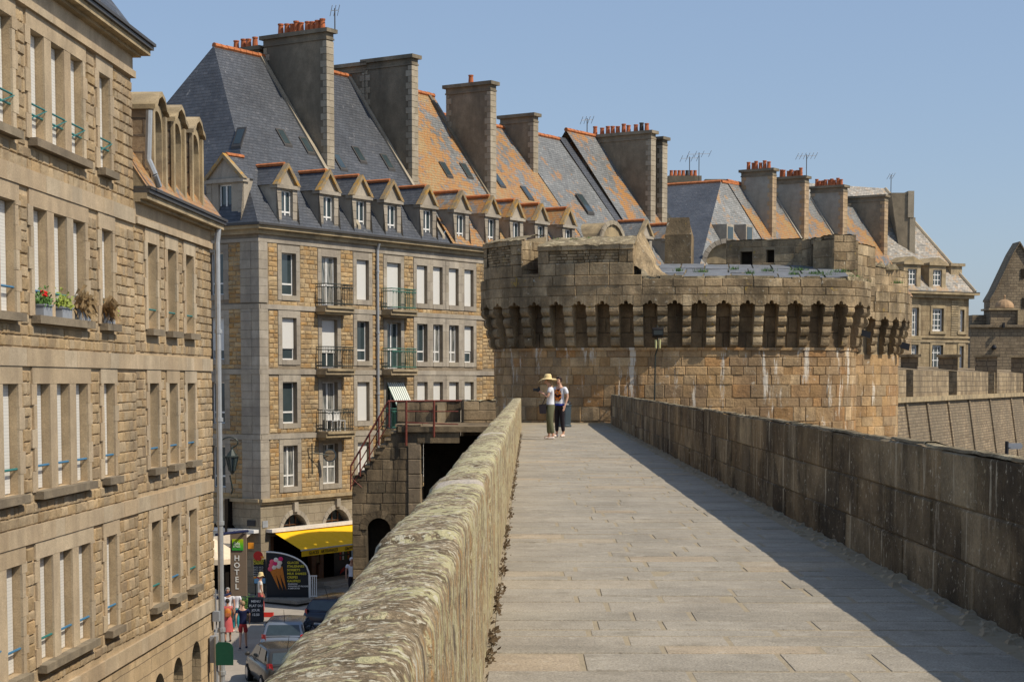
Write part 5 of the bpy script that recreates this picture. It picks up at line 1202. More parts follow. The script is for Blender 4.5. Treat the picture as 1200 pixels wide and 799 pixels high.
# drain pipe on the corner of the lower house
m = MB(); m.path([LF(44.96, 3.82, .24), LF(44.96, 3.45, .20), LF(44.98, -10.3, .20)], .072, 10)
for z in (1.2, -1.0, -3.6, -6.3, -7.4): m.tube(LF(44.98, z, .20), LF(44.98, z+.1, .20), .10, n=10)
m.build('drainpipe', 'zinc', bL)
m = MB(); m.path([LF(44.8, -5.2, .09), LF(44.85, -6.2, .1), LF(44.6, -6.5, .09), LF(44.6, -8, .09)], .02, 5); m.pbox(LF, 44.66, 44.86, -6.0, -5.75, .04, .2); m.build('junction_box', 'pot_grey', bL)

# flower boxes on the sills of the tall house (third storey, triple window and single window)
def flowerbox(nm, label, s, kind, w_=.5):
    zb = floorsT[1][1]
    t = thing(nm, label, 'flower box', LF(s, zb, .06)); m = MB()
    m.pbox(LF, s-w_/2, s+w_/2, zb+.0, zb+.17, -.07, .13); m.pbox(LF, s-w_/2-.015, s+w_/2+.015, zb+.171, zb+.2, -.09, .15); m.build('trough', 'pot_grey', t)
    m = MB(); 
    for k in range(420 if kind != 'dry' else 260):
        a = rng.gauss(0, w_*.26); o = .03+rng.gauss(0, .07); z = zb+.17+abs(rng.gauss(0, .11)); p = LF(s+a, z, o)
        if kind == 'dry':
            d = Vector((rng.uniform(.0, .5), rng.gauss(0, .5), rng.uniform(-.5, .6))).normalized()*rng.uniform(.12, .3); q = Vector((0, .006, 0)); m.face([p-q, p+q, p+d*.6+Vector((0, 0, .05)), p+d-Vector((0, 0, .07))])
        else:
            d = Vector((rng.gauss(0, 1), rng.gauss(0, 1), rng.gauss(0, 1))).normalized()*.035; q = d.orthogonal().normalized()*.022; m.face([p-d, p-q, p+d, p+q])
    m.build('foliage', {'dry': 'dry', 'green': 'leaf_y', 'red': 'leaf'}[kind], t)
    if kind == 'red':
        m = MB()
        for k in range(7): m.ball(LF(s+rng.gauss(0, .05), zb+.36+rng.uniform(-.04, .06), .06+rng.uniform(-.04, .05)), .028, n=7, m=5)
        m.build('blossoms', 'redflower', t)
flowerbox('flower_box', 'window box of green leaves with one red geranium cluster', 31.15, 'red')
flowerbox('flower_box', 'window box overflowing with yellow green leaves, beside the red geranium', 32.3, 'green', .6)
flowerbox('flower_box', 'grey window box with drooping dry grass right of the yellow green plant', 33.5, 'dry', .6)
flowerbox('flower_box', 'window box with dry grass and dark leaves on the single window sill', 35.37, 'green', .3); flowerbox('flower_box', 'tuft of straw coloured grass in a pot on the single window sill', 35.1, 'dry', .22)

# ------------------------------------------------------------------ stairs down from the walkway
st = thing('stone_stair', 'dark stone stair block with an arch leading down from the ramparts to the street', 'stairs', (-4.2, 60, -9.7))
YF = 60.0; x0, x1 = -5.36, -3.06; SFp = frame(x0, YF, 1, 0, 0, -1)
steps = [(0.0, -3.57)]; ns = 9
prof_ = []
for k in range(ns): prof_.append((x0+.06+(k)*(1.6/ns), -3.57+(k+1)*(2.06/ns)))
def topz(s):
    x = x0+s; z = -3.57
    for px_, pz in prof_:
        if x >= px_: z = pz
    return z
arch_c, arch_r, arch_z = X(443.5, 60)-x0, .39, -4.95
m = MB(); s = 0
zs = courses(-9.9, -1.5, .36, .15)
for a, b in zip(zs[:-1], zs[1:]):
    s = 0.; wtot = x1-x0-.42
    while s < wtot-.01:
        e = min(s+rng.uniform(.25, .6), wtot)
        if wtot-e < .15: e = wtot
        top = min(topz(s+.02), topz(e-.02)) if False else topz((s+e)/2)
        inarch = (s < arch_c+arch_r and e > arch_c-arch_r and a < arch_z+arch_r*.8)
        if a < top-.1:
            bb = min(b, top)
            if not inarch: panel(m, SFp, s, e, a, bb, wl=e-s, wh=e-s, gap=.012, bev=.015, jit=.012, zs=[a, bb])
            else:
                if s < arch_c-arch_r-.1: panel(m, SFp, s, arch_c-arch_r-.02, a, bb, wl=9, wh=9, gap=.012, bev=.015, jit=.012, zs=[a, bb])
                if e > arch_c+arch_r+.1: panel(m, SFp, arch_c+arch_r+.02, e, a, bb, wl=9, wh=9, gap=.012, bev=.015, jit=.012, zs=[a, bb])
        s = e
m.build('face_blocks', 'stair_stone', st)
m = MB()
xs = [0]+[p[0]-x0 for p in prof_]+[x1-x0]
for a, b in zip(xs[:-1], xs[1:]):
    z = topz((a+b)/2)
    if b <= arch_c-arch_r or a >= arch_c+arch_r: m.face([SFp(a, -9.9, -.02), SFp(b, -9.9, -.02), SFp(b, z, -.02), SFp(a, z, -.02)])
    else:
        n = 6
        for k in range(n):
            p, q = a+(b-a)*k/n, a+(b-a)*(k+1)/n; f_ = lambda x: arch_z+math.sqrt(max(0, arch_r**2-(x-arch_c)**2)) if abs(x-arch_c) < arch_r else -9.9
            zp, zq = f_(p), f_(q)
            m.face([SFp(p, zp, -.02), SFp(q, zq, -.02), SFp(q, z, -.02), SFp(p, z, -.02)]); m.face([SFp(p, zp, -.02), SFp(p, zp, -.6), SFp(q, zq, -.6), SFp(q, zq, -.02)])
    m.face([SFp(a, z, .02), SFp(b, z, .02), SFp(b, z, -1.6), SFp(a, z, -1.6)]); 
m.face([SFp(0, -9.9, 0), SFp(0, -3.57, 0), SFp(0, -3.57, -1.6), SFp(0, -9.9, -1.6)])
for a in (arch_c-arch_r, arch_c+arch_r): m.face([SFp(a, -9.9, -.02), SFp(a, arch_z, -.02), SFp(a, arch_z, -.6), SFp(a, -9.9, -.6)])
m.build('core', 'wall_mortar', st)
m = MB(); ring(m, SFp, arch_c, arch_r, arch_z, .26, .03, 9); m.build('arch_ring', 'stair_stone', st)
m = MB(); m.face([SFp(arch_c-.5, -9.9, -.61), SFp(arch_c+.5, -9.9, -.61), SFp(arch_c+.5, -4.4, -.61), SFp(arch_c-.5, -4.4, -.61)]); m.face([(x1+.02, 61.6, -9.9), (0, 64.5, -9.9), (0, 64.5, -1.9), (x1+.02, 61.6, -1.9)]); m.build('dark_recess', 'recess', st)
for k in range(ns):     # treads
    a = prof_[k][0]-x0; b = (prof_[k+1][0]-x0) if k+1 < ns else x1-x0; m = MB(); z = prof_[k][1]; m.pbox(SFp, a-.03, b, z+.004, z+.08, -1.6, .05); m.build('step', 'stair_stone', st)
m = MB(); zs = courses(-9.9, -2.05, .5, .15)
for a, b in zip(zs[:-1], zs[1:]): panel(m, SFp, 1.87, x1-x0, a, b, wl=9, wh=9, gap=.014, bev=.02, jit=.015, zs=[a, b], o0=.05)
PS = frame(x1+.02, YF-.03, 0, 1, 1, 0)
for a, b in zip(zs[:-1], zs[1:]): panel(m, PS, 0, 1.6, a, b, wl=.5, wh=.9, gap=.014, bev=.02, jit=.015, zs=[a, b])
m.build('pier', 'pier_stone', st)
m = MB(); m.pbox(SFp, 1.55, 5.2, -1.68, -1.50, -6, .12); m.pbox(SFp, x1-x0-.1, 3.6, -2.05, -1.685, -1.2, .05); m.build('landing_slab', 'stair_stone', st)
block_wall('landing_parapet', st, (-4.25, 66.2), (-1.9, 66.2), -1.5, -.74, .4, 'stair_stone', 'wall_mortar', ch=.38, wl=.5, wh=1.1, top='stair_stone')
block_wall('turned_parapet', st, (-1.78, 65.6), (-.58, 65.9), -3.0, -.70, .45, 'stair_stone', 'wall_mortar', ch=.4, wl=.4, wh=1., top='lichen_wall')
m = MB(); m.box(-2.75, -2.45, 66.0, 66.15, -1.5, -.76); m.build('pale_post', 'cornice', st)
# red iron railing
ra = thing('railing', 'rusty red iron handrail along the stair and landing beside the ramparts', 'railing', (-4, 60, -1.5))
def pt(u, v, Y=59.9): return at(u, v, Y)
m = MB()
m.path([pt(411, 546), pt(455, 470), pt(541, 469.5)], .032, 8); m.build('handrail', 'rust', ra)
m = MB(); m.path([pt(411, 559), pt(455, 484), pt(456, 484)], .02, 6); m.path([pt(411, 571), pt(455, 497)], .02, 6)
m.path([pt(476, 482), pt(537, 482)], .02, 6); m.path([pt(476, 495), pt(537, 497)], .02, 6); m.path([pt(411, 559), pt(424, 571)], .018, 6)
m.build('lower_rails', 'rust', ra)
for u, v0, v1 in ((411, 546, 574), (422, 527, 558), (433, 508, 540), (444, 489, 522), (456, 470, 501), (476, 469, 522), (508.5, 469, 512)):
    m = MB(); m.tube(pt(u, v0, 59.85), pt(u, v1, 59.85), .028 if u < 470 else .04, n=6); m.build('post', 'rust', ra)
# ------------------------------------------------------------------ far right : rampart with embrasures, castle
RA = thing('rampart_wall', 'pale buttressed rampart with sloping merlons beyond the gate towers', 'rampart', (20, 92, -12))
A0 = Vector((X(1030, 88), 88, 0)); A1 = Vector((X(1216, 142), 142, 0)); rd_ = (A1-A0).normalized(); RF = frame(A0.x, A0.y, rd_.x, rd_.y, rd_.y, -rd_.x); RL = (A1-A0).length+14
ZS = -.93
def s_at(u):
    lo = min((abs(600+F*RF(k*.1, 0).x/RF(k*.1, 0).y-u), k*.1) for k in range(int(RL*10))); return lo[1]
m = MB(); m.hexa([RF(-2, -12, 1.6), RF(RL, -12, 1.6), RF(RL, -12, -3), RF(-2, -12, -3), RF(-2, ZS-.15, 0), RF(RL, ZS-.15, 0), RF(RL, ZS-.15, -3), RF(-2, ZS-.15, -3)]); m.build('battered_face', 'rampart_far', RA)
for k in range(26):
    u = 1060+k*24.5
    if u > 1230: break
    s = s_at(u); m = MB(); f_ = .1
    m.hexa([RF(s-.22, -12, 1.6+f_), RF(s+.22, -12, 1.6+f_), RF(s+.22, -12, 1.5), RF(s-.22, -12, 1.5), RF(s-.22, ZS-.16, f_), RF(s+.22, ZS-.16, f_), RF(s+.22, ZS-.16, -.1), RF(s-.22, ZS-.16, -.1)]); m.build('quoin_strip', 'rampart_far', RA)
m = MB(); m.pbox(RF, -2, RL, ZS-.15, ZS+.12, -.3, .22); m.build('string_course', 'cornice', RA)
marks = [1030, 1068.5, 1112, 1157, 1200, 1240]; notch = [(1060.5, 1069), (1110.5, 1120), (1156.5, 1164), (1197, 1204)]
edges = [s_at(1040)-3]+[s_at(x) for nn in notch for x in nn]+[RL]
for k in range(0, len(edges)-1, 2):
    a, b = edges[k], edges[k+1]
    if b-a < .2: continue
    m = MB(); m.hexa([RF(a, ZS+.12, .02), RF(b, ZS+.12, .02), RF(b, ZS+.12, -4), RF(a, ZS+.12, -4), RF(a, .62, .0), RF(b, .62, .0), RF(b+.8, 1.0, -4), RF(a-.8, 1.0, -4)]); m.build('merlon', 'rampart_pale', RA)
m = MB(); m.pbox(RF, -2, RL, ZS-.4, ZS+.3, -4.5, -1.2); m.pbox(RF, -2, RL, ZS+.3, .35, -4.6, -4.05); m.build('wall_walk', 'rampart_far', RA)
for i, (u0, u1, vt, Y) in enumerate(((1054, 1078, 416.5, 101), (1098, 1125, 416.5, 112), (1141, 1171, 416.5, 122), (1183, 1215, 417, 134))):
    m = MB(); m.hexa([(X(u0, Y), Y, -1), (X(u1-7, Y), Y-.6, -1), (X(u1, Y), Y+2, -1), (X(u0, Y)+.8, Y+2.5, -1), (X(u0, Y), Y, Z(vt+2, Y)), (X(u1-7, Y), Y-.6, Z(vt+2, Y)), (X(u1, Y), Y+2, Z(vt+2, Y)), (X(u0, Y)+.8, Y+2.5, Z(vt+2, Y))])
    b = m.build('raised_merlon', 'castle', RA); m = MB(); zt = Z(vt+2, Y); e_ = .15
    m.hexa([(X(u0, Y)-e_, Y-.1, zt+.003), (X(u1-7, Y)+e_, Y-.8, zt+.003), (X(u1, Y)+e_, Y+2, zt+.003), (X(u0, Y)+.8, Y+2.7, zt+.003), (X(u0, Y)-e_, Y-.1, zt+.16), (X(u1-7, Y)+e_, Y-.8, zt+.16), (X(u1, Y)+e_, Y+2, zt+.16), (X(u0, Y)+.8, Y+2.7, zt+.16)]); m.build('merlon_cap', 'far_ashlar', b)
ca = thing('castle_wall', 'dark brown castle wall with a small domed turret at the right edge', 'castle', (X(1168, 205), 205, -12))
Y = 205; m = MB(); px_box(m, 1135, 1330, 383, 520, Y, 6); m.build('wall', 'castle', ca)
m = MB(); px_box(m, 1134, 1330, 380.5, 383.2, Y-.4, 7); m.build('coping', 'rampart_far', ca)
m = MB(); px_box(m, 1158, 1190, 363, 381, Y+1, 3); px_box(m, 1137, 1158, 369, 381, Y+3, 3); tr = m.build('turret', 'castle', ca)
m = MB(); px_box(m, 1156, 1193, 361, 363.2, Y+.7, 3.6); px_box(m, 1190, 1197, 363.5, 381, Y+.5, 3); m.build('turret_cap', 'far_ashlar', tr)
m = MB(); c = at(1177, 361, Y+2.4); m.ball(c, 1.12, 1.12, 1.0, 14, 7, 0, 90); m.tube(c+Vector((0, 0, .95)), c+Vector((0, 0, 1.25)), .12, .08, 8); m.ball(c+Vector((0, 0, 1.35)), .15, n=8, m=6); m.build('dome', 'dome', tr)
m = MB(); px_box(m, 1173, 1175, 378, 384, Y-.8, .5); m.ball(at(1165, 407, Y-.2), .3, n=8, m=6); m.build('lamp', 'black', ca)
cg = thing('castle_gable', 'brown stone gable with flared roof edge rising at the right edge', 'building', (X(1196, 240), 240, -12))
Y = 240; m = MB(); pts = [(1160, 520), (1160, 353), (1166, 343), (1176, 322), (1187, 299), (1195.5, 285), (1204, 299), (1222, 330), (1240, 352), (1240, 520)]
solid_from_front(m, [at(u, v, Y) for u, v in pts][::-1], (0, 3, 0)); m.build('gable_wall', 'castle', cg)
m = MB(); rp = [at(u, v, Y-.3) for u, v in pts[1:-1]]
for a, b in zip(rp[:-1], rp[1:]): m.hexa([a, b, b+Vector((0, 3.6, 0)), a+Vector((0, 3.6, 0)), a+Vector((0, 0, .25)), b+Vector((0, 0, .25)), b+Vector((0, 3.6, .25)), a+Vector((0, 3.6, .25))])
m.build('roof', 'castle', cg)
for u, v in ((1195, 320), (1197, 354)): m = MB(); px_box(m, u-2.5, u+2, v-5, v+6, Y-.1, .3); m.build('window', 'recess', cg)
# small arrow signpost past the right parapet
p = at(1180, 518, 42); sg = thing('signpost', 'small signpost with one pale finger blade beyond the right parapet', 'sign', (p.x, p.y, -9))
m = MB(); m.tube(p+Vector((0, 0, .02)), (p.x, p.y, -9), .045, n=8); m.build('post', 'black', sg)
m = MB(); m.box(p.x, p.x+.1, p.y-.03, p.y+.03, p.z-.12, p.z-.02); m.mesh([(p.x+.05, p.y-.02, p.z-.16), (p.x+.33, p.y-.02, p.z-.16), (p.x+.37, p.y-.02, p.z-.09), (p.x+.33, p.y-.02, p.z-.02), (p.x+.05, p.y-.02, p.z-.02), (p.x+.05, p.y+.02, p.z-.16), (p.x+.33, p.y+.02, p.z-.16), (p.x+.37, p.y+.02, p.z-.09), (p.x+.33, p.y+.02, p.z-.02), (p.x+.05, p.y+.02, p.z-.02)], [(0, 1, 2, 3, 4), (9, 8, 7, 6, 5), (0, 5, 6, 1), (4, 3, 8, 9), (1, 6, 7, 2), (2, 7, 8, 3)]); m.build('blade', 'pot_grey', sg)

# ------------------------------------------------------------------ ground floor of the corner building, shop
m = MB(); ar = [(2.2, .88, -6.62), (5.15, .92, -6.62)]; ZT = -5.12
cur = -.02
for tc, r, zs in ar:
    m.face([HF(cur, zs), HF(tc-r, zs), HF(tc-r, ZT), HF(cur, ZT)]); arch_fill(m, HF, 0, 0, ZT, tc, r, zs, depth=.4); cur = tc+r
m.face([HF(cur, -6.62), HF(14.45, -6.62), HF(14.45, ZT), HF(cur, ZT)]); m.face([HF(-.02, -9.1), HF(.6, -9.1), HF(.6, -6.62), HF(-.02, -6.62)]); m.face([HF(.6, -9.1), HF(.6, -9.1, -.4), HF(.6, -6.62, -.4), HF(.6, -6.62)])
m.face([HF(7.6, -9.1), HF(14.45, -9.1), HF(14.45, -6.62), HF(7.6, -6.62)]); m.face([HF(.6, -6.62), HF(.6, -6.62, -.4), HF(7.6, -6.62, -.4), HF(7.6, -6.62)])
arl = [(2.1, .95, -6.95)]; tc, r, zs = arl[0]
m.face([HL(0, -9.1), HL(0, ZT), HL(tc-r, ZT), HL(tc-r, -9.1)]); arch_fill(m, HL, 0, 0, ZT, tc, r, zs, depth=.4); m.face([HL(tc+r, -9.1), HL(tc+r, ZT), HL(12, ZT), HL(12, -9.1)])
m.build('ground_floor_wall', 'ashlar_brick2', bA)
m = MB(); m.pbox(HF, -.1, 14.45, -5.12, -4.98, -.1, .18); m.pbox(HF, -.06, 14.45, -5.22, -5.121, -.1, .10); m.pbox(HL, .0, 12, -5.12, -4.98, -.1, .18); m.build('ground_cornice', 'cornice', bA)
m = MB()
for tc, r, zs in ar: ring(m, HF, tc, r, zs, .2, .05, 11); m.pbox(HF, tc-.13, tc+.13, zs+r+.1, -5.23, 0, .14)
m.build('arch_rings', 'house_ashlar', bA)
m = MB(); m.face([HF(-.5, -9.1, -1.6), HF(8, -9.1, -1.6), HF(8, -5, -1.6), HF(-.5, -5, -1.6)]); m.face([HL(.5, -9.1, -.5), HL(4, -9.1, -.5), HL(4, -5.2, -.5), HL(.5, -5.2, -.5)]); m.face([HF(.6, -9.05, -.02), HF(7.6, -9.05, -.02), HF(7.6, -9.05, -1.6), HF(.6, -9.05, -1.6)]); m.build('shop_interior', 'dark', bA)
for tc, r, zs in ar:        # fanlight above the shop
    m = MB(); m.pbox(HF, tc-r, tc+r, zs-.05, zs+.03, -.32, -.26); m.pbox(HF, tc-.02, tc+.02, zs, zs+r-.02, -.31, -.27)
    for sg_ in (-.42, .42): m.pbox(HF, tc+sg_-.02, tc+sg_+.02, zs, zs+r*.85, -.31, -.27)
    m.pbox(HF, tc-r*.9, tc+r*.9, zs+.38, zs+.41, -.31, -.27)
    fl_ = m.build('fanlight', 'wood', bA); m = MB(); m.face([HF(tc-r, zs, -.33), HF(tc+r, zs, -.33), HF(tc+r, zs+r, -.33), HF(tc-r, zs+r, -.33)]); m.build('pane', 'glass', fl_)
for a, b in ((.62, .95), (3.5, 3.85), (4.1, 4.35), (7.2, 7.6)): m = MB(); m.pbox(HF, a, b, -9.1, -6.64, -.34, -.12); m.build('shop_post', 'wood', bA)
m = MB(); m.pbox(HF, 3.86, 4.09, -9.1, -8.1, -.3, -.02); m.pbox(HF, .96, 2.0, -9.1, -8.1, -.8, -.5); m.build('shop_counter', 'wood', bA)
m = MB(); m.pbox(HF, 3.87, 4.08, -8.05, -6.9, -.3, -.15); m.build('menu_panel', 'castle', bA)
fr = thing('drinks_fridge', 'black glass fronted fridge with a red label inside the shop under the yellow awning', 'fridge', HF(6.2, -9.05, -.6))
m = MB(); m.pbox(HF, 5.55, 6.85, -9.05, -7.3, -1.1, -.5); m.build('cabinet', 'black', fr)
for k in range(12): m = MB(); a = 5.95+.2*(k % 4); z = -7.6-.25*(k//4); m.pbox(HF, a, a+.12, z, z+.17, -.495, -.485); m.build('product', ['red', 'zinc', 'leaf', 'cone'][k % 4], fr)
m = MB(); q = [HF(5.95, -8.75, -.48), HF(6.25, -8.62, -.48), HF(6.35, -8.42, -.48), HF(6.05, -8.55, -.48)]; m.face(q); m.build('label', 'red', fr)
# awning
aw = thing('shop_awning', 'bright yellow shop awning lettered GLACES ARTISANALES', 'awning', HF(.55, -7, 0))
a0, a1, zt, ov, zv = .55, 9.0, -6.42, 1.75, -7.12
m = MB(); n = 24
for k in range(n):
    p, q = a0+(a1-a0)*k/n, a0+(a1-a0)*(k+1)/n; sag = lambda x: -.012*math.sin(x*9)
    m.face([HF(p, zt, .2), HF(q, zt, .2), HF(q, zv+sag(q), ov), HF(p, zv+sag(p), ov)])
m.build('canopy', 'yellow', aw)
m = MB(); 
for k in range(n):
    p, q = a0+(a1-a0)*k/n, a0+(a1-a0)*(k+1)/n; m.face([HF(p, zv-.27, ov+.01), HF(q, zv-.27, ov+.01), HF(q, zv-.03, ov+.01), HF(p, zv-.03, ov+.01)])
m.build('valance', 'yellow', aw)
m = MB(); m.pbox(HF, a0, a1, zv-.03, zv+.02, ov-.04, ov+.02); m.build('front_bar', 'zinc', aw)
m = MB(); m.pbox(HF, a0-.25, a1, zt, zt+.14, .02, .36); m.build('casing', 'cream2', aw)
def text(parent, s, size, P0, xd, yd, mat, name='lettering', al='CENTER', ext=.004, sx_=1.):
    cu = bpy.data.curves.new('t', 'FONT'); cu.body = s; cu.size = size; cu.align_x = al; cu.align_y = 'CENTER'; cu.extrude = ext; cu.resolution_u = 2; cu.offset = size*.012
    o = bpy.data.objects.new('t', cu); me = bpy.data.meshes.new_from_object(o); bpy.data.objects.remove(o)
    xd = Vector(xd).normalized(); yd = Vector(yd).normalized(); zd = xd.cross(yd); off = OFF.get(parent.name, Vector((0, 0, 0)))
    for v in me.vertices: c = v.co.copy(); v.co = Vector(P0)+xd*c.x*sx_+yd*c.y+zd*c.z-off
    me.materials.append(M[mat]); ob = bpy.data.objects.new(name, me); COL.objects.link(ob); ob.parent = parent; return ob
HDv = (HD[0], HD[1], 0); UPv = (0, 0, 1)
def awtext(s, t, mat='letter_k', size=.25): text(aw, s, size, HF(t, zv-.15, ov+.02), HDv, UPv, mat, sx_=1.0)
awtext('GLACES', 1.36, size=.19); awtext('ARTISANALES', 2.42, size=.19); text(aw, 'Glaces', .2, HF(3.75, zv-.14, ov+.02), Vector(HDv)+Vector((0, 0, .12)), UPv, 'letter_k')
# small awning and plaques on the end wall
ea = thing('end_awning', 'folded beige awning over the arch on the shaded end wall', 'awning', HL(1, -6.6))
m = MB(); m.pbox(HL, .1, 3.4, -6.42, -6.28, 0, .35); m.build('casing', 'white', ea); m = MB(); m.face([HL(.25, -6.42, .3), HL(3.3, -6.42, .3), HL(3.3, -6.85, .9), HL(.4, -6.85, .9)]); m.face([HL(.4, -6.851, .9), HL(3.3, -6.851, .9), HL(3.3, -7.0, .9), HL(.4, -7.0, .9)]); m.build('canopy', 'cream', ea)
m = MB(); m.pbox(HL, .3, .75, -6.15, -5.9, 0, .04); m.build('wall_plaque', 'black', bA); m = MB(); m.pbox(HF, .08, .42, -6.2, -5.92, 0, .03); m.build('wall_plaque', 'zinc', bA)
# pavement and steps before the shop
tag_p = MB(); tag_p.mesh([HF(-1.5, -9.10, 3.2), HF(12, -9.10, 3.2), HF(12, -9.10, 0), HF(-1.5, -9.10, 0), HF(-1.5, -8.97, 3.1), HF(12, -8.97, 3.1), HF(12, -8.97, 0), HF(-1.5, -8.97, 0)], [(4, 5, 6, 7), (0, 1, 5, 4), (3, 0, 4, 7)]); tag(tag_p.build('pavement', 'pave'), kind='structure')
stp = thing('doorstep', 'pale stone doorsteps in front of the ice cream shop', 'steps', HF(5, -8.97, 1)); m = MB(); m.pbox(HF, 2.6, 9, -8.97, -8.85, .0, 1.7); m.build('lower_step', 'house_ashlar', stp); m = MB(); m.pbox(HF, 2.6, 9, -8.849, -8.72, .0, 1.3); m.build('upper_step', 'house_ashlar', stp)

# ice cream board with quarter round top
Yb = 74.3; zb = -9.14; bx0, bx1 = X(310.5, Yb), X(361, Yb); BF = frame(bx0, Yb, 1, 0, 0, -1); bw = bx1-bx0
ib = thing('ice_cream_board', 'big black quarter round board picturing three ice cream cones', 'sign', (bx0+bw/2, Yb, zb))
hh = lambda x: zb+1.15+.92*math.sqrt(max(0, 1-(x/bw)**2))
m = MB(); n = 18; fp = [BF(0, zb+.04), BF(bw, zb+.04)]+[BF(bw*(1-k/n), hh(bw*(1-k/n))) for k in range(n+1)]; solid_from_front(m, fp, (0, .06, 0)); m.build('panel', 'board', ib)
m = MB(); m.path([BF(bw, zb, -.02)]+[BF(bw*(1-(k/n)**1), hh(bw*(1-k/n)), -.02) for k in range(n+1)], .035, 6); m.build('rim', 'white', ib)
m = MB()
for u0, v0, u1, v1 in ((327.5, 691, 319, 667), (331.5, 691, 323.5, 665), (335.5, 691, 328, 664)):
    a = at(u0, v0, Yb-.04); b = at(u1, v1, Yb-.04); d = (b-a).normalized(); q = Vector((d.z, 0, -d.x))*.11; m.face([a, b+q, b-q])
    m.mesh([a, b+q, b-q, a+Vector((0, -.01, 0)), b+q+Vector((0, -.02, 0)), b-q+Vector((0, -.02, 0))], [(3, 4, 5), (0, 1, 4, 3), (2, 0, 3, 5)])
m.build('printed_cones', 'cone', ib)
for (u1, v1), mats in (((317.5, 662), ('pink', 'pink', 'pink')), ((322, 660), ('cream2', 'magenta', 'cream2')), ((327.5, 659), ('magenta', 'cream2', 'cream2'))):
    for k, mt in enumerate(mats):
        m = MB(); c = at(u1-(1.2-k)*-1.1, v1+(k-1)*4.2, Yb-.06); m.ball(c, .105-.0*k, .03, .10, 9, 7); m.build('printed_scoop', mt, ib)
for k, (s_, mt) in enumerate((('GLACES', 'letter_y'), ('ITALIENNES', 'letter_y'), ('SORBETS', 'letter_y'), ('MILK SHAKES', 'letter_y'), ('CREPES', 'letter_y'), ('GAUFRES', 'letter_y'))):
    text(ib, s_, .135, at(336.5, 659+k*4.3, Yb-.045), (1, 0, 0), UPv, mt, al='LEFT')
for k, s_ in enumerate(('BOISSONS', 'CHAUDES ET FROIDES', 'A EMPORTER')): text(ib, s_, .085, at(337.5, 684+k*2.6, Yb-.045), (1, 0, 0), UPv, 'letter', al='LEFT')
wf = thing('white_barrier', 'small white barred barrier at the right end of the ice cream board', 'barrier', (bx1+.15, Yb, zb))
m = MB(); 
for x in (.05, .13, .21, .29): m.box(bx1+x, bx1+x+.03, Yb-.03, Yb, zb+.25, zb+1.05)
m.box(bx1+.03, bx1+.34, Yb-.03, Yb, zb+1.05, zb+1.1); m.box(bx1+.03, bx1+.34, Yb-.03, Yb, zb+.2, zb+.25); m.box(bx1+.0, bx1+.05, Yb-.04, Yb+.01, zb, zb+1.1); m.build('bars', 'white', wf); m = MB(); m.box(bx1-.2, bx1+.5, Yb-.25, Yb+.2, zb-.02, zb+.08); m.build('foot', 'black', wf)
# tall menu board
mb_ = thing('menu_board', 'tall black menu board with a red arched top beside the ice cream board', 'sign', at(303, 700, 75)); mb_.location.z = -9.1; OFF[mb_.name] = Vector(mb_.location)
Yb = 75.0; m = MB(); m.box(X(296, Yb), X(310, Yb), Yb, Yb+.06, Z(684, Yb), Z(655, Yb)); m.box(X(297, Yb), X(298, Yb), Yb+.01, Yb+.05, -9.1, Z(684, Yb)); m.box(X(308, Yb), X(309, Yb), Yb+.01, Yb+.05, -9.1, Z(684, Yb)); m.build('panel', 'board', mb_)
m = MB(); m.tube(at(302.5, 651, Yb-.03), at(302.5, 651, Yb+.05), .2, n=16); m.build('round_header', 'red', mb_); m = MB(); m.box(X(297.5, Yb), X(308, Yb), Yb-.02, Yb, Z(654, Yb), Z(651.5, Yb)); m.build('header_band', 'orange', mb_)
for k in range(2): text(mb_, ['GLACES', 'CREPES'][k], .13, at(302.7, 656.5+k*3.2, Yb-.02), (1, 0, 0), UPv, 'letter_y')
for c in range(2):
    for k in range(6): text(mb_, 'menu 3.50'[:8], .05, at(299.5+c*6.3, 664+k*2.1, Yb-.02), (1, 0, 0), UPv, 'letter')
m = MB(); m.box(X(296.5, Yb), X(309.5, Yb), Yb-.03, Yb-.01, Z(683, Yb), Z(677, Yb)); m.build('blue_picture', 'sky_print', mb_)
for u, mt in ((299, 'orange'), (303, 'red'), (306, 'orange')): m = MB(); m.ball(at(u, 676.5, Yb-.03), .07, .02, .05, 8, 5); m.build('printed_fruit', mt, mb_)
m = MB(); m.box(X(289, Yb), X(295.5, Yb), Yb+.1, Yb+.2, Z(643, Yb), Z(636, Yb)); og = thing('hanging_sign', 'small orange sign under the end awning beside the HOTEL sign', 'sign', at(292, 640, 75.1)); m.build('panel', 'orange', og)

# HOTEL blade sign
Yh = 46.0; hs = thing('hotel_sign', 'tall taupe blade sign reading HOTEL with a green square logo', 'sign', at(279, 700, Yh))
m = MB(); hx0, hx1 = X(268.5, Yh), X(287.3, Yh); m.box(hx0, hx1, Yh, Yh+.12, Z(698, Yh), Z(624.5, Yh)); m.build('panel', 'taupe', hs)
m = MB(); lx0, lx1 = X(270.8, Yh), X(283.8, Yh); m.box(lx0, lx1, Yh-.02, Yh, Z(644.5, Yh), Z(631.5, Yh)); lg = m.build('logo_panel', 'lime', hs)
text(lg, 'ibis', .125, at(277.3, 636.6, Yh-.025), (1, 0, 0), UPv, 'letter'); text(lg, 'STYLES', .06, at(277.3, 640.3, Yh-.025), (1, 0, 0), UPv, 'letter')
for k, ch_ in enumerate('HOTEL'): text(hs, ch_, .20, at(277.6, 654+k*8.3, Yh-.005), (1, 0, 0), UPv, 'letter')
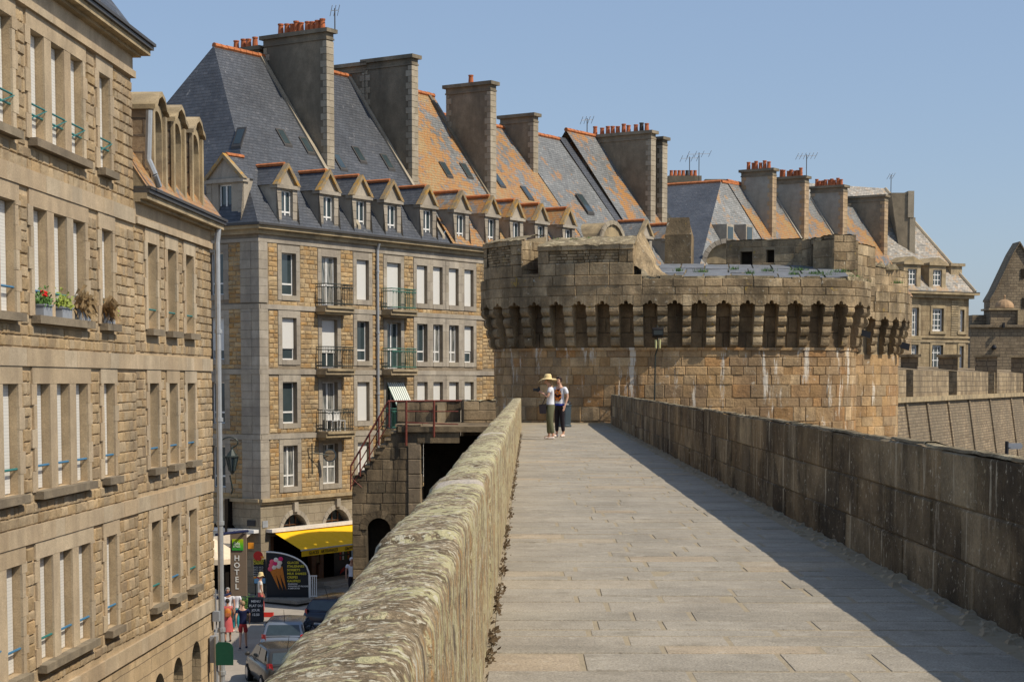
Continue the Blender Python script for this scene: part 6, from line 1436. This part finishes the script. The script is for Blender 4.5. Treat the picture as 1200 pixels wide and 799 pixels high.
m = MB(); m.tube(LF(44.9, Z(622, Yh), .1), (hx1+.04, Yh+.05, Z(622, Yh)), .035, n=6); m.tube((hx0+.1, Yh+.05, Z(624.5, Yh)), (hx0+.1, Yh+.05, Z(622, Yh)), .025, n=6); m.tube((hx1-.1, Yh+.05, Z(624.5, Yh)), (hx1-.1, Yh+.05, Z(622, Yh)), .025, n=6); m.tube(LF(44.9, Z(695, Yh), .1), (hx0, Yh+.05, Z(695, Yh)), .03, n=6); m.build('bracket', 'navy', hs)

# parasol, street people area
def onstreet(u, v):
    Y = 60
    for _ in range(30): r = ray(u, v); Y = gz(Y)/r.z*r.y
    return Vector((X(u, Y), Y, gz(Y)))
ps = thing('parasol', 'cream parasol behind the drainpipe beside the HOTEL sign', 'parasol', (X(245, 62), 62, gz(62)))
c = Vector((X(245, 62), 62, Z(628, 62))); m = MB(); n = 8; R_ = 1.15
rim = [c+Vector((R_*math.cos(2*math.pi*k/n+.4), R_*math.sin(2*math.pi*k/n+.4), -.72)) for k in range(n)]
for k in range(n): m.face([c, rim[k], rim[(k+1) % n]]); m.face([rim[k], rim[k]-Vector((0, 0, .18)), rim[(k+1) % n]-Vector((0, 0, .18)), rim[(k+1) % n]])
m.build('canopy', 'cream', ps); m = MB(); m.tube(c, (c.x, c.y, gz(62)), .035, n=8); m.build('pole', 'white', ps); m = MB(); m.tube((c.x, c.y, gz(62)), (c.x, c.y, gz(62)+.12), .3, n=14); m.build('base', 'zinc', ps)
# chalk board on the street, potted plant
p = onstreet(298, 729); ab = thing('pavement_board', 'black chalk board standing on the street with white writing', 'sign', p, rz=.1)
m = MB(); m.hexa([(-.3, -.25, .05), (.3, -.25, .05), (.3, -.22, .05), (-.3, -.22, .05), (-.3, -.03, 1.0), (.3, -.03, 1.0), (.3, 0, 1.0), (-.3, 0, 1.0)]); m.hexa([(-.3, .22, .05), (.3, .22, .05), (.3, .25, .05), (-.3, .25, .05), (-.3, .0, 1.0), (.3, .0, 1.0), (.3, .03, 1.0), (-.3, .03, 1.0)]); bd = m.build('boards', 'board', ab, world=False); 
for k, s_ in enumerate(('MENU', 'PLAT DU', 'JOUR', '12.50')):
    o_ = text(ab, s_, .13, Vector(ab.location)+Vector((0, -.09-.035*k-.0, .84-.17*k)), (1, 0, 0), (0, .21, 1), 'letter')
p = onstreet(294, 727)+Vector((-.25, .1, 0)); pl = thing('potted_plant', 'bushy green plant in a pot left of the chalk board', 'plant', p); m = MB(); m.lathe((0, 0, 0), [(0, 0), (.15, 0), (.2, .4), (.18, .4), (.17, .35), (0, .35)], 12); m.build('pot', 'castle', pl, world=False)
m = MB()
for k in range(500):
    c_ = Vector((rng.gauss(0, .14), rng.gauss(0, .14), .62+rng.gauss(0, .17))); d = Vector((rng.gauss(0, 1), rng.gauss(0, 1), rng.gauss(0, 1))).normalized()*.05; q = d.orthogonal().normalized()*.02; m.face([c_-d, c_-q, c_+d, c_+q])
m.build('foliage', 'leaf', pl, world=False)
p = onstreet(312, 722); rb = thing('red_crate', 'small flat red crate on the street right of the chalk board', 'crate', p); m = MB(); m.box(-.22, .22, -.15, .15, .0, .03); m.box(-.22, .22, -.15, -.13, .031, .15); m.box(-.22, .22, .13, .15, .031, .15); m.box(-.22, -.20, -.129, .129, .031, .15); m.box(.20, .22, -.129, .129, .031, .15); m.build('tray', 'red', rb, world=False)
# green rounded plate on a post beside the wall
p = at(253.5, 760, 44.2); gs = thing('street_sign', 'dark green blank plate with rounded corner on a post below the drainpipe', 'sign', (p.x, p.y, -10.14))
m = MB(); m.tube((p.x, p.y, -10.14), (p.x, p.y, Z(745, 44.2)), .045, n=8); m.build('post', 'zinc', gs)
GP = frame(X(250, 44.1), 44.1, 1, 0, 0, -1); w_ = X(270.5, 44.1)-X(250, 44.1); zt, zb = Z(752, 44.1), Z(779, 44.1); m = MB(); r_ = .17
fp = [GP(0, zb), GP(w_, zb)]+[GP(w_-r_+r_*math.cos(a), zt-r_+r_*math.sin(a)) for a in [rad(x) for x in range(0, 91, 15)]]+[GP(.06, zt), GP(0, zt-.06)]
solid_from_front(m, fp, (0, .03, 0)); m.build('plate', 'greenpost', gs)
m = MB(); m.box(X(243.5, 44.3), X(252, 44.3), 44.25, 44.45, Z(776, 44.3), Z(745, 44.3)); m.build('meter_box', 'pot_grey', gs)
# ornate lantern on the shaded end wall, round sign on bracket
p = at(272, 540, 75.4); ln = thing('wall_lantern', 'ornate black iron street lantern in front of the shaded end wall', 'lamp', p)
m = MB(); m.lathe(p+Vector((0, 0, -.45)), [(0, -.12), (.05, -.1), (.10, 0), (.13, .02)], 8); m.lathe(p, [(.30, .18), (.22, .24), (.10, .42), (.05, .5), (.07, .55), (.0, .62)], 8)
for k in range(6):
    a = math.pi*k/3; m.tube(p+Vector((.13*math.cos(a), .13*math.sin(a), -.43)), p+Vector((.27*math.cos(a), .27*math.sin(a), .18)), .018, n=5)
m.build('cage', 'iron', ln); m = MB(); m.lathe(p, [(.11, -.42), (.25, .17)], 8); m.build('glass_panes', 'glass', ln)
m = MB(); pp = [p+Vector((0, 0, .6))]+[p+Vector((-.1+.35*math.cos(a), .0, .78+.22*math.sin(a))) for a in [rad(x) for x in range(-60, 200, 20)]]+[p+Vector((-.5, 0, .4)), p+Vector((-.55, .1, -1.3))]
m.path(pp, .03, 6); m.path([p+Vector((-.5, 0, .3)), p+Vector((-.3, 0, .15)), p+Vector((-.3, 0, -.2)), p+Vector((-.52, 0, -.4))], .02, 5); m.path([p+Vector((-.1, 0, -.6)), p+Vector((0, .1, -1.2)), p+Vector((-.1, .3, -1.4))], .035, 6); m.build('scroll_bracket', 'iron', ln)
p = HF(4.0, -3.25, .55); rs = thing('round_sign', 'round greenish sign on an iron wall bracket above the awning', 'sign', p)
m = MB(); m.tube(p-Vector((0, .03, 0)), p+Vector((0, .03, 0)), .29, n=20); m.build('disc', 'binm', rs); m = MB(); m.tube(p-Vector((0, .035, 0)), p-Vector((0, .031, 0)), .24, n=20); m.build('disc_face', 'castle', rs)
m = MB(); q = HF(3.2, -3.3, .2); m.tube(q+Vector((0, 0, .6)), q-Vector((0, 0, .75)), .03, n=6); m.tube(q+Vector((0, 0, .2)), p, .02, n=5); m.tube(q-Vector((.25, 0, -.38)), q+Vector((.25, 0, .38)), .015, n=5); m.build('bracket', 'iron', rs)

# ------------------------------------------------------------------ cars
def loftx(m, st, mirror=True):
    """st: list of (y, [(x, z), ...]) half sections, from bottom centre round to top centre"""
    k = len(st[0][1]); vs = []; fs = []
    for y, sec in st:
        vs += [(x, y, z) for x, z in sec]+[(-x, y, z) for x, z in sec[::-1][1:-1]]
    n = 2*k-2
    for j in range(len(st)-1): fs += [(j*n+i, j*n+(i+1) % n, (j+1)*n+(i+1) % n, (j+1)*n+i) for i in range(n)]
    fs += [tuple(range(n-1, -1, -1)), tuple((len(st)-1)*n+i for i in range(n))]
    m.mesh(vs, fs)
def car(label, loc, rz, paint, group=None):
    c = thing('parked_car', label, 'car', loc, group, rz)
    def sec(hw, zb, zm, zt): return [(0, zb), (hw*.8, zb), (hw*.96, zb+.1), (hw, zm), (hw*.985, (zm+zt)/2+.05), (hw*.93, zt-.02), (hw*.8, zt), (0, zt+.02)]
    m = MB(); loftx(m, [(-1.93, sec(.68, .38, .55, .80)), (-1.88, sec(.77, .30, .55, .90)), (-1.6, sec(.82, .24, .55, .95)), (-.6, sec(.83, .22, .55, .94)), (.6, sec(.83, .22, .55, .93)), (1.1, sec(.82, .22, .55, .91)), (1.6, sec(.79, .24, .5, .80)), (1.85, sec(.72, .27, .46, .68)), (1.93, sec(.62, .33, .45, .58))])
    b = m.build('body', paint, c, world=False, smooth=True)
    def cs(hw, z0, z1, tw): return [(0, z0), (hw, z0), (hw-(hw-tw)*.5, z0+(z1-z0)*.5), (tw+.02, z1-.06), (tw-.06, z1-.01), (0, z1+.015)]
    m = MB(); loftx(m, [(-1.84, cs(.74, .92, .95, .70)), (-1.62, cs(.745, .92, 1.26, .64)), (-1.48, cs(.75, .92, 1.38, .61)), (-.9, cs(.755, .92, 1.43, .60)), (0, cs(.755, .92, 1.45, .60)), (.35, cs(.755, .92, 1.40, .60)), (.75, cs(.755, .92, 1.17, .66)), (1.12, cs(.75, .90, .93, .72))]); m.build('roof', paint, c, world=False, smooth=True)
    g = MB(); g.face([(-.60, -1.815, 1.0), (.60, -1.815, 1.0), (.52, -1.60, 1.325), (-.52, -1.60, 1.325)]); g.build('rear_window', 'carglass', c, world=False)
    g = MB(); g.face([(.62, 1.08, 1.0), (-.62, 1.08, 1.0), (-.53, .42, 1.39), (.53, .42, 1.39)]); g.build('windscreen', 'carglass', c, world=False)
    for s in (-1, 1):
        for (y0, y1, y2, y3) in ((-1.35, -.38, -.42, -1.2), (-.30, .80, .32, -.32)):
            g = MB(); g.face([(s*.757, y0, .98), (s*.757, y1, .98), (s*.655, y2, 1.36), (s*.655, y3, 1.36)]); g.build('side_window', 'carglass', c, world=False)
        m = MB(); m.hexa([(s*.56, -1.93, .68), (s*.70, -1.9, .68), (s*.75, -1.86, .68), (s*.6, -1.86, .68), (s*.60, -1.905, 1.02), (s*.70, -1.85, 1.04), (s*.76, -1.72, 1.02), (s*.62, -1.75, 1.02)]); m.build('tail_lamp', 'lampred', c, world=False)
        m = MB(); m.hexa([(s*.5, 1.84, .58), (s*.68, 1.80, .58), (s*.72, 1.68, .6), (s*.5, 1.7, .6), (s*.5, 1.80, .70), (s*.66, 1.76, .72), (s*.70, 1.6, .76), (s*.5, 1.62, .74)]); m.build('headlamp', 'zinc', c, world=False)
        m = MB(); m.ball((s*.90, .72, 1.0), .09, .06, .07, 8, 6); m.build('mirror', paint, c, world=False)
        for y in (-1.22, 1.2):
            m = MB(); m.tube((s*.66, y, .30), (s*.84, y, .30), .30, n=20); t_ = m.build('wheel', 'tyre', c, world=False); m = MB(); m.tube((s*.841, y, .30), (s*.848, y, .30), .19, n=16); m.build('rim', 'rim', t_, world=False)
    m = MB(); m.box(-.72, .72, -1.985, -1.90, .36, .56); m.build('bumper', paint, c, world=False)
    m = MB(); m.box(-.25, .25, -1.995, -1.986, .44, .55); m.build('number_plate', 'white', c, world=False)
    m = MB(); m.tube((0, -1.35, 1.42), (0, -1.6, 1.85), .012, .006, 5); m.build('aerial', 'black', c, world=False)
    return c
def ctr(u, v, off):
    p = onstreet(u, v); return p
car('dark grey hatchback with red tail lamps, nearest of the three cars', (-7.55, 57.6, gz(57.6)), rad(19), 'car_dark')
car('silver blue hatchback seen from behind, between the dark grey and dark blue cars', (-7.85, 62.6, gz(62.6)), rad(1), 'car_silver')
car('dark blue car almost hidden by the lichened parapet, farthest of the three cars', (-6.35, 67.6, gz(67.6)), rad(-22), 'car_blue')

# ------------------------------------------------------------------ people
def skinned(name, V, E_, mat, parent, lvl=2):
    keys = list(V); idx = {k: i for i, k in enumerate(keys)}
    me = bpy.data.meshes.new(name); me.from_pydata([V[k][0] for k in keys], [(idx[a], idx[b]) for a, b in E_], []); me.update()
    o = bpy.data.objects.new(name, me); COL.objects.link(o)
    md = o.modifiers.new('skin', 'SKIN'); md.use_smooth_shade = True; md.branch_smoothing = .4
    sk_ = me.skin_vertices[0].data
    for k in keys: r = V[k][1]; sk_[idx[k]].radius = r if isinstance(r, tuple) else (r, r); sk_[idx[k]].use_root = (k == keys[0])
    sb = o.modifiers.new('sub', 'SUBSURF'); sb.levels = lvl; sb.render_levels = lvl
    me.materials.append(M[mat]); o.parent = parent
    dg = bpy.context.evaluated_depsgraph_get(); ev = o.evaluated_get(dg); nm = bpy.data.meshes.new_from_object(ev); o.modifiers.clear(); o.data = nm
    if not nm.materials: nm.materials.append(M[mat])
    nm.polygons.foreach_set('use_smooth', [True]*len(nm.polygons)); return o
def person(label, loc, rz, h=1.74, skin='skin', hair='hair_d', top='wcloth', bottom='olive', shoes='shoe', stride=.0, arms=None, head_turn=0., nod=0., female=False, hat=None, dress=None, shorts=False, long_hair=False, sleeve=.55, group=None, leg_r=1.):
    t = thing('person', label, 'person', loc, group, rz); k = h/1.75; t.scale = (k, k, k)
    sw = .165 if female else .185
    V = {'pel': ((0, 0, .95), (.118, .10)), 'bel': ((0, 0, 1.10), (.115 if female else .13, .09)), 'che': ((0, -.005, 1.29), (.135 if female else .155, .105)), 'nb': ((0, -.01, 1.43), (.075, .07)), 'nk': ((0, .01+nod*.3, 1.51), .052)}
    hx, hy = -math.sin(head_turn), math.cos(head_turn); hc = Vector((0+hx*nod*.5, .025+nod*.5*hy, 1.60-nod*.1))
    V['h1'] = (tuple(hc), (.072, .085)); V['h2'] = (tuple(hc+Vector((-hx*nod*0, .0, .085))), (.07, .082)); V['chin'] = (tuple(hc+Vector((hx*.05, hy*.05, -.055))), .035); V['nose'] = (tuple(hc+Vector((hx*.105, hy*.105, -.005-nod*.2))), .014)
    E_ = [('pel', 'bel'), ('bel', 'che'), ('che', 'nb'), ('nb', 'nk'), ('nk', 'h1'), ('h1', 'h2'), ('h1', 'chin'), ('h1', 'nose')]
    J = {}
    for s, n in ((-1, 'l'), (1, 'r')):
        st_ = stride*s; bend = max(0, -st_)*.35
        J[n] = dict(hip=(s*.085, 0, .89), knee=(s*.09, st_*.5+bend*.9+.01, .50+abs(st_)*.02), ank=(s*.095, st_-bend*.4-.015, .09+bend*.25), toe=(s*.105, st_+.13, .035), heel=(s*.095, st_-.06-bend*.3, .04+bend*.4))
        V['hip'+n] = (J[n]['hip'], .072); V['kn'+n] = (J[n]['knee'], .052*leg_r); V['cf'+n] = (tuple((Vector(J[n]['knee'])*.65+Vector(J[n]['ank'])*.35)+Vector((0, -.015, 0))), .052*leg_r); V['an'+n] = (J[n]['ank'], .034); V['to'+n] = (J[n]['toe'], (.034, .026))
        E_ += [('pel', 'hip'+n), ('hip'+n, 'kn'+n), ('kn'+n, 'cf'+n), ('cf'+n, 'an'+n), ('an'+n, 'to'+n)]
        el, wr = (arms or {}).get(n, ((s*(sw+.05), -.02, 1.14), (s*(sw+.07), .06, .90)))
        J[n].update(sh=(s*sw, -.01, 1.405), el=el, wr=wr)
        V['sh'+n] = (J[n]['sh'], .052); V['el'+n] = (el, .038); V['wr'+n] = (wr, .026)
        d = (Vector(wr)-Vector(el)).normalized(); pm = Vector(wr)+d*.06; V['pm'+n] = (tuple(pm), (.036, .02)); E_ += [('che', 'sh'+n), ('sh'+n, 'el'+n), ('el'+n, 'wr'+n), ('wr'+n, 'pm'+n)]
        sd = d.orthogonal().normalized(); sd = Vector((0, 1, 0)).cross(d).cross(d).normalized() if abs(d.y) < .9 else Vector((1, 0, 0))
        for q, (of, ln) in enumerate(((-.027, .055), (-.009, .07), (.009, .075), (.027, .065))):
            a = pm+sd*of+d*.03; b_ = a+d*ln*.5+Vector((0, .008, 0)); c_ = a+d*ln+Vector((-s*.012, .012, -.004))
            V[f'f{n}{q}'] = (tuple(a), .0105); V[f'g{n}{q}'] = (tuple(b_), .009); V[f'e{n}{q}'] = (tuple(c_), .0075); E_ += [('pm'+n, f'f{n}{q}'), (f'f{n}{q}', f'g{n}{q}'), (f'g{n}{q}', f'e{n}{q}')]
        a = Vector(wr)+d*.025-sd*.035; V['t'+n] = (tuple(a), .011); V['u'+n] = (tuple(a+d*.035-sd*.018), .009); E_ += [('wr'+n, 't'+n), ('t'+n, 'u'+n)]
    skinned('body', V, E_, skin, t)
    g = MB()
    for s in (-1, 1):
        rt = Vector((hy, -hx, 0)); g.ball(hc+Vector((hx*.078, hy*.078, .018))+rt*s*.03, .009, n=6, m=4)
    g.build('eyes', 'blackcloth', t, world=False)
    g = MB(); rt = Vector((hy, -hx, 0)); c_ = hc+Vector((hx*.082, hy*.082, -.045)); g.tube(c_-rt*.02, c_+rt*.02, .006, n=5); g.build('mouth', 'redcloth', t, world=False)
    # hair
    g = MB(); hb = hc+Vector((-hx*.012, -hy*.012, .035)); n_, m_ = 18, 10; vs = []
    for j in range(m_+1):
        la = rad(-30+120*j/m_)
        for i in range(n_):
            an = 2*math.pi*i/n_; d = Vector((math.cos(la)*math.cos(an), math.cos(la)*math.sin(an), math.sin(la))); fr_ = d.x*hx+d.y*hy
            r = .1+mn.noise(d*4+Vector(loc))*.008
            if fr_ > .25 and la < rad(25): r = .06
            vs.append(hb+Vector((d.x*r*.88, d.y*r, d.z*r*1.02)))
    g.mesh(vs, [(j*n_+i, j*n_+(i+1) % n_, (j+1)*n_+(i+1) % n_, (j+1)*n_+i) for j in range(m_) for i in range(n_)]); g.build('hair', hair, t, world=False, smooth=True)
    if long_hair: skinned('long_hair', {'a': (tuple(hb+Vector((-hx*.06, -hy*.06, -.02))), (.06, .045)), 'b': (tuple(hb+Vector((-hx*.1, -hy*.1, -.14))), (.055, .035)), 'c': (tuple(hb+Vector((-hx*.11, -hy*.12, -.26))), (.03, .02))}, [('a', 'b'), ('b', 'c')], hair, t)
    # top
    z0 = .93 if not female else .98
    T = {'0': ((0, 0, z0-.05), (.15 if not female else .15, .125)), 'a': ((0, 0, z0), (.152 if not female else .145, .12)), 'b': ((0, 0, 1.10), (.145 if not female else .13, .115)), 'c': ((0, -.005, 1.29), (.172 if not female else .148, .125)), 'd': ((0, -.01, 1.425), (.095, .085))}; TE = [('0', 'a'), ('a', 'b'), ('b', 'c'), ('c', 'd')]
    for s, n in ((-1, 'l'), (1, 'r')):
        sh, el = Vector(J[n]['sh']), Vector(J[n]['el']); T['s'+n] = (tuple(sh), .066); T['e'+n] = (tuple(sh.lerp(el, sleeve)), .062); TE += [('c', 's'+n), ('s'+n, 'e'+n)]
    shirt = skinned('top', T, TE, top, t)
    if dress:
        g = MB(); n_ = 20; pr = [(.115, 1.12), (.125, 1.05), (.16, .93), (.19, .75), (.22, dress)]; vs = []
        for r, z in pr:
            for i in range(n_): an = 2*math.pi*i/n_; rr = r*(1+.05*math.sin(an*6)*(1.12-z)); vs.append((rr*math.cos(an), rr*.82*math.sin(an)+stride*.1, z))
        g.mesh(vs, [(j*n_+i, j*n_+(i+1) % n_, (j+1)*n_+(i+1) % n_, (j+1)*n_+i) for j in range(len(pr)-1) for i in range(n_)]); g.build('skirt', top, t, world=False, smooth=True)
    else:
        B = {'o': ((0, 0, 1.03), (.138, .112)), 'p': ((0, 0, .97), (.165, .128)), 'q': ((0, 0, .90), (.172, .135))}; BE = [('o', 'p'), ('p', 'q')]
        for n in 'lr':
            hp, kn, an = (Vector(J[n][q]) for q in ('hip', 'knee', 'ank')); B['h'+n] = (tuple(hp-Vector((0, 0, .04))), .095*leg_r)
            if shorts: B['k'+n] = (tuple(hp.lerp(kn, .82)), .085)
            else: B['k'+n] = (tuple(kn), .070*leg_r); B['a'+n] = (tuple(kn.lerp(an, .86)), .052*leg_r)
            BE += [('q', 'h'+n), ('h'+n, 'k'+n)]+([] if shorts else [('k'+n, 'a'+n)])
        skinned('shorts' if shorts else 'trousers', B, BE, bottom, t)
    for n in 'lr': skinned('shoe', {'a': (J[n]['heel'], (.042, .038)), 'b': (tuple((Vector(J[n]['heel'])+Vector(J[n]['toe']))/2+Vector((0, 0, .008))), (.045, .04)), 'c': (J[n]['toe'], (.042, .026))}, [('a', 'b'), ('b', 'c')], shoes, t, 1)
    if hat:
        g = MB(); hb = hc+Vector((0, 0, .07)); rb_, hm = hat; n_ = 24; vs = []
        for r, z in [(rb_, -.03), (rb_*.8, .0), (.115, .012), (.105, .05), (.10, .10), (.075, .135), (0, .145)]:
            for i in range(n_):
                an = 2*math.pi*i/n_; dz = (.03*math.sin(an*2+1)+.02*math.sin(an*3) if r > .13 else 0)*r/.25; vs.append(hb+Vector((r*math.cos(an), r*math.sin(an), z+dz+(-hx*math.cos(an)*-nod*r*.4-hy*math.sin(an)*nod*r*.6))))
        g.mesh(vs, [(j*n_+i, j*n_+(i+1) % n_, (j+1)*n_+(i+1) % n_, (j+1)*n_+i) for j in range(6) for i in range(n_)]); g.build('hat', hm, t, world=False, smooth=True)
    return t, J, hc
# the two people on the walkway
wl2 = Vector((X(645, 49.6), 49.6, GW))
armW = {'l': ((-.20, .06, 1.17), (-.08, .25, 1.30)), 'r': ((.20, .07, 1.17), (.07, .25, 1.30))}
wm, J, hc = person('woman in a wide straw hat, white top and olive trousers holding a camera', wl2, rad(84), 1.76, female=True, top='wcloth', bottom='olive', shoes='shoe', hair='hair_l', hat=(.27, 'straw'), arms=armW, nod=.10, head_turn=rad(5), long_hair=True, stride=.06, leg_r=1.22)
cmr = thing('camera', 'black camera held up by the woman in the straw hat', 'camera', wl2+Vector((-.33, 0.03, 1.37)))
m = MB(); m.box(-.05, .05, -.075, .075, -.05, .05); m.build('camera_body', 'black', cmr, world=False); m = MB(); m.tube((-.05, 0, 0), (-.15, 0, .0), .038, n=12); m.build('lens', 'black', cmr, world=False); m = MB(); m.box(-.02, .03, -.03, .03, .051, .085); m.build('viewfinder', 'black', cmr, world=False)
bg_ = thing('shoulder_bag', 'black bag hanging at the hip of the woman in the straw hat', 'bag', wl2+Vector((-.20, -.06, .86)))
m = MB(); m.hexa([(-.10, -.09, -.14), (.08, -.09, -.14), (.08, .09, -.14), (-.10, .09, -.14), (-.12, -.07, .10), (.08, -.07, .13), (.08, .07, .13), (-.12, .07, .10)]); m.build('bag_body', 'blackcloth', bg_, world=False)
m = MB(); m.path([(-.02, -.02, .12), (.06, -.12, .30), (.16, -.14, .50), (.20, .0, .62)], .010, 5); m.build('strap', 'blackcloth', bg_, world=False)
ml = Vector((X(656, 51.6), 51.6, GW))
mp, J, hc = person('young man in a white t-shirt with an orange print and black trousers', ml, rad(140), 1.77, top='wcloth', bottom='blackcloth', hair='hair_d', nod=.07, head_turn=rad(15), stride=.03, sleeve=.75, arms={'l': ((-.25, -.04, 1.15), (-.235, .06, .90)), 'r': ((.25, 0, 1.15), (.22, .12, .93))})
M['print'] = None
t_ = NT('tshirt_print'); nn = t_.noise(t_.co(), 9, 3, .5); M['print'] = t_.out(t_.ramp(nn, [(.0, (.02, .015, .02)), (.42, (.05, .02, .02)), (.47, (.65, .17, .03)), (.56, (.70, .30, .10)), (.62, (.12, .10, .12)), (.7, (.6, .6, .6))], 'CONSTANT'), .8, .1)
m = MB(); n_ = 8; vs = []
for j in range(n_+1):
    for i in range(n_+1):
        an = rad(-52+104*i/n_); z = 1.03+.33*j/n_; r = 1+.10*(z-1.1)/.2; fade = 1-.25*abs(j/n_-.5); vs.append((.156*r*math.sin(an*fade), .006+.123*r*math.cos(an*fade), z))
m.mesh(vs, [(j*(n_+1)+i, j*(n_+1)+i+1, (j+1)*(n_+1)+i+1, (j+1)*(n_+1)+i) for j in range(n_) for i in range(n_) if not ((i in (0, n_-1)) and (j in (0, n_-1)))]); m.build('shirt_print', 'print', mp, world=False, smooth=True)
m = MB(); vs = []; n_ = 20
for r, z in ((.158, .955), (.162, .905)):
    for i in range(n_): an = 2*math.pi*i/n_; vs.append((r*math.cos(an), r*.78*math.sin(an), z))
m.mesh(vs, [(i, (i+1) % n_, n_+(i+1) % n_, n_+i) for i in range(n_)]); m.build('blue_hem', 'bluecloth', mp, world=False)
wt = thing('wristwatch', 'dark watch on the wrist of the young man', 'watch', ml+Vector((.0, 0, .92))); bpy.data.objects.remove(wt)
# bin behind them
pb = Vector((X(661.5, 63.5), 63.5, GW)); bn = thing('litter_bin', 'dark blue grey litter bin against the foot of the tower behind the young man', 'bin', pb)
m = MB(); m.lathe((0, 0, 0), [(.0, 0), (.24, 0), (.25, .05), (.22, .08), (.24, .72), (.26, .74), (.26, .78), (.0, .78)], 14); m.build('bin_body', 'binm', bn, world=False)
m = MB(); m.ball((.12, 0, .84), .12, .12, .09, 10, 6); m.lathe((0, 0, .78), [(.24, 0), (.2, .06), (.0, .09)], 14); m.build('lid', 'black', bn, world=False)
# people in the street
def sp(u, v): return onstreet(u, v)
walk = {'l': ((-.24, -.10, 1.14), (-.25, -.02, .90)), 'r': ((.24, .08, 1.15), (.22, .24, .96))}
p1, J, hc = person('woman in a coral dress walking away down the street', sp(264.5, 752), rad(10), 1.62, 'skin_tan', 'hair_d', 'pinkcloth', shoes='hair_d', female=True, dress=.42, stride=.12, arms=walk, long_hair=False, sleeve=.15)
bp = thing('backpack', 'small orange backpack worn by the woman in the coral dress', 'backpack', sp(264.5, 752)+Vector((.03, -.17, 1.10)), rz=rad(10))
m = MB(); m.ball((0, 0, 0), .13, .08, .18, 12, 8); m.build('bag_body', 'cone', bp, world=False, smooth=True); m = MB(); m.box(-.08, .08, -.10, -.05, -.12, -.0); m.build('front_pocket', 'terracotta', bp, world=False)
person('man in a navy t-shirt and red shorts walking away down the street', sp(282.5, 760), rad(4), 1.76, 'skin', 'hair_l', 'navy', 'redcloth', 'navy', stride=.2, arms=walk, shorts=True, sleeve=.5)
person('grey haired man in a white shirt behind the woman in the coral dress', sp(265, 741), rad(185), 1.74, 'skin_tan', 'hair_g', 'wcloth', 'olive', stride=.02)
person('woman in a small straw sun hat and turquoise scarf behind the man in navy', sp(274.5, 740), rad(160), 1.68, 'skin', 'hair_l', 'wcloth', 'teal', female=True, hat=(.16, 'straw'), stride=.03)
person('woman in a straw hat and pale pink top behind the chalk board', sp(303.5, 720), rad(-70), 1.66, 'skin_tan', 'hair_l', 'cream2', 'pinkcloth', female=True, hat=(.15, 'straw'), stride=.12)
person('person in a white shirt and patterned headscarf beside the stair block', sp(411, 700), rad(200), 1.74, 'skin_tan', 'wcloth', 'wcloth', 'blackcloth', stride=.15)
